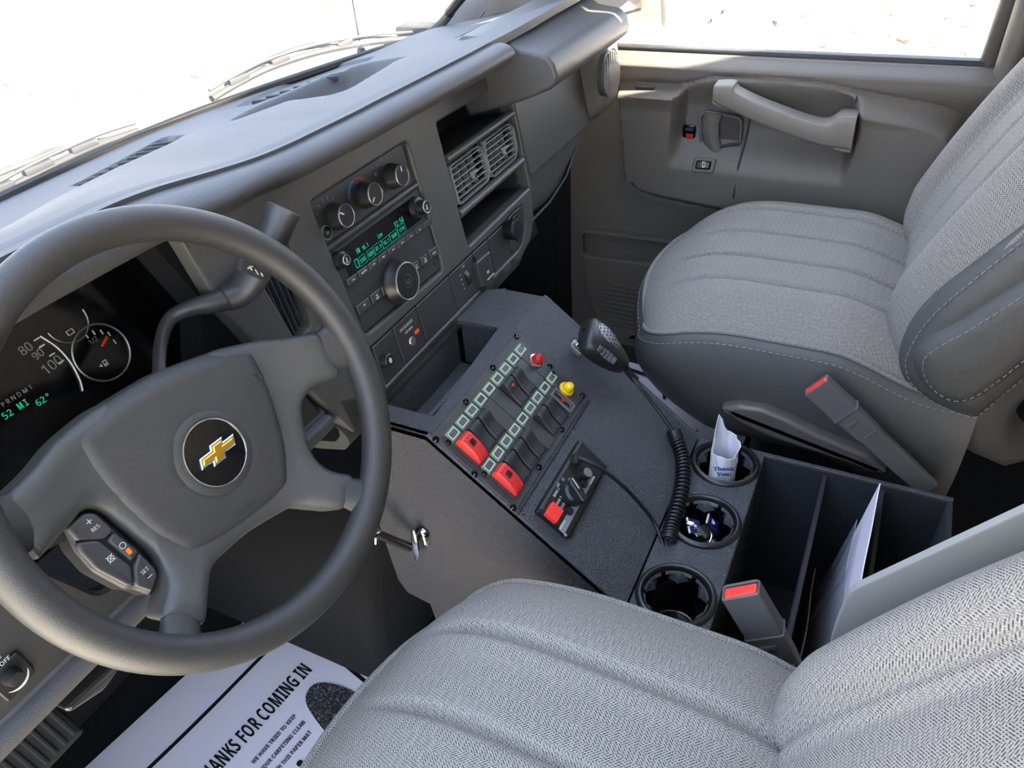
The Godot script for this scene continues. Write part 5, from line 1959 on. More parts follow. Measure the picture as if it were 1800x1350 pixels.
	pd.tube(curve([a, a.lerp(b, 0.35) + Vector3(-0.002, 0, 0.003), a.lerp(b, 0.7) + Vector3(-0.002, 0, 0.003), b], 5), [0.002, 0.0032, 0.0042, 0.005, 0.0056, 0.006, 0.006, 0.006, 0.0058, 0.0055, 0.005, 0.0046, 0.004, 0.0032, 0.0025, 0.0015], 12, false, 0.5)
	part("paddle", pd, M.chrome, h)
	var bs := MB.new()
	var bp := Vector3(0.563, 0.4723, -0.4688)
	bs.lathe([Vector2(0, 0.006), Vector2(0.006, 0.006), Vector2(0.009, 0.004), Vector2(0.011, 0.0), Vector2(0, 0)], 18, Transform3D(Basis(Vector3(0, 1, 0), Vector3(-1, 0, 0), Vector3(0, 0, 1)), bp))
	bs.tube([bp + Vector3(-0.003, 0.004, 0.004), bp + Vector3(-0.006, -0.012, 0.008)], 0.0025, 8)
	bs.lathe([Vector2(0, 0.004), Vector2(0.004, 0.003), Vector2(0.005, 0.0), Vector2(0, 0)], 12, Transform3D(Basis(Vector3(0, 1, 0), Vector3(-1, 0, 0), Vector3(0, 0, 1)), Vector3(0.565, 0.451, -0.4651)))
	part("keeper", bs, M.chrome, h)
	var lk := MB.new()
	lk.tube([p0, p0 + Vector3(-0.004, -0.014, 0.0)], 0.004, 10)
	lk.tube([p0 + Vector3(-0.004, 0.005, 0.0), p0 + Vector3(0.003, 0.003, 0)], 0.006, 10)
	part("link", lk, M.chrome, h)


# ------------------------------------------------------------------ switch panel
func rocker_mesh(cover: bool) -> ArrayMesh:
	# side profile (along, out), drawn across
	var mb := MB.new()
	var pr: Array
	if cover:
		pr = [Vector2(-0.021, 0), Vector2(0.021, 0), Vector2(0.0205, 0.010), Vector2(0.017, 0.014), Vector2(0.006, 0.0135), Vector2(-0.004, 0.0125), Vector2(-0.014, 0.0095), Vector2(-0.0205, 0.006)]
	else:
		pr = [Vector2(-0.020, 0), Vector2(0.020, 0), Vector2(0.0205, 0.008), Vector2(0.0185, 0.0135), Vector2(0.0130, 0.0135), Vector2(0.007, 0.0105), Vector2(0.0, 0.0075), Vector2(-0.008, 0.0058), Vector2(-0.0160, 0.0052), Vector2(-0.0200, 0.0040)]
	var p := soft(pr, 0.0025, 3)
	mb.prism(p, -0.0106, 0.0106, 0.0015, Transform3D(Basis(Vector3(0, 1, 0), Vector3(0, 0, 1), Vector3(1, 0, 0)), Vector3.ZERO), [], 0.0015)
	return finish(mb, 45)

func dots_mesh() -> ArrayMesh:
	var mb := MB.new()
	for i in 3:
		for j in 3:
			mb.box(Vector3((i - 1) * 0.005, 0.0175 - 0.0034 * j, 0.0137 - 0.0005 * j * j), Vector3(0.0017, 0.0017, 0.0012), 0.0004)
			mb.box(Vector3((i - 1) * 0.005, -0.0092 - 0.0036 * j, 0.0058 - 0.0002 * j), Vector3(0.0017, 0.0017, 0.0012), 0.0004)
	return finish(mb)

func build_switch_panel() -> void:
	var sf := slope_frame()
	var sp := thing("switch_panel", "black panel with two rows of rocker switches on the slope of the console", "switches", sf)
	var pl := MB.new()
	pl.prism(soft([Vector2(0.5695, -0.003), Vector2(0.811, -0.003), Vector2(0.811, -0.1435), Vector2(0.5695, -0.1435)], 0.003, 2), 0.0, 0.0022, 0.0008)
	part("plate", pl, M.face_flat, sp)
	var rk := rocker_mesh(false)
	var rc := rocker_mesh(true)
	var dt := dots_mesh()
	var bz := MB.new()
	bz.box(Vector3(0, 0, 0.0010), Vector3(0.0236, 0.0445, 0.003), 0.0007)
	var bzm := finish(bz)
	var flat := MB.new()
	flat.box(Vector3(0, 0, 0.0015), Vector3(0.0234, 0.0445, 0.0045), 0.0008)
	var flm := finish(flat)
	var lab := MB.new()
	lab.prism([Vector2(-0.0102, -0.0072), Vector2(0.0102, -0.0072), Vector2(0.0102, 0.0072), Vector2(-0.0102, 0.0072)], 0.0, 0.0016, 0.0004)
	var labm := finish(lab)
	var win := MB.new()
	win.prism(rrect(-0.0082, -0.0053, 0.0082, 0.0053, 0.0008, 1), 0.001, 0.0022, 0.0, Transform3D(), [rrect(-0.0066, -0.0037, 0.0066, 0.0037, 0.0006, 1)])
	var winm := finish(win)
	var ink := MB.new()
	for k in 2:
		for j in 3:
			ink.box(Vector3(-0.0033 + 0.0033 * j, 0.0014 - 0.0028 * k, 0.0017), Vector3(0.0026, 0.0014, 0.0004), 0.0001)
	var inkm := finish(ink)
	var u0 := 0.5800
	var pitch := 0.0243
	# what stands in each place: r red cover, b black rocker, f flat blank, l lamp plate, m small slide module
	var rows := ["rbbffbbfl", "rbbbfbbml"]
	var lv := [-0.023, -0.0825]
	var sv := [-0.0535, -0.1130]
	var blank := ["000111010", "000010010"]
	for i in 2:
		# the strip the labels sit on
		var strip := MB.new()
		strip.box(Vector3(u0 + pitch * 4.5, lv[i], 0.0026), Vector3(pitch * 9 + 0.006, 0.017, 0.0012), 0.0004)
		part("label_strip", strip, M.panel, sp)
		for k in 9:
			var x := u0 + pitch * (k + 0.5)
			var l := same("label", labm, M.green, sp, place(x, lv[i], 0.0032))
			same("label_frame", winm, M.print_white, l)
			var lc := MB.new()
			lc.box(Vector3(0, 0, 0.0010), Vector3(0.0140, 0.0084, 0.0016), 0.0002)
			part("label_window", lc, M.panel, l)
			if blank[i][k] == "0":
				same("lettering", inkm, M.print_dim, l, place(0, 0, 0.0003))
			var kind: String = rows[i][k]
			if kind == "r" or kind == "b":
				var tilt := 0.0
				var s := same("rocker_switch", rk if kind == "b" else rc, M.black_rocker if kind == "b" else M.red, sp, place(x, sv[i] + 0.0008, 0.0035))
				if kind == "r":
					s.set_meta("label", "red rocker switch at the driver's end of its row")
				same("bezel", bzm, M.button, s, place(0, 0, -0.0018))
				if kind == "b":
					same("grip_dots", dt, M.button, s)
				else:
					var w := MB.new()
					w.prism(rrect(-0.0045, -0.003, 0.0045, 0.0055, 0.001, 1), 0.0, 0.0015, 0.0004, Transform3D(Basis(Vector3.RIGHT, 0.06), Vector3(0, 0.004, 0.0128)))
					part("indicator", w, mat(Color(0.16, 0.05, 0.045), 0.25), s)
					var wd := MB.new()
					for a in 3:
						for b in 3:
							wd.box(Vector3((a - 1) * 0.0052, -0.0095 - 0.0036 * b, 0.0107 - 0.0014 * b), Vector3(0.0017, 0.0017, 0.0014), 0.0004)
						wd.box(Vector3((a - 1) * 0.0052, 0.0135, 0.0143), Vector3(0.0017, 0.0017, 0.0014), 0.0004)
					part("grip_dots", wd, M.red, s)
				if i == 0 and k == 5:
					var rm := MB.new()
					rm.box(Vector3(0.0, 0.009, 0.0120), Vector3(0.0065, 0.0014, 0.001), 0.0003)
					rm.box(Vector3(0.0, 0.009, 0.0120), Vector3(0.0014, 0.0065, 0.001), 0.0003)
					part("red_mark", rm, M.red, s)
			else:
				same("blank_plate", flm, M.panel, sp, place(x, sv[i], 0.0022))
				if kind == "l":
					lamp(sp, x + 0.001, sv[i] + 0.004, i == 0)
				if kind == "m":
					var b := MB.new()
					b.prism(rrect(-0.009, -0.019, 0.009, 0.019, 0.002, 2), 0, 0.006, 0.001, Transform3D(), [rrect(-0.0025, -0.014, 0.0025, 0.014, 0.001, 1)])
					var mo := part("slide_module", b, M.button, sp)
					mo.position = Vector3(x, sv[i], 0.0045)
					var fr := MB.new()
					fr.prism(rrect(-0.0085, -0.0185, 0.0085, 0.0185, 0.002, 2), 0.0055, 0.0063, 0, Transform3D(), [rrect(-0.0076, -0.0176, 0.0076, 0.0176, 0.0015, 2)])
					part("module_frame", fr, M.satin_dark, mo)
					var sd := MB.new()
					sd.box(Vector3(0, 0.0, 0.006), Vector3(0.006, 0.006, 0.006), 0.001)
					part("red_slide", sd, M.lamp_red, mo)
	# gaps between groups
	for q in [[0, 5.0], [0, 8.0], [1, 8.0]]:
		var g := MB.new()
		g.box(Vector3(u0 + pitch * q[1], sv[q[0]], 0.0052), Vector3(0.0022, 0.046, 0.0008), 0.0002)
		part("gap", g, M.gloss, sp)
	# screws round the edge and at the strip ends
	var scr := MB.new()
	scr.lathe([Vector2(0.0016, 0.0036), Vector2(0.003, 0.0036), Vector2(0.0042, 0.0022), Vector2(0.0045, 0.0), Vector2(0, 0), Vector2(0, 0.002), Vector2(0.0014, 0.0022), Vector2(0.0016, 0.0036)], 16, zaxis(Vector3.ZERO))
	var scm := finish(scr)
	for q in [Vector2(0.8042, -0.0071), Vector2(0.7253, -0.0091), Vector2(0.6467, -0.0104), Vector2(0.5689, -0.0115), Vector2(0.5689, -0.0745), Vector2(0.5691, -0.1375), Vector2(0.6462, -0.1372), Vector2(0.725, -0.1356), Vector2(0.8042, -0.1349), Vector2(0.8033, -0.0712)]:
		same("screw", scm, M.gloss, sp, place(q.x, q.y, 0.002))
	for q in [Vector2(0.7948, -0.0213), Vector2(0.5777, -0.0253), Vector2(0.5783, -0.0838), Vector2(0.796, -0.0807)]:
		same("screw", scm, M.gloss, sp, Transform3D(Basis.from_scale(Vector3.ONE * 0.8), Vector3(q.x, q.y, 0.003)))

func lamp(sp: Node3D, x: float, y: float, red: bool) -> void:
	var b := MB.new()
	if red:
		b.lathe([Vector2(0, 0.017), Vector2(0.0035, 0.0165), Vector2(0.0065, 0.014), Vector2(0.0078, 0.010), Vector2(0.0082, 0.004), Vector2(0.0, 0.004)], 24, zaxis(Vector3.ZERO))
	else:
		b.lathe([Vector2(0, 0.016), Vector2(0.004, 0.0155), Vector2(0.0065, 0.013), Vector2(0.0072, 0.009), Vector2(0.0072, 0.004), Vector2(0.0105, 0.004), Vector2(0.011, 0.002), Vector2(0, 0.002)], 24, zaxis(Vector3.ZERO))
	var l := part("indicator_lamp", b, M.lamp_red if red else M.lamp_yellow, sp, 38, "round red indicator lamp" if red else "round yellow indicator lamp")
	l.position = Vector3(x, y, 0.0040)
	var r := MB.new()
	r.lathe([Vector2(0.0085, 0.0055), Vector2(0.0105, 0.005), Vector2(0.0115, 0.002), Vector2(0.0115, 0.0), Vector2(0.0085, 0.0), Vector2(0.0085, 0.0055)], 24, zaxis(Vector3.ZERO))
	part("ring", r, M.chrome if red else M.lamp_yellow, l)


# ------------------------------------------------------------------ siren control and microphone
func build_siren_and_mic() -> void:
	var sf := slope_frame()
	var s := thing("siren_control", "small black control box with a rotary knob and red button on the console slope", "controls", sf)
	var o := [Vector2(0.5865, -0.163), Vector2(0.731, -0.163), Vector2(0.7275, -0.2185), Vector2(0.5895, -0.2205)]
	var b := MB.new()
	b.prism(soft(o, 0.005, 3), 0.0, 0.009, 0.006, Transform3D(), [], 0, 2)
	part("housing", b, M.black, s)
	var f := MB.new()
	f.prism(soft([Vector2(0.595, -0.168), Vector2(0.723, -0.168), Vector2(0.7205, -0.2135), Vector2(0.597, -0.2155)], 0.003), 0.008, 0.0095, 0.0004)
	part("faceplate", f, M.gloss_flat, s)
	var g := MB.new()
	g.prism([Vector2(0.5852, -0.1987), Vector2(0.6902, -0.1994), Vector2(0.6918, -0.2078), Vector2(0.585, -0.2088)], 0.009, 0.0099, 0)
	part("legend_strip", g, mat(Color(0.45, 0.46, 0.48), 0.5), s)
	var rb := MB.new()
	var r0 := Vector2(0.5966, -0.1822)
	rb.box(Vector3(r0.x, r0.y, 0.013), Vector3(0.022, 0.0185, 0.008), 0.0012, 2)
	part("red_button", rb, M.red_button, s)
	# rotary knob with pointer
	var k0 := Vector2(0.6414, -0.1919)
	var kb := MB.new()
	kb.lathe([Vector2(0, 0.012), Vector2(0.0125, 0.012), Vector2(0.0155, 0.009), Vector2(0.0165, 0.0), Vector2(0, 0)], 28, zaxis(Vector3(k0.x, k0.y, 0.009)))
	kb.box(Vector3.ZERO, Vector3(0.011, 0.034, 0.012), 0.003, 2, Transform3D(Basis(Vector3(0, 0, 1), -0.35), Vector3(k0.x + 0.001, k0.y, 0.021)))
	var kn := part("selector_knob", kb, M.knob, s)
	var kl := MB.new()
	kl.box(Vector3(0, 0.009, 0.0), Vector3(0.0016, 0.016, 0.001), 0.0003, 1, Transform3D(Basis(Vector3(0, 0, 1), -0.35), Vector3(k0.x + 0.001, k0.y, 0.0273)))
	part("pointer", kl, M.print_white, kn)
	# level knob with bright cap
	var v0 := Vector2(0.6801, -0.1923)
	var vk := MB.new()
	vk.lathe([Vector2(0, 0.012), Vector2(0.007, 0.012), Vector2(0.0082, 0.010), Vector2(0.009, 0.0), Vector2(0, 0)], 22, zaxis(Vector3(v0.x, v0.y, 0.009)))
	var vkp := part("level_knob", vk, M.knob, s)
	var vc := MB.new()
	vc.lathe([Vector2(0, 0.0005), Vector2(0.0066, 0.0005), Vector2(0.0066, -0.001), Vector2(0, -0.001)], 22, zaxis(Vector3(v0.x, v0.y, 0.0213)))
	part("cap", vc, M.satin, vkp)
	for q in [Vector2(0.6687, -0.1984), Vector2(0.6172, -0.1997)]:
		var t := MB.new()
		t.lathe([Vector2(0, 0.006), Vector2(0.0045, 0.0055), Vector2(0.0055, 0.0), Vector2(0, 0)], 16, zaxis(Vector3(q.x, q.y, 0.009)))
		part("push_button", t, M.knob, s)
	var j0 := Vector2(0.6934, -0.1728)
	var jk := MB.new()
	jk.lathe([Vector2(0, 0.009), Vector2(0.0065, 0.009), Vector2(0.008, 0.007), Vector2(0.0085, 0.0), Vector2(0, 0)], 20, zaxis(Vector3(j0.x, j0.y, 0.009)))
	part("socket", jk, M.rubber, s)
	var tx := MB.new()
	var words := [["RAD", Vector2(0.618, -0.1886)], ["MAN 1", Vector2(0.6201, -0.181)], ["MAN 2", Vector2(0.6279, -0.1725)], ["HF", Vector2(0.6398, -0.1697)], ["T1", Vector2(0.6522, -0.172)], ["T2", Vector2(0.659, -0.1795)], ["T3", Vector2(0.6628, -0.1883)]]
	for w in words:
		tx.text(w[0], 0.0040, place(w[1].x, w[1].y, 0.0097))
	part("lettering", tx, M.print_white, s)
	var tg := MB.new()
	for q in [Vector2(0.6852, -0.2065), Vector2(0.5939, -0.2007)]:
		tg.box(Vector3(q.x, q.y, 0.0101), Vector3(0.016, 0.0022, 0.0004), 0.0001)
	part("legend_print", tg, M.print_white, s)
	for q in [Vector2(0.5861, -0.211), Vector2(0.5987, -0.2067)]:
		var sc := MB.new()
		sc.lathe([Vector2(0, 0.001), Vector2(0.002, 0.0008), Vector2(0.0026, 0), Vector2(0, 0)], 12, zaxis(Vector3(q.x, q.y, 0.0092)))
		part("screw", sc, M.satin_dark, s)

	# clip
	var c := thing("microphone_clip", "bright metal microphone clip screwed to the console slope", "clip")
	var cm := MB.new()
	var c0 := Vector3(0.8624, 0.6127, -0.3599)
	cm.box(Vector3.ZERO, Vector3(0.016, 0.022, 0.010), 0.002, 1, Transform3D(sf.basis, c0))
	part("plate", cm, M.satin, c)
	var ct := MB.new()
	ct.tube([c0, c0 + sf.basis * Vector3(0.016, 0.0, 0.006), c0 + sf.basis * Vector3(0.03, -0.004, 0.008)], 0.006, 10)
	part("hook", ct, M.chrome, c)

	# microphone
	var tail := Vector3(0.8832, 0.5806, -0.2913)
	var head := Vector3(0.8557, 0.6514, -0.3442)
	var ax := (head - tail)
	var ln := ax.length()
	var f1 := frame(tail, ax.cross(Vector3(0.02, 0.86, 0.50)).normalized(), ax)
	var mc := thing("microphone", "hand microphone with grey dotted grille resting above the console slope", "microphone", f1)
	# body: widths along its length; local y runs from cord to head, z out of the grille
	var stn := [Vector3(0.000, 0.006, 0.007), Vector3(0.05, 0.011, 0.011), Vector3(0.18, 0.017, 0.014), Vector3(0.38, 0.023, 0.017), Vector3(0.58, 0.028, 0.0185), Vector3(0.76, 0.030, 0.0185), Vector3(0.90, 0.0285, 0.0165), Vector3(0.97, 0.024, 0.013), Vector3(1.0, 0.016, 0.008), Vector3(1.005, 0.002, 0.002)]
	var back := MB.new()
	var rows := []
	for q in stn:
		var row := PackedVector3Array()
		for i in 28:
			var a := TAU * i / 28
			var cx := signf(cos(a)) * pow(absf(cos(a)), 0.75)
			var cz := signf(sin(a)) * pow(absf(sin(a)), 0.75)
			row.append(Vector3(cx * q.y * 1.12, q.x * ln, cz * q.z * 1.1))
		rows.append(row)
	var fm := back.mark()
	back.grid(rows, false, true)
	back.orient(fm)
	part("body", back, M.mic_black, mc, 60)
	# grille: egg shape laid over the front
	var go := []
	for i in 40:
		var a := TAU * i / 40
		var yy := 0.62 + 0.36 * sin(a)
		var wdt := 0.0215 + 0.008 * sin(a)
		go.append(Vector2(cos(a) * wdt + 0.004, yy * ln))
	var gm := MB.new()
	dome(gm, PackedVector2Array(go), 0.0135, 0.0105, Vector2(0.004, 0.62 * ln))
	var gr := part("grille_cover", gm, M.mic_grey, mc, 70)
	var hn := 0
	for i in range(-3, 4):
		for k in 9:
			var y := (0.36 + 0.062 * k) * ln
			var x := i * 0.0062 + (0.0031 if k % 2 else 0.0)
			var rr := Vector2(x / (0.0165 + 0.006 * (y / ln - 0.62) / 0.36), (y / ln - 0.63) / 0.30).length()
			if rr > 0.98:
				continue
			var z := 0.0135 + 0.0105 * (1 - pow(minf(1.0, Vector2(x / 0.022, (y / ln - 0.62) / 0.36).length()), 2.0))
			var hm := MB.new()
			hm.lathe([Vector2(0, 0.0006), Vector2(0.0015, 0.0006), Vector2(0.0016, -0.001), Vector2(0, -0.001)], 8, zaxis(Vector3(x + 0.004, y, z)))
			part("grille_hole", hm, M.gloss_flat, gr)
			hn += 1
	# ribbed talk key on the side
	for k in 5:
		var tk := MB.new()
		tk.box(Vector3.ZERO, Vector3(0.013 - 0.0012 * absf(k - 2), 0.0078, 0.008), 0.002, 2, Transform3D(Basis(Vector3.UP, -0.85), Vector3(-0.0235 - 0.0006 * k, (0.42 + 0.085 * k) * ln, 0.0105)))
		part("talk_key", tk, M.mic_key, mc)
	# strain relief
	var sr := MB.new()
	for k in 6:
		sr.lathe([Vector2(0, 0.002), Vector2(0.0058 - 0.0003 * k, 0.0018), Vector2(0.0058 - 0.0003 * k, -0.0018), Vector2(0, -0.002)], 14, place(0, -0.004 - 0.0048 * k, -0.001 * k))
	sr.lathe([Vector2(0, 0.0), Vector2(0.004, 0.0), Vector2(0.0035, -0.03), Vector2(0, -0.03)], 12)
	part("strain_relief", sr, M.rubber, mc)
	# cord: straight, coiled, straight again to the control box
	var inv := f1.affine_inverse()
	var c1 := [tail + f1.basis * Vector3(0, -0.02, -0.003), Vector3(0.8838, 0.5506, -0.2667), Vector3(0.8796, 0.5257, -0.2422), Vector3(0.8722, 0.5049, -0.2195), Vector3(0.8676, 0.4922, -0.2069)]
	var cc := curve([Vector3(0.8708, 0.4916, -0.2078), Vector3(0.8607, 0.4833, -0.1991), Vector3(0.8376, 0.4704, -0.1831), Vector3(0.8031, 0.4621, -0.1728), Vector3(0.7611, 0.4576, -0.1672), Vector3(0.7215, 0.4554, -0.1645), Vector3(0.6925, 0.4549, -0.1607)], 12)
	var c2 := [cc[-1], Vector3(0.6874, 0.4462, -0.1563), Vector3(0.684, 0.4453, -0.1615), Vector3(0.6959, 0.455, -0.1735), Vector3(0.707, 0.4685, -0.1872), Vector3(0.7071, 0.4978, -0.2107), Vector3(0.702, 0.5298, -0.2378), Vector3(0.695, 0.553, -0.2634), Vector3(0.6913, 0.5616, -0.2804), Vector3(0.6882, 0.5645, -0.2888)]
	var cd := MB.new()
	var l1 := []
	for p in curve(c1, 6): l1.append(inv * p)
	cd.tube(l1, 0.0027, 10)
	var l2 := []
	for p in curve(c2, 8): l2.append(inv * p)
	cd.tube(l2, 0.0027, 10)
	var cdp := part("cord", cd, M.cord, mc, 60)
	var cl := MB.new()
	var turns := 34
	var hp := []
	var tot := turns * 12
	for i in tot + 1:
		var si := float(i) / tot * (cc.size() - 1)
		var k := mini(int(si), cc.size() - 2)
		var p: Vector3 = cc[k].lerp(cc[k + 1], si - k)
		var dd: Vector3 = (cc[k + 1] - cc[k]).normalized()
		var n1 := dd.cross(Vector3(0, 0.78, 0.62)).normalized()
		var n2 := dd.cross(n1)
		var a := TAU * i / 12.0
		hp.append(inv * (p + (n1 * cos(a) + n2 * sin(a)) * 0.0094))
	cl.tube(hp, 0.0021, 6)
	part("coil", cl, M.cord, cdp, 70)

# a shallow dome over an outline
func dome(mb: MB, o: PackedVector2Array, z0: float, h: float, c: Vector2) -> void:
	var f := mb.mark()
	var rows := []
	for k in 8:
		var s := 1.0 - k / 7.5
		var row := PackedVector3Array()
		for q in o:
			var p := c + (q - c) * s
			row.append(Vector3(p.x, p.y, z0 - (0.004 if k == 0 else 0.0) + h * (1 - s * s)))
		rows.append(row)
	mb.grid(rows, false, true)
	var i := mb.add(Vector3(c.x, c.y, z0 + h))
	var n := o.size()
	var st := mb.v.size() - 1 - n
	for j in n:
		mb.tri(st + j, st + (j + 1) % n, i)
	mb.orient(f)



# ------------------------------------------------------------------ cup holders and what is in them
func build_cups() -> void:
	var pos := [Vector3(0.6126, 0.452, -0.1257), Vector3(0.749, 0.452, -0.1249), Vector3(0.8748, 0.452, -0.1264)]
	var labels := ["empty black cup holder nearest the driver's seat", "black cup holder in the middle holding the keys", "black cup holder nearest the passenger seat holding the paper bag"]
	for i in 3:
		var p: Vector3 = pos[i]
		p.y = 0.45
		p.z = -0.127
		var c := thing("cup_holder", labels[i], "cup holder", Transform3D(Basis(), p), "three cup holders in the console")
		var rg := MB.new()
		rg.lathe([Vector2(0.0405, -0.004), Vector2(0.042, 0.003), Vector2(0.0445, 0.0052), Vector2(0.0475, 0.005), Vector2(0.050, 0.003), Vector2(0.051, 0.0), Vector2(0.0405, -0.004)], 48)
		part("ring", rg, M.rubber_gloss, c)
		var w := MB.new()
		w.lathe([Vector2(0.0, -0.072), Vector2(0.028, -0.072), Vector2(0.031, -0.070), Vector2(0.033, -0.062), Vector2(0.0395, -0.02), Vector2(0.0415, 0.0), Vector2(0.0425, 0.0), Vector2(0.041, -0.02), Vector2(0.035, -0.066), Vector2(0.032, -0.0745), Vector2(0, -0.0745)], 40)
		part("well", w, M.gloss, c)
		for k in 6:
			var f := MB.new()
			var rows := []
			var a0 := TAU * (k + 0.08) / 6 + 0.35
			var a1 := TAU * (k + 0.92) / 6 + 0.35
			for r in [[0.0405, -0.001], [0.038, -0.0035], [0.0345, -0.007], [0.0310, -0.0135]]:
				var row := PackedVector3Array()
				for j in 7:
					var s := j / 6.0
					var pull := 0.0 if r[0] > 0.036 else 0.12 * absf(s - 0.5) * 0.012 / 0.06
					var a := lerpf(a0, a1, s)
					row.append(Vector3(cos(a) * (r[0] + pull), r[1], sin(a) * (r[0] + pull)))
				rows.append(row)
			f.slab(rows, Vector3(0, -0.0018, 0))
			part("finger", f, M.finger, c, 60)

	# paper bag
	var p3: Vector3 = pos[2]
	var b := thing("paper_bag", "crumpled white paper sleeve with blue thank you print in the far cup holder", "paper bag", place(p3.x - 0.004, 0.40, -0.129))
	var m := MB.new()
	var rows := []
	var rng := RandomNumberGenerator.new()
	rng.seed = 3
	for i in 9:
		var s := i / 8.0
		var row := PackedVector3Array()
		for j in 24:
			var a := TAU * j / 24
			var rr := 0.0225 + 0.0012 * sin(a * 5 + i * 0.9) * s + 0.0018 * rng.randf_range(-1, 1) * s
			# the mouth is torn: a tall flap behind, a low lip in front
			var flap := exp(-pow(wrapf(a - 5.15, -PI, PI) / 0.62, 2))
			var hgt := 0.078 + 0.052 * flap + 0.016 * maxf(0, cos(a - 0.4)) + 0.006 * maxf(0.0, cos(a - 3.4))
			var lean := 0.012 * s * s * flap
			row.append(Vector3(cos(a) * rr * 1.08 + lean * 0.2, s * hgt, sin(a) * rr * 0.85))
		rows.append(row)
	var f0 := m.mark()
	m.grid(rows, false, true)
	var inner := []
	for r in rows:
		var row := PackedVector3Array()
		for q in r:
			row.append(Vector3(q.x * 0.96, q.y, q.z * 0.96))
		inner.append(row)
	inner.reverse()
	m.grid(inner, false, true)
	m.grid([rows[-1], inner[0]], false, true)
	part("sleeve", m, M.bag, b, 50)
	var tx := MB.new()
	var cd := Vector3(-0.62, 0, 0.78).normalized()
	var tf := frame(Vector3(0, 0.069, 0) + Vector3(-0.0195, 0, 0.0115), Vector3(0.62, 0, 0.78), Vector3.UP)
	tf = frame(Vector3(-0.0262, 0.066, 0.0050), Vector3(0.22, 0, 0.97), Vector3.UP)
	tx.text("Thank", 0.0066, tf * Transform3D(Basis(Vector3(0, 0, 1), 0.12), Vector3(0, 0, 0)), 0.0006, "Droid Serif", true)
	tx.text("You!", 0.0066, tf * Transform3D(Basis(Vector3(0, 0, 1), 0.12), Vector3(0.002, -0.0105, 0)), 0.0006, "Droid Serif", true)
	part("lettering", tx, mat(Color(0.1, 0.16, 0.42), 0.6), b)
	var sm := MB.new()
	for k in 5:
		sm.box(Vector3(-0.001, -0.018 - 0.0045 * k, 0.0004), Vector3(0.013 - 0.002 * (k % 2), 0.0010, 0.0005), 0.0002, 1, tf)
	part("small_print", sm, mat(Color(0.45, 0.48, 0.6), 0.7), b)

	# keys
	var p2: Vector3 = pos[1]
	var kx := Transform3D(Basis(), Vector3(p2.x, 0.424, -0.124))
	var k := thing("key_bunch", "bunch of keys with black fob and dark blue tags in the middle cup holder", "keys", kx)
	var fob := MB.new()
	fob.box(Vector3.ZERO, Vector3(0.024, 0.040, 0.011), 0.005, 3, Transform3D(Basis.from_euler(Vector3(-1.0, 0.6, 0.5)), Vector3(0.003, 0.004, 0.004)))
	part("fob", fob, M.black, k)
	var bd := MB.new()
	bd.box(Vector3(0, 0.022, 0), Vector3(0.006, 0.022, 0.0022), 0.0008, 1, Transform3D(Basis.from_euler(Vector3(-1.0, 0.6, 0.5)), Vector3(0.003, 0.004, 0.004)))
	bd.box(Vector3(0, 0, 0), Vector3(0.008, 0.034, 0.002), 0.0008, 1, Transform3D(Basis.from_euler(Vector3(-1.1, -0.3, -0.4)), Vector3(-0.004, -0.002, 0.014)))
	part("blade", bd, M.chrome, k)
	var rn := MB.new()
	var rp := []
	for i in 24:
		rp.append(Vector3(-0.013, 0.007, 0.006) + Basis.from_euler(Vector3(0.6, 0.3, 0.5)) * Vector3(cos(TAU * i / 24) * 0.0105, sin(TAU * i / 24) * 0.0105, 0))
	rn.tube(rp, 0.0011, 6, true)
	part("ring", rn, M.chrome, k)
	for q in [[Vector3(-0.006, 0.016, -0.014), Vector3(-1.15, 0.2, 0.25)], [Vector3(0.021, 0.005, 0.006), Vector3(-0.9, 0.5, -0.5)]]:
		var tg := MB.new()
		var tx4 := Transform3D(Basis.from_euler(q[1]), q[0])
		tg.box(Vector3.ZERO, Vector3(0.026, 0.020, 0.0022), 0.001, 1, tx4)
		var tgp := part("tag", tg, M.tag_blue, k)
		var ed := MB.new()
		ed.box(Vector3(0, 0.0095, 0.0003), Vector3(0.027, 0.0025, 0.0028), 0.0008, 1, tx4)
		part("tag_edge", ed, M.white, tgp)
		var em := MB.new()
		em.prism([Vector2(-0.006, 0.003), Vector2(-0.002, 0.0), Vector2(0, 0.003), Vector2(0.002, 0.0), Vector2(0.006, 0.003), Vector2(0.003, -0.002), Vector2(0.001, -0.0035), Vector2(-0.001, -0.0035), Vector2(-0.003, -0.002)], 0.001, 0.0016, 0, tx4)
		part("tag_print", em, M.white, tgp)
	var cp := MB.new()
	cp.box(Vector3(-0.010, 0.024, -0.019), Vector3(0.007, 0.004, 0.010), 0.0012, 1)
	cp.tube([Vector3(-0.010, 0.024, -0.019), Vector3(-0.014, 0.022, -0.008), Vector3(-0.014, 0.014, 0.0)], 0.0012, 6)
	part("clasp", cp, M.chrome, k)


# ------------------------------------------------------------------ storage box contents
func sheet(called: String, label: String, cat: String, m: Material, x0: float, x1: float, ytop: float, z0: float, z1: float, wave: float, ph: float, corner: float, th := 0.0012) -> Node3D:
	var o := thing(called, label, cat)
	var mb := MB.new()
	var rows := []
	for i in 9:
		var s := i / 8.0
		var row := PackedVector3Array()
		for j in 13:
			var c := j / 12.0
			var top := ytop + corner * (c - 0.5)
			var y := lerpf(0.173, top, s)
			row.append(Vector3(lerpf(x0, x1, c), y, lerpf(z0, z1, s) + wave * sin(c * 4.0 + ph) * s * s + 0.3 * wave * sin(c * 9 + ph * 2 + s * 3)))
		rows.append(row)
	mb.slab(rows, Vector3(0, 0, th))
	part("sheet", mb, m, o, 60)
	return o

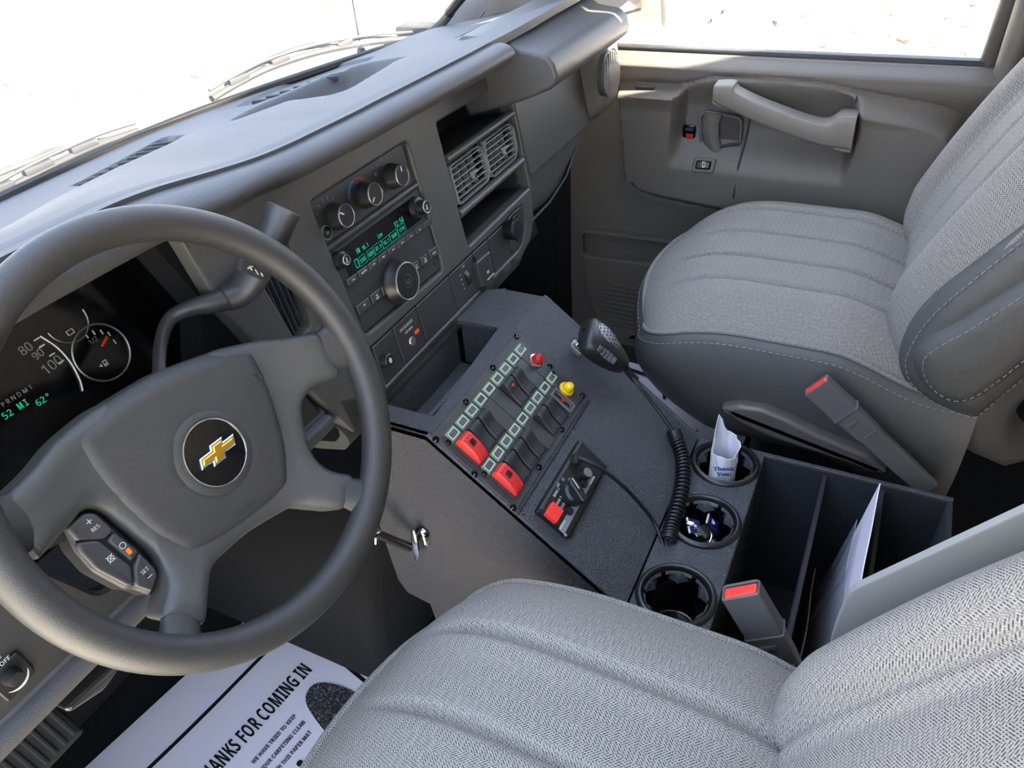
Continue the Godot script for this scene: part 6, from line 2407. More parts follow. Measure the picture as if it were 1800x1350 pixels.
func build_box_contents() -> void:
	sheet("brown_envelope", "brown paper envelope standing against the divider in the storage box", "envelope", M.kraft, 0.585, 0.80, 0.385, 0.018, 0.028, 0.002, 0.5, -0.04)
	sheet("plastic_sleeve", "clear plastic document sleeve standing in the middle compartment of the storage box", "sleeve", M.clear, 0.58, 0.845, 0.425, 0.022, 0.066, 0.005, 1.2, 0.02)
	var sl := sheet("document_pack", "pale papers inside the clear sleeve in the storage box", "papers", M.paper_grey, 0.575, 0.80, 0.40, 0.026, 0.068, 0.004, 1.0, -0.03)
	sheet("white_folder", "white paper folder sticking up beside the clear sleeve in the storage box", "folder", M.paper, 0.575, 0.868, 0.475, 0.040, 0.080, 0.004, 2.4, 0.03)


# ------------------------------------------------------------------ steering wheel, column, shift lever
func build_wheel() -> void:
	var wn := Vector3(0, 0.4613, 0.8872)
	var wu := Vector3(0, 0.8872, -0.4613)
	var w0 := frame(Vector3(0.3175, 0.8544, -0.4646), Vector3.RIGHT, wu)
	var turn := Transform3D(Basis(Vector3(0, 0, 1), deg_to_rad(-9.5)), Vector3.ZERO)
	var wx := w0 * turn
	var w := thing("steering_wheel", "dark grey four spoke steering wheel with a round gold emblem at its hub", "steering wheel", wx)
	var rim := MB.new()
	var path := []
	var R := 0.1785
	for i in 120:
		var a := TAU * i / 120
		path.append(Vector3(cos(a) * R, sin(a) * R, 0))
	rim.tube(path, 0.0152, 24, true)
	part("rim", rim, M.wheel, w, 179)
	# leather roots where the spokes meet the rim
	for q in [[176.0, 0.026], [3.0, 0.026], [231.0, 0.018], [-51.0, 0.018]]:
		var a := deg_to_rad(q[0])
		var rt := MB.new()
		var rows := []
		var d := Vector3(cos(a), sin(a), 0)
		var e := Vector3(-sin(a), cos(a), 0)
		for k in 7:
			var s := k / 6.0
			var r := lerpf(0.148, 0.180, s)
			var hw: float = q[1] * (0.82 + 0.5 * s * s)
			var th := lerpf(0.0075, 0.0135, s)
			var row := PackedVector3Array()
			for j in 20:
				var b := TAU * j / 20
				row.append(d * r + e * cos(b) * hw + Vector3(0, 0, lerpf(-0.014, -0.001, s) + sin(b) * th))
			rows.append(row)
		var f0 := rt.mark()
		rt.grid(rows, false, true)
		for en in [0, 6]:
			var ci := rt.add(d * lerpf(0.148, 0.180, en / 6.0) + Vector3(0, 0, lerpf(-0.014, -0.001, en / 6.0)))
			for j in 20:
				if en == 0: rt.tri(ci, j + 20 * en, (j + 1) % 20 + 20 * en)
				else: rt.tri(ci, (j + 1) % 20 + 20 * en, j + 20 * en)
		rt.orient(f0)
		part("spoke_root", rt, M.wheel, w, 60)
	# four spoke frame
	var half := [Vector2(0, 0.058), Vector2(0.06, 0.057), Vector2(0.10, 0.048), Vector2(0.125, 0.038), Vector2(0.158, 0.030), Vector2(0.158, -0.020), Vector2(0.128, -0.016), Vector2(0.112, -0.024), Vector2(0.098, -0.055), Vector2(0.092, -0.080), Vector2(0.098, -0.098), Vector2(0.116, -0.112), Vector2(0.086, -0.135), Vector2(0.066, -0.118), Vector2(0.050, -0.104), Vector2(0, -0.100)]
	var o := []
	for q in half: o.append(q)
	o.append_array([Vector2(-0.045, -0.103), Vector2(-0.064, -0.118), Vector2(-0.084, -0.137)])
	for q in [Vector2(-0.1243, -0.0884), Vector2(-0.1189, -0.0841), Vector2(-0.1063, -0.0797), Vector2(-0.0955, -0.0718), Vector2(-0.0888, -0.053), Vector2(-0.0971, 0.0006), Vector2(-0.1058, 0.0108), Vector2(-0.1485, 0.0082)]:
		o.append(Vector2(q.x, q.y).rotated(deg_to_rad(9.5)))
	o.append_array([Vector2(-0.158, -0.020), Vector2(-0.158, 0.030), Vector2(-0.125, 0.038), Vector2(-0.10, 0.048), Vector2(-0.06, 0.057)])
	var so := soft(o, 0.010, 4)
	var fr := MB.new()
	fr.pillow(so, 0.006, func(p: Vector2, d: float) -> float: return -0.0345 + 0.008 * (1 - pow(1 - minf(d / 0.011, 1.0), 2)) + 0.024 * sstep(0.085, 0.165, p.length()), -0.060)
	for i in fr.v.size():
		if fr.v[i].z < -0.059:
			fr.v[i].z += 0.026 * sstep(0.085, 0.165, Vector2(fr.v[i].x, fr.v[i].y).length())
	part("spoke_frame", fr, M.spoke, w, 50)
	# hub pad
	var ph := [Vector2(0, 0.062), Vector2(0.05, 0.0575), Vector2(0.094, 0.045), Vector2(0.0935, 0.015), Vector2(0.088, -0.02), Vector2(0.078, -0.055), Vector2(0.060, -0.090), Vector2(0.03, -0.0945), Vector2(0, -0.0955)]
	var po := []
	for q in ph: po.append(q)
	for i in range(ph.size() - 2, 0, -1):
		po.append(Vector2(-ph[i].x, ph[i].y))
	var ps := soft(po, 0.008, 4)
	var pd := MB.new()
	var hc := Vector2(0.003, -0.0212)
	pd.pillow(ps, 0.005, func(p: Vector2, d: float) -> float: return -0.0345 + 0.0105 * (1 - pow(1 - minf(d / 0.014, 1.0), 2.0)) + 0.004 * minf(d / 0.06, 1.0) - 0.0022 * sstep(0.040, 0.032, p.distance_to(hc)), -0.055)
	part("hub_pad", pd, M.pad, w, 50)
	# horn marks pressed in the pad
	for q in [Vector2(-0.0548, 0.029), Vector2(0.0791, 0.0051)]:
		var hm := MB.new()
		var c: Vector2 = Vector2(q.x, q.y).rotated(deg_to_rad(9.5))
		hm.tube([Vector3(c.x - 0.003, c.y - 0.004, -0.0225), Vector3(c.x - 0.003, c.y + 0.003, -0.0225), Vector3(c.x + 0.003, c.y + 0.002, -0.0222), Vector3(c.x + 0.004, c.y - 0.003, -0.0222), Vector3(c.x - 0.003, c.y - 0.004, -0.0225)], 0.0005, 5)
		part("horn_mark", hm, M.black, w)
	var ab := MB.new()
	ab.text("AIRBAG", 0.0055, Transform3D(Basis(), Vector3(0.004, -0.0775, -0.0225)), 0.0004)
	part("embossed_lettering", ab, M.pad, w)
	# emblem
	var ec := Vector2(0.0030, -0.0212)
	var dish := MB.new()
	dish.lathe([Vector2(0.0, -0.0205), Vector2(0.0285, -0.0205), Vector2(0.0300, -0.0195), Vector2(0.033, -0.0196), Vector2(0.0372, -0.0215), Vector2(0.0375, -0.03), Vector2(0, -0.03)], 48, zaxis(Vector3(ec.x, ec.y, 0)))
	part("emblem_well", dish, M.pad, w, 60)
	var em := MB.new()
	em.lathe([Vector2(0, -0.0165), Vector2(0.015, -0.0168), Vector2(0.0285, -0.0185), Vector2(0.0285, -0.0205), Vector2(0, -0.0205)], 48, zaxis(Vector3(ec.x, ec.y, 0)))
	var emp := part("emblem", em, M.gloss, w, 60)
	var er := MB.new()
	er.lathe([Vector2(0.0283, -0.0185), Vector2(0.0290, -0.0175), Vector2(0.0300, -0.0178), Vector2(0.0303, -0.0200), Vector2(0.0283, -0.0200), Vector2(0.0283, -0.0185)], 48, zaxis(Vector3(ec.x, ec.y, 0)))
	part("ring", er, M.chrome, emp, 60)
	var bt := []
	for q in [Vector2(-1, -0.40), Vector2(-0.36, -0.40), Vector2(-0.36, -0.78), Vector2(0.36, -0.78), Vector2(0.36, -0.40), Vector2(1, -0.40), Vector2(1, 0.40), Vector2(0.36, 0.40), Vector2(0.36, 0.78), Vector2(-0.36, 0.78), Vector2(-0.36, 0.40), Vector2(-1, 0.40)]:
		bt.append(Vector2(q.x * 0.0195 + q.y * 0.0046, q.y * 0.0110))
	var bx := Transform3D(Basis(Vector3(0, 0, 1), deg_to_rad(6.0)), Vector3(ec.x + 0.0005, ec.y, 0))
	var b1 := MB.new()
	b1.prism(bt, -0.0175, -0.0148, 0.0008, bx)
	part("emblem_border", b1, M.chrome, emp)
	var b2 := MB.new()
	var bt2 := MB.inset(PackedVector2Array(bt), 0.0014)
	b2.prism(bt2, -0.0160, -0.0138, 0.0016, bx)
	part("emblem_face", b2, M.gold, emp)
	# cruise keys on the left: outlines in the unturned wheel frame
	var un := turn.affine_inverse()
	var pod := MB.new()
	pod.prism(soft([Vector2(-0.1248, 0.0099), Vector2(-0.1062, 0.0089), Vector2(-0.0998, 0.0025), Vector2(-0.0943, -0.0439), Vector2(-0.0943, -0.0653), Vector2(-0.098, -0.0711), Vector2(-0.1112, -0.0783), Vector2(-0.1177, -0.0638), Vector2(-0.1225, -0.0587), Vector2(-0.1308, -0.0311), Vector2(-0.1302, -0.0098)], 0.004), -0.055, -0.031, 0.003, un)
	part("key_pod", pod, M.black, w)
	var keys := [["resume_key", [Vector2(-0.1254, 0.0084), Vector2(-0.1086, 0.0078), Vector2(-0.1032, 0.0028), Vector2(-0.1013, -0.0167), Vector2(-0.1106, -0.0174), Vector2(-0.1263, -0.0039)]],
		["cancel_key", [Vector2(-0.1266, -0.0049), Vector2(-0.1144, -0.0142), Vector2(-0.1094, -0.0476), Vector2(-0.1174, -0.0592), Vector2(-0.1215, -0.0561), Vector2(-0.1296, -0.0295), Vector2(-0.1297, -0.0106)]],
		["cruise_key", [Vector2(-0.1018, -0.018), Vector2(-0.0978, -0.0425), Vector2(-0.1075, -0.0446), Vector2(-0.1105, -0.0186)]],
		["set_key", [Vector2(-0.0981, -0.0435), Vector2(-0.0973, -0.0624), Vector2(-0.0995, -0.0678), Vector2(-0.1111, -0.0746), Vector2(-0.117, -0.0608), Vector2(-0.1085, -0.0485)]]]
	for q in keys:
		var kb := MB.new()
		kb.prism(soft(q[1], 0.003), -0.034, -0.0265, 0.0025, un, [], 0, 3)
		var kp := part(q[0], kb, M.key_grey, w, 45)
		if q[0] == "cruise_key":
			var al := MB.new()
			var ap := Vector2(-0.1038, -0.0366)
			al.box(Vector3(ap.x, ap.y, -0.0263), Vector3(0.0035, 0.0050, 0.001), 0.0004, 1, un)
			part("indicator", al, M.amber, kp)
		var km := MB.new()
		if q[0] == "resume_key":
			var a := Vector2(-0.1109, 0.0012)
			var b := Vector2(-0.1106, -0.0056)
			km.box(Vector3(a.x, a.y, -0.0262), Vector3(0.0045, 0.0007, 0.0006), 0.0002, 1, un)
			km.box(Vector3(a.x, a.y, -0.0262), Vector3(0.0007, 0.0045, 0.0006), 0.0002, 1, un)
			km.text("RES", 0.0031, un * Transform3D(Basis(), Vector3(b.x, b.y, -0.0263)))
		elif q[0] == "set_key":
			var a := Vector2(-0.1046, -0.0569)
			var b := Vector2(-0.1045, -0.0632)
			km.text("SET", 0.0031, un * Transform3D(Basis(), Vector3(a.x, a.y, -0.0263)))
			km.box(Vector3(b.x, b.y, -0.0262), Vector3(0.0045, 0.0007, 0.0006), 0.0002, 1, un)
		else:
			var a := Vector2(-0.1171, -0.0313)
			if q[0] == "cruise_key":
				a = Vector2(-0.1044, -0.0299)
			var rp := []
			for i in 16:
				rp.append(un * Vector3(a.x + cos(TAU * i / 16) * 0.0024, a.y + sin(TAU * i / 16) * 0.0024, -0.0263))
			km.tube(rp, 0.00035, 5, true)
			if q[0] == "cancel_key":
				km.box(Vector3(0, 0, 0), Vector3(0.008, 0.0007, 0.0005), 0.0002, 1, un * Transform3D(Basis(Vector3(0, 0, 1), 0.8), Vector3(a.x, a.y, -0.0263)))
				km.box(Vector3(0, 0, 0), Vector3(0.008, 0.0007, 0.0005), 0.0002, 1, un * Transform3D(Basis(Vector3(0, 0, 1), -0.8), Vector3(a.x, a.y, -0.0263)))
		part("key_mark", km, M.print_white, kp)

	# column shroud
	var cs := thing("steering_column", "dark plastic steering column shroud behind the wheel", "steering column", w0)
	var sh := MB.new()
	var rows := []
	for q in [Vector3(-0.055, 0.045, 0.050), Vector3(-0.06, 0.062, 0.066), Vector3(-0.11, 0.070, 0.078), Vector3(-0.19, 0.066, 0.072), Vector3(-0.26, 0.06, 0.062)]:
		var row := PackedVector3Array()
		for j in 28:
			var a := TAU * j / 28
			row.append(Vector3(signf(cos(a)) * pow(absf(cos(a)), 0.7) * q.y, -0.022 + signf(sin(a)) * pow(absf(sin(a)), 0.7) * q.z, q.x))
		rows.append(row)
	sh.grid(rows, false, true)
	var f9 := sh.mark()
	part("shroud", sh, M.panel, cs, 50)
	var lg := MB.new()
	lg.tube(curve([Vector2(0.2605, -0.0854), Vector2(0.2442, -0.1004), Vector2(0.2404, -0.1198), Vector2(0.2592, -0.1363)].map(func(q: Vector2) -> Vector3: return Vector3(q.x, q.y, -0.16)), 5), 0.0016, 6)
	part("seam", lg, M.satin_dark, cs)
	var ig := MB.new()
	var ip := Vector2(0.2892, -0.0518)
	ig.lathe([Vector2(0.0, 0.0), Vector2(0.010, 0.0), Vector2(0.011, 0.003), Vector2(0.016, 0.004), Vector2(0.018, 0.0), Vector2(0.018, -0.02), Vector2(0, -0.02)], 24, zaxis(Vector3(ip.x, ip.y, -0.145)))
	part("ignition_lock", ig, M.satin_dark, cs)

	# shift lever
	var lv := thing("shift_lever", "dark column shift lever behind the right of the steering wheel", "lever")
	var lp := curve([Vector3(0.3503, 0.8571, -0.56), Vector3(0.381, 0.8696, -0.585), Vector3(0.4077, 0.8821, -0.595), Vector3(0.4274, 0.8863, -0.585), Vector3(0.4434, 0.8844, -0.575), Vector3(0.4645, 0.8831, -0.565)], 5)
	var rd := []
	for i in lp.size():
		rd.append(lerpf(0.006, 0.0140, pow(float(i) / lp.size(), 2.2)))
	var lm := MB.new()
	var hp := curve([Vector3(0.4534, 0.886, -0.565), Vector3(0.4702, 0.8881, -0.557), Vector3(0.491, 0.9057, -0.549), Vector3(0.5135, 0.9295, -0.541), Vector3(0.5328, 0.9507, -0.535)], 6)
	lm.tube(lp, rd, 16)
	part("stalk", lm, M.panel, lv, 60)
	var hm := MB.new()
	var hr := []
	for i in hp.size():
		var s := float(i) / (hp.size() - 1)
		hr.append(lerpf(0.0165, 0.0205, sstep(0.0, 0.5, s)) * (0.6 if i == hp.size() - 1 else 1.0))
	hp.append(hp[-1] + (hp[-1] - hp[-2]).normalized() * 0.001)
	hr[-1] = 0.0212
	hr.append(0.0185)
	hm.tube(hp, hr, 20, false, 0.75)
	part("handle", hm, M.panel, lv, 50)
	var kq := [Vector3(0.4574, 0.9318, -0.528), Vector3(0.4675, 0.9292, -0.528), Vector3(0.4863, 0.9079, -0.528), Vector3(0.4739, 0.9024, -0.528), Vector3(0.452, 0.9243, -0.528)]
	var kr := MB.new()
	kr.slab([PackedVector3Array([kq[0], kq[1], kq[2]]), PackedVector3Array([kq[4], (kq[4] + kq[3]) / 2, kq[3]])], Vector3(0.002, -0.001, -0.008))
	part("range_keys", kr, M.key_grey, lv)
	var kt := MB.new()
	var kc := Vector3(0.4633, 0.9223, -0.5275)
	var kx: Vector3 = (kq[3] - kq[4]).normalized()
	var kf := frame(kc, Vector3(0.93, -0.10, 0.1), Vector3(0.1, 0.8, -0.5))
	kt.box(Vector3.ZERO, Vector3(0.0065, 0.0013, 0.001), 0.0003, 1, kf)
	kt.box(Vector3.ZERO, Vector3(0.0013, 0.0065, 0.001), 0.0003, 1, kf)
	kt.box(Vector3.ZERO, Vector3(0.0009, 0.009, 0.001), 0.0003, 1, frame(Vector3(0.4688, 0.9158, -0.5275), Vector3(0.93, -0.10, 0.1), Vector3(0.1, 0.8, -0.5)))
	kt.box(Vector3.ZERO, Vector3(0.0013, 0.005, 0.001), 0.0003, 1, frame(Vector3(0.4744, 0.9092, -0.5275), Vector3(0.93, -0.10, 0.1), Vector3(0.1, 0.8, -0.5)))
	part("key_mark", kt, M.print_white, lv)


# ------------------------------------------------------------------ seats
func stitch_row(mb: MB, p: Array, r := 0.0009, dash := 0.006, gap := 0.004) -> void:
	var acc := 0.0
	var start: Vector3 = p[0]
	var on := true
	for i in range(1, p.size()):
		var a: Vector3 = p[i - 1]
		var b: Vector3 = p[i]
		var l := a.distance_to(b)
		var t := 0.0
		while l - t > (dash if on else gap) - acc:
			t += (dash if on else gap) - acc
			acc = 0
			var q := a.lerp(b, t / l)
			if on:
				mb.tube([start, q], r, 4)
			else:
				start = q
			on = not on
		acc += l - t

func cushion_point(s: float, t: float, hw: float) -> Vector3:
	var zf := -0.358 + 0.042 * s * s
	var w := hw - 0.052 * (1 - sqrt(maxf(0, 1 - pow(1 - minf(t / 0.12, 1.0), 2))))
	var z := lerpf(zf, 0.185, t)
	var yb := 0.590 - 0.045 * pow(1 - minf(t / 0.35, 1.0), 2) - 0.042 * sstep(0.58, 0.9, t)
	var ex := minf((1 - absf(s)) / 0.42, 1.0)
	var et := minf(t / 0.24, 1.0)
	var y := yb + 0.040 * (1 - pow(1 - ex, 2.0)) * (0.35 + 0.65 * (1 - pow(1 - et, 2.0)))
	y += 0.012 * (1 - pow(1 - et, 2)) * pow(clampf((absf(s) - 0.45) / 0.3, 0, 1), 1) * ex
	var g := 0.0
	for q in [-0.60, -0.21, 0.19, 0.58]:
		g = maxf(g, exp(-pow((s - q) / 0.022, 2)))
	y -= 0.010 * g * sstep(0.02, 0.16, t)
	return Vector3(s * w, y, z)

func back_point(s: float, t: float, hw: float) -> Vector3:
	var w := hw * (0.95 + 0.07 * sin(PI * clampf(t * 0.9, 0, 1)) - 0.20 * pow(clampf((t - 0.75) / 0.25, 0, 1), 2)) - 0.055 * (1 - sqrt(maxf(0, 1 - pow(1 - minf(t / 0.085, 1.0), 2))))
	var ex := minf((1 - absf(s)) / 0.45, 1.0)
	var et := minf(t / 0.12, 1.0) * minf((1 - t) / 0.10, 1.0)
	var d := 0.030 * (1 - pow(1 - ex, 2.0)) + 0.018 * sin(PI * minf(1.0, t * 1.15))
	d *= 0.25 + 0.75 * (1 - pow(1 - et, 2))
	d += 0.034 * sin(PI * clampf((absf(s) - 0.52) / 0.46, 0, 1)) * minf(1.0, t * 5)
	d += 0.012 * sin(PI * minf(1.0, t * 1.15)) - 0.085 * pow(1 - minf(t / 0.16, 1.0), 2)
	var g := 0.0
	for q in [-0.58, -0.2, 0.2, 0.58]:
		g = maxf(g, exp(-pow((s - q) / 0.02, 2)))
	d -= 0.009 * g
	return Vector3(s * w, 0.74 * t, -d)

func skirt(loop: Array, prof: Array, out_of: Callable) -> Array:
	var rows := []
	var n := loop.size()
	for q in prof:
		var row := PackedVector3Array()
		for i in n:
			row.append(out_of.call(i, q))
		rows.append(row)
	return rows

func seat(label: String, xc: float, inboard: float, zo := 0.0, lean := 27.0, bz := 0.04) -> Node3D:
	var st := thing("van_seat", label, "seat", place(xc, 0, zo), "front seats")
	var hw := 0.238
	var m := MB.new()
	var rows := []
	for i in 73:
		var row := PackedVector3Array()
		for j in 121:
			row.append(cushion_point(j / 60.0 - 1, pow(i / 72.0, 1.7), hw))
		rows.append(row)
	m.slab(rows, Vector3(0, -0.02, 0))
	part("cushion", m, M.cloth, st, 179)
	# border loop of the cushion: rear left, round the nose, to rear right
	var loop := []
	for i in range(36, -1, -1): loop.append(cushion_point(-1, pow(i / 36.0, 1.7), hw))
	for j in range(1, 60): loop.append(cushion_point(j / 30.0 - 1, 0, hw))
	for i in 37: loop.append(cushion_point(1, pow(i / 36.0, 1.7), hw))
	var nrm := []
	for i in loop.size():
		var d: Vector3 = loop[mini(i + 2, loop.size() - 1)] - loop[maxi(i - 2, 0)]
		nrm.append(Vector3(d.z, 0, -d.x).normalized() * -1)
	var mid: Vector3 = loop[48]
	if nrm[48].z > 0:
		for i in nrm.size(): nrm[i] = -nrm[i]
	var f := func(i: int, q: Vector2) -> Vector3:
		var k := lerpf(0.66, 1.0, sstep(-0.33, -0.16, loop[i].z))
		return loop[i] + nrm[i] * (q.x - (1 - k) * maxf(0, -q.y - 0.06) * 0.6) + Vector3(0, q.y * (k if q.y < -0.03 else 1.0), 0)
	var sk := MB.new()
	sk.slab(skirt(loop, [Vector2(-0.004, -0.001), Vector2(0.004, -0.004), Vector2(0.010, -0.016), Vector2(0.017, -0.05), Vector2(0.018, -0.09), Vector2(0.012, -0.135), Vector2(0.000, -0.180), Vector2(-0.014, -0.205), Vector2(-0.03, -0.212)], f), Vector3(0, -0.004, 0))
	part("cushion_side", sk, M.leather, st, 60)
	var pp := []
	var sp := []
	for i in loop.size():
		pp.append(f.call(i, Vector2(0.000, 0.001)))
		sp.append(f.call(i, Vector2(0.0105, -0.015)))
	var pi := MB.new()
	pi.tube(pp, 0.0042, 8)
	part("piping", pi, M.cloth, st, 179)
	var sti := MB.new()
	stitch_row(sti, sp)
	var so := part("stitching", sti, M.thread, st)
	so.set_meta("kind", "stuff")
	# base under the cushion
	var bs := MB.new()
	bs.box(Vector3(0, 0.26, 0.03), Vector3(0.38, 0.32, 0.30), 0.03, 2)
	part("base", bs, M.base_dark, st)

	# back rest in its own leaning frame
	var bk := Node3D.new()
	var la := deg_to_rad(lean)
	var bf := Transform3D(Basis(Vector3.RIGHT, Vector3(0, cos(la), sin(la)), Vector3(0, -sin(la), cos(la))), Vector3(0, 0.52, bz))
	var b := MB.new()
	rows = []
	for i in 81:
		var row := PackedVector3Array()
		for j in 101:
			row.append(back_point(j / 50.0 - 1, pow(i / 80.0, 1.4), hw))
		rows.append(row)
	b.slab(rows, Vector3(0, 0, 0.02))
	var bp := part("backrest", b, M.cloth, st, 179)
	bp.transform = bf
	var bl := []
	for i in range(40, -1, -1): bl.append(back_point(-1, pow(i / 40.0, 1.4), hw))
	for j in range(1, 40): bl.append(back_point(j / 20.0 - 1, 0, hw))
	for i in 41: bl.append(back_point(1, pow(i / 40.0, 1.4), hw))
	for j in range(39, 0, -1): bl.append(back_point(j / 20.0 - 1, 1, hw))
	var bn := []
	var n := bl.size()
	for i in n:
		var d: Vector3 = bl[(i + 2) % n] - bl[(i + n - 2) % n]
		bn.append(Vector3(d.y, -d.x, 0).normalized())
	if bn[60].y > 0:
		for i in n: bn[i] = -bn[i]
	var g := func(i: int, q: Vector2) -> Vector3: return bl[i % n] + bn[i % n] * q.x + Vector3(0, 0, q.y)
	bl.append(bl[0]); bn.append(bn[0])
	var bsd := MB.new()
	bsd.slab(skirt(bl, [Vector2(-0.004, 0.0), Vector2(0.004, 0.003), Vector2(0.012, 0.02), Vector2(0.015, 0.05), Vector2(0.014, 0.10), Vector2(0.006, 0.145), Vector2(-0.02, 0.162), Vector2(-0.06, 0.166)], g), Vector3(0, 0, 0.004))
	var sd := part("backrest_side", bsd, M.leather, st, 60)
	sd.transform = bf
	var bp2 := MB.new()
	var q1 := []
	var q2 := []
	for i in n:
		q1.append(g.call(i, Vector2(0.0, -0.001)))
		q2.append(g.call(i, Vector2(0.011, 0.018)))
	bp2.tube(q1, 0.0042, 8, true)
	var pi2 := part("piping", bp2, M.cloth, st, 179)
	pi2.transform = bf
	var st2 := MB.new()
	stitch_row(st2, q2)
	var s2 := part("stitching", st2, M.thread, st)
	s2.transform = bf
	s2.set_meta("kind", "stuff")
	if inboard < 0:
		# leather side panel with a raised bolster, seen from the console side: outlines in (z, y)
		var inv := Transform3D(Basis(), Vector3(-xc, 0, -zo))
		var off := Transform3D(Basis(Vector3(0, 0, 1), Vector3.UP, Vector3(-1, 0, 0)), Vector3(1.03, 0, 0))
		var po := curve([Vector2(0.2174, 0.9054), Vector2(0.1589, 0.8151), Vector2(0.1194, 0.7503), Vector2(0.0901, 0.6988), Vector2(0.0733, 0.6533), Vector2(0.0681, 0.6126), Vector2(0.0723, 0.5864), Vector2(0.0882, 0.5605), Vector2(0.1213, 0.537), Vector2(0.1675, 0.5238), Vector2(0.1893, 0.5263), Vector2(0.1997, 0.5468), Vector2(0.2221, 0.5972), Vector2(0.2788, 0.7238)], 4)
		var spn := MB.new()
		spn.pillow(PackedVector2Array(po), 0.012, func(p: Vector2, q: float) -> float: return 0.012 + 0.026 * (1 - pow(1 - minf(q / 0.03, 1.0), 2)), -0.03)
		spn.xf(inv * off, Vector2i.ZERO)
		part("side_panel", spn, M.leather, st, 60)
		var bo := curve([Vector2(0.2354, 0.8508), Vector2(0.1744, 0.7612), Vector2(0.1247, 0.6925), Vector2(0.099, 0.6622), Vector2(0.0852, 0.6389), Vector2(0.0839, 0.6198), Vector2(0.0941, 0.5935), Vector2(0.1166, 0.5699), Vector2(0.1458, 0.5601), Vector2(0.1707, 0.5711), Vector2(0.1904, 0.5979), Vector2(0.2105, 0.6365), Vector2(0.2676, 0.7555)], 4)
		var bm := MB.new()
		bm.pillow(PackedVector2Array(bo), 0.010, func(p: Vector2, q: float) -> float: return 0.034 + 0.022 * (1 - pow(1 - minf(q / 0.016, 1.0), 2)) + 0.006 * minf(q / 0.05, 1.0), 0.02)
		bm.xf(inv * off, Vector2i.ZERO)
		part("bolster", bm, M.leather, st, 60)
		var s3 := MB.new()
		for q in [[po, 0.010, 0.0290], [bo, 0.013, 0.0565]]:
			var ring2: PackedVector2Array = PackedVector2Array(q[0])
			if Geometry2D.is_polygon_clockwise(ring2):
				ring2.reverse()
			var r3 := []
			for p in MB.inset(ring2, q[1]):
				r3.append(inv * off * Vector3(p.x, p.y, q[2]))
			stitch_row(s3, r3)
		var s3p := part("stitching", s3, M.thread, st)
		s3p.set_meta("kind", "stuff")
	bk.free()
	return st

func buckle(label: String, top: Array, bottom: Vector3, right: Vector3) -> void:
	# top: centre of the red face; the stalk runs from there to the bottom
	var c: Vector3 = top[0]
	var ax := (c - bottom).normalized()
	var fr := frame(c, right - ax * right.dot(ax), ax)
	var ln := c.distance_to(bottom)
	var b := thing("seat_belt_buckle", label, "buckle", fr, "seat belt buckles")
	var hd := MB.new()
	var o := rrect(-0.020, -0.0105, 0.020, 0.0105, 0.003, 3)
	hd.prism(o, -0.060, 0.0, 0.0015, Transform3D(Basis(Vector3.RIGHT, Vector3(0, 0, -1), Vector3.UP), Vector3.ZERO), [rrect(-0.0175, -0.0075, 0.0175, 0.0085, 0.002, 2)], 0.001)
	part("housing", hd, M.buckle, b)
	var pl := MB.new()
	pl.prism(rrect(-0.018, -0.0088, 0.018, 0.0088, 0.002, 2), -0.055, -0.008, 0.0, Transform3D(Basis(Vector3.RIGHT, Vector3(0, 0, -1), Vector3.UP), Vector3.ZERO))
	part("latch_body", pl, M.dark, b)
	var rd := MB.new()
	rd.box(Vector3(0, -0.003, 0.0012), Vector3(0.034, 0.006, 0.0135), 0.0018, 2)
	part("release_button", rd, M.red_button, b)
	var cl := MB.new()
	cl.prism(rrect(-0.0212, -0.0118, 0.0212, 0.0118, 0.003, 3), -0.0615, -0.0585, 0.001, Transform3D(Basis(Vector3.RIGHT, Vector3(0, 0, -1), Vector3.UP), Vector3.ZERO), [rrect(-0.0198, -0.0103, 0.0198, 0.0103, 0.003, 3)], 0.001)
	part("clip_ring", cl, M.buckle, b)
	var st := MB.new()
	var rows := []
	for q in [Vector3(-0.056, 0.0192, 0.0095), Vector3(-0.10, 0.0180, 0.0085), Vector3(-0.115, 0.0165, 0.0075), Vector3(-ln * 0.75, 0.0165, 0.0072), Vector3(-ln, 0.0150, 0.0065)]:
		var row := PackedVector3Array()
		for p in rrect(-q.y, -q.z, q.y, q.z, 0.003, 3):
			row.append(Vector3(p.x, q.x, p.y))
		rows.append(row)
	var f0 := st.mark()
	st.grid(rows, false, true)
	st.orient(f0)
	part("sleeve", st, M.buckle, b)
	var rb := MB.new()
	rb.box(Vector3(-0.002, -0.075, 0.0095), Vector3(0.018, 0.006, 0.004), 0.001)
	rb.box(Vector3(0.004, -0.105, 0.008), Vector3(0.02, 0.0025, 0.003), 0.0008)
	part("rib", rb, M.buckle, b)

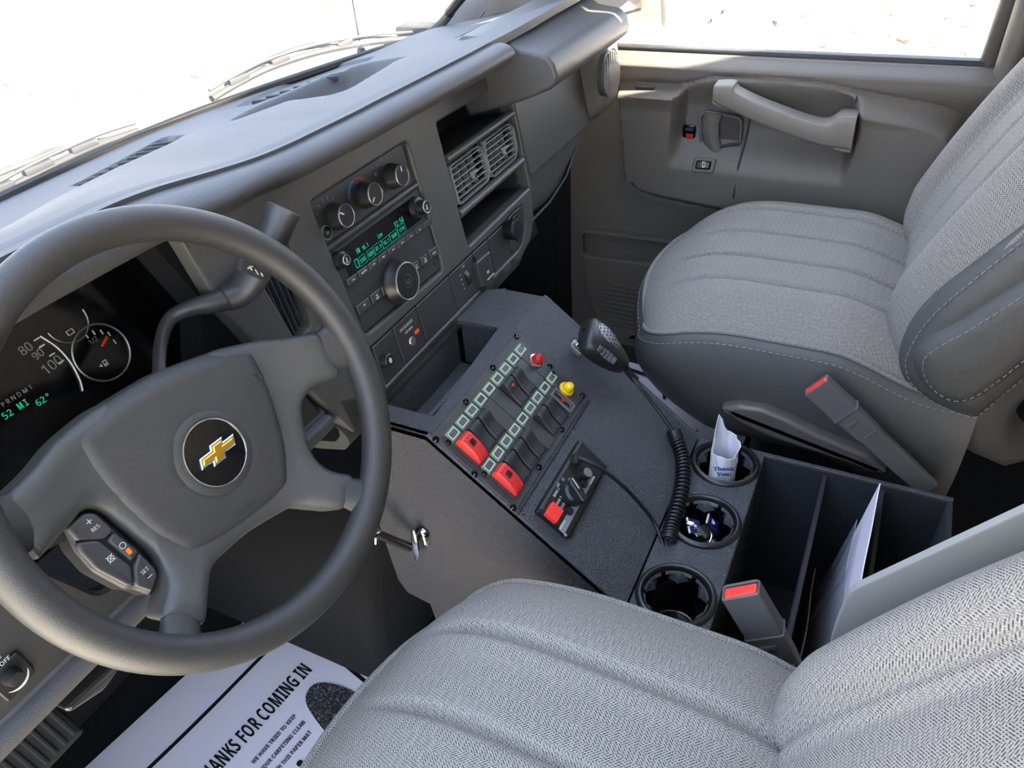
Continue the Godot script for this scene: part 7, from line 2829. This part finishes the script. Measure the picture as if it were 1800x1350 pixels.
func build_seats() -> void:
	seat("grey herringbone cloth passenger seat with leather sides beside the far door", 1.252, -1.0, 0.0, 27.0, 0.050)
	seat("grey herringbone cloth driver's seat in the near foreground", 0.234, 1.0, -0.01, 35.0, 0.012)
	# plastic shield at the foot of the passenger back rest
	var sh := MB.new()
	var o := [Vector2(-0.1628, 0.4652), Vector2(-0.1336, 0.4794), Vector2(-0.0944, 0.4826), Vector2(-0.0545, 0.4726), Vector2(-0.0187, 0.4594), Vector2(0.0246, 0.4477), Vector2(0.0667, 0.4384), Vector2(0.0958, 0.4132), Vector2(0.0733, 0.4052), Vector2(0.0388, 0.4148), Vector2(-0.0038, 0.4196), Vector2(-0.0387, 0.4237), Vector2(-0.0832, 0.4298), Vector2(-0.1297, 0.4442)]
	sh.prism(soft(o, 0.006, 4), 0.0, 0.02, 0.008, Transform3D(Basis(Vector3(0, 0, 1), Vector3.UP, Vector3(-1, 0, 0)), Vector3(1.0, 0, 0)), [], 0, 4)
	solo("seat_side_shield", sh, M.seat_plastic, "curved brown grey plastic shield low on the side of the passenger seat", "seat trim", "", 60)
	buckle("seat belt buckle with a red release button standing beside the passenger seat", [Vector3(0.955, 0.5681, -0.0287)], Vector3(0.955, 0.4271, 0.1501), Vector3(0.12, 0.785, 0.62))
	buckle("seat belt buckle with a red release button standing beside the driver's seat", [Vector3(0.522, 0.6106, -0.0448)], Vector3(0.522, 0.4784, 0.0343), Vector3(0.15, 0.785, 0.62))
	# flat grey panel beside the driver's back rest
	var p := MB.new()
	var po := [Vector2(0.0453, 0.5857), Vector2(0.0454, 0.6349), Vector2(0.0475, 0.6718), Vector2(0.0502, 0.6827), Vector2(0.0714, 0.7144), Vector2(0.1416, 0.8192), Vector2(0.1784, 0.8745), Vector2(0.33, 0.75), Vector2(0.16, 0.45)]
	p.prism(soft(po, 0.02, 5), 0.0, 0.010, 0.002, Transform3D(Basis(Vector3(0, 0, 1), Vector3.UP, Vector3(-1, 0, 0)), Vector3(0.51, 0, 0)), [], 0.002, 2)
	solo("grey_side_panel", p, M.grey_panel, "flat pale grey panel with a rounded corner beside the driver's seat back", "panel")


# ------------------------------------------------------------------ on the floor
func build_floor_things() -> void:
	var mo := Vector3(0.2198, 0.1, -0.9268)
	var fx := Transform3D(Basis(Vector3(0.9892, 0, 0.1468), Vector3(0.1468, 0, -0.9892), Vector3(0, 1, 0)), mo + Vector3(0, 0.007, 0))
	var m := thing("paper_floor_mat", "white paper floor mat with black THANKS FOR COMING IN print under the steering wheel", "paper mat", fx)
	var sh := MB.new()
	var rows := []
	for i in 25:
		var row := PackedVector3Array()
		for j in 25:
			var x := -0.02 + 0.412 * j / 24.0
			var y := -0.56 * i / 24.0
			row.append(Vector3(x - 0.02 * maxf(0, -y - 0.1) * (j / 24.0) * 1.5, y, 0.004 * sin(x * 14) * sin(y * 9) + 0.010 * pow(maxf(0, (x - 0.30) / 0.1), 2)))
		rows.append(row)
	sh.slab(rows, Vector3(0, 0, -0.0008))
	part("sheet", sh, M.paper, m, 179)
	var pr := MB.new()
	var zz := func(p: Vector2) -> float: return 0.004 * sin(p.x * 14) * sin(p.y * 9) + 0.010 * pow(maxf(0, (p.x - 0.30) / 0.1), 2) + 0.0006
	for q in [[Vector2(-0.02, -0.0873), Vector2(0.349, -0.0873), 0.0034], [Vector2(0.346, -0.0873), Vector2(0.326, -0.32), 0.0034]]:
		var r2 := []
		for sgn in [-1, 1]:
			var row := PackedVector3Array()
			for k in 25:
				var p: Vector2 = q[0].lerp(q[1], k / 24.0)
				var nn: Vector2 = (q[1] - q[0]).normalized().orthogonal() * q[2] * sgn
				row.append(Vector3(p.x + nn.x, p.y + nn.y, zz.call(p)))
			r2.append(row)
		pr.slab(r2, Vector3(0, 0, -0.0003))
	var t := [["THANKS FOR COMING IN", 0.184, -0.1715, 0.0285, 0.225, true], ["WE HAVE TRIED TO KEEP", 0.180, -0.2190, 0.0075, 0.0905, true], ["YOUR CARPETING CLEAN", 0.180, -0.2400, 0.0075, 0.0905, true], ["WITH THIS PAPER MAT", 0.178, -0.2610, 0.0075, 0.082, true], ["Our customers are", 0.172, -0.3060, 0.0075, 0.075, false]]
	for l in t:
		var tm := MB.new()
		tm.text(l[0], l[3], Transform3D(), 0.0004, "Droid Sans", l[5])
		var lo := INF
		var hi := -INF
		for q in tm.v:
			lo = minf(lo, q.x); hi = maxf(hi, q.x)
		var k: float = l[4] / maxf(hi - lo, 0.001)
		var b := pr.v.size()
		for q in tm.v:
			var p := Vector2(l[1] + (q.x - (lo + hi) / 2) * k, l[2] + q.y)
			pr.v.append(Vector3(p.x, p.y, zz.call(p) + q.z))
		for i in tm.t:
			pr.t.append(b + i)
	pr.prism(circle(Vector2(0.1744, -0.2842), 0.005, 16), 0.0, zz.call(Vector2(0.174, -0.284)) + 0.0002, 0)
	part("print", pr, M.print_black, m)
	var fp := MB.new()
	var fo := curve([Vector2(0.272, -0.206), Vector2(0.290, -0.218), Vector2(0.303, -0.255), Vector2(0.306, -0.30), Vector2(0.296, -0.345), Vector2(0.262, -0.36), Vector2(0.236, -0.33), Vector2(0.230, -0.295), Vector2(0.240, -0.245), Vector2(0.252, -0.216)], 5, true)
	fp.prism(fo, -0.004, 0.0042, 0)
	part("printed_footprint", fp, M.footprint, m)

	# second mat on the passenger's side
	var m2 := MB.new()
	rows = []
	for i in 9:
		var row := PackedVector3Array()
		for j in 9:
			row.append(Vector3(1.02 + 0.52 * j / 8.0, 0.104 + 0.003 * sin(i * 1.3) * sin(j * 1.1), -0.66 + 0.5 * i / 8.0))
		rows.append(row)
	m2.slab(rows, Vector3(0, -0.001, 0))
	var o2 := thing("paper_floor_mat", "second white paper mat on the floor between the console and the passenger seat", "paper mat")
	part("sheet", m2, M.paper, o2, 179)
	var m2l := MB.new()
	m2l.tube([Vector3(1.5063, 0.109, -0.5015), Vector3(1.4919, 0.109, -0.4221)], 0.004, 6)
	m2l.tube([Vector3(1.4706, 0.109, -0.3851), Vector3(1.4194, 0.109, -0.3668)], 0.004, 6)
	part("print", m2l, M.print_black, o2)

	# brake pedal
	var bp := thing("brake_pedal", "black ribbed brake pedal in the dark at the bottom left", "pedal")
	var c0 := Vector3(0.1449, 0.4117, -0.76)
	var pf := frame(c0, Vector3.RIGHT, Vector3(0, 0.75, -0.66))
	var pm := MB.new()
	pm.box(Vector3.ZERO, Vector3(0.085, 0.062, 0.014), 0.006, 2, pf)
	part("pad", pm, M.base_dark, bp)
	for k in 6:
		var r := MB.new()
		r.box(Vector3(-0.032 + 0.0128 * k, 0, 0.008), Vector3(0.006, 0.05, 0.004), 0.0015, 1, pf)
		part("rib", r, M.base_dark, bp)
	var pa := MB.new()
	pa.tube([pf * Vector3(0, 0, -0.005), pf * Vector3(0, 0.05, -0.06), pf * Vector3(0, 0.30, -0.10)], 0.011, 10)
	part("arm", pa, M.base_dark, bp)

	# hoses along the foot of the engine hump
	var h := thing("floor_conduit", "pair of black ribbed conduits curving along the floor beside the console foot", "conduit")
	for k in 2:
		var t2 := MB.new()
		var pts := [Vector3(0.5706, 0.14, -0.6452), Vector3(0.6123, 0.15, -0.6331), Vector3(0.6521, 0.18, -0.6198), Vector3(0.6732, 0.24, -0.6035)]
		var pq := []
		for p in pts: pq.append(p + Vector3(0.022 * k, -0.005 * k, 0.018 * k))
		t2.tube(curve(pq, 6), 0.010, 12)
		part("conduit", t2, M.gloss_flat, h)
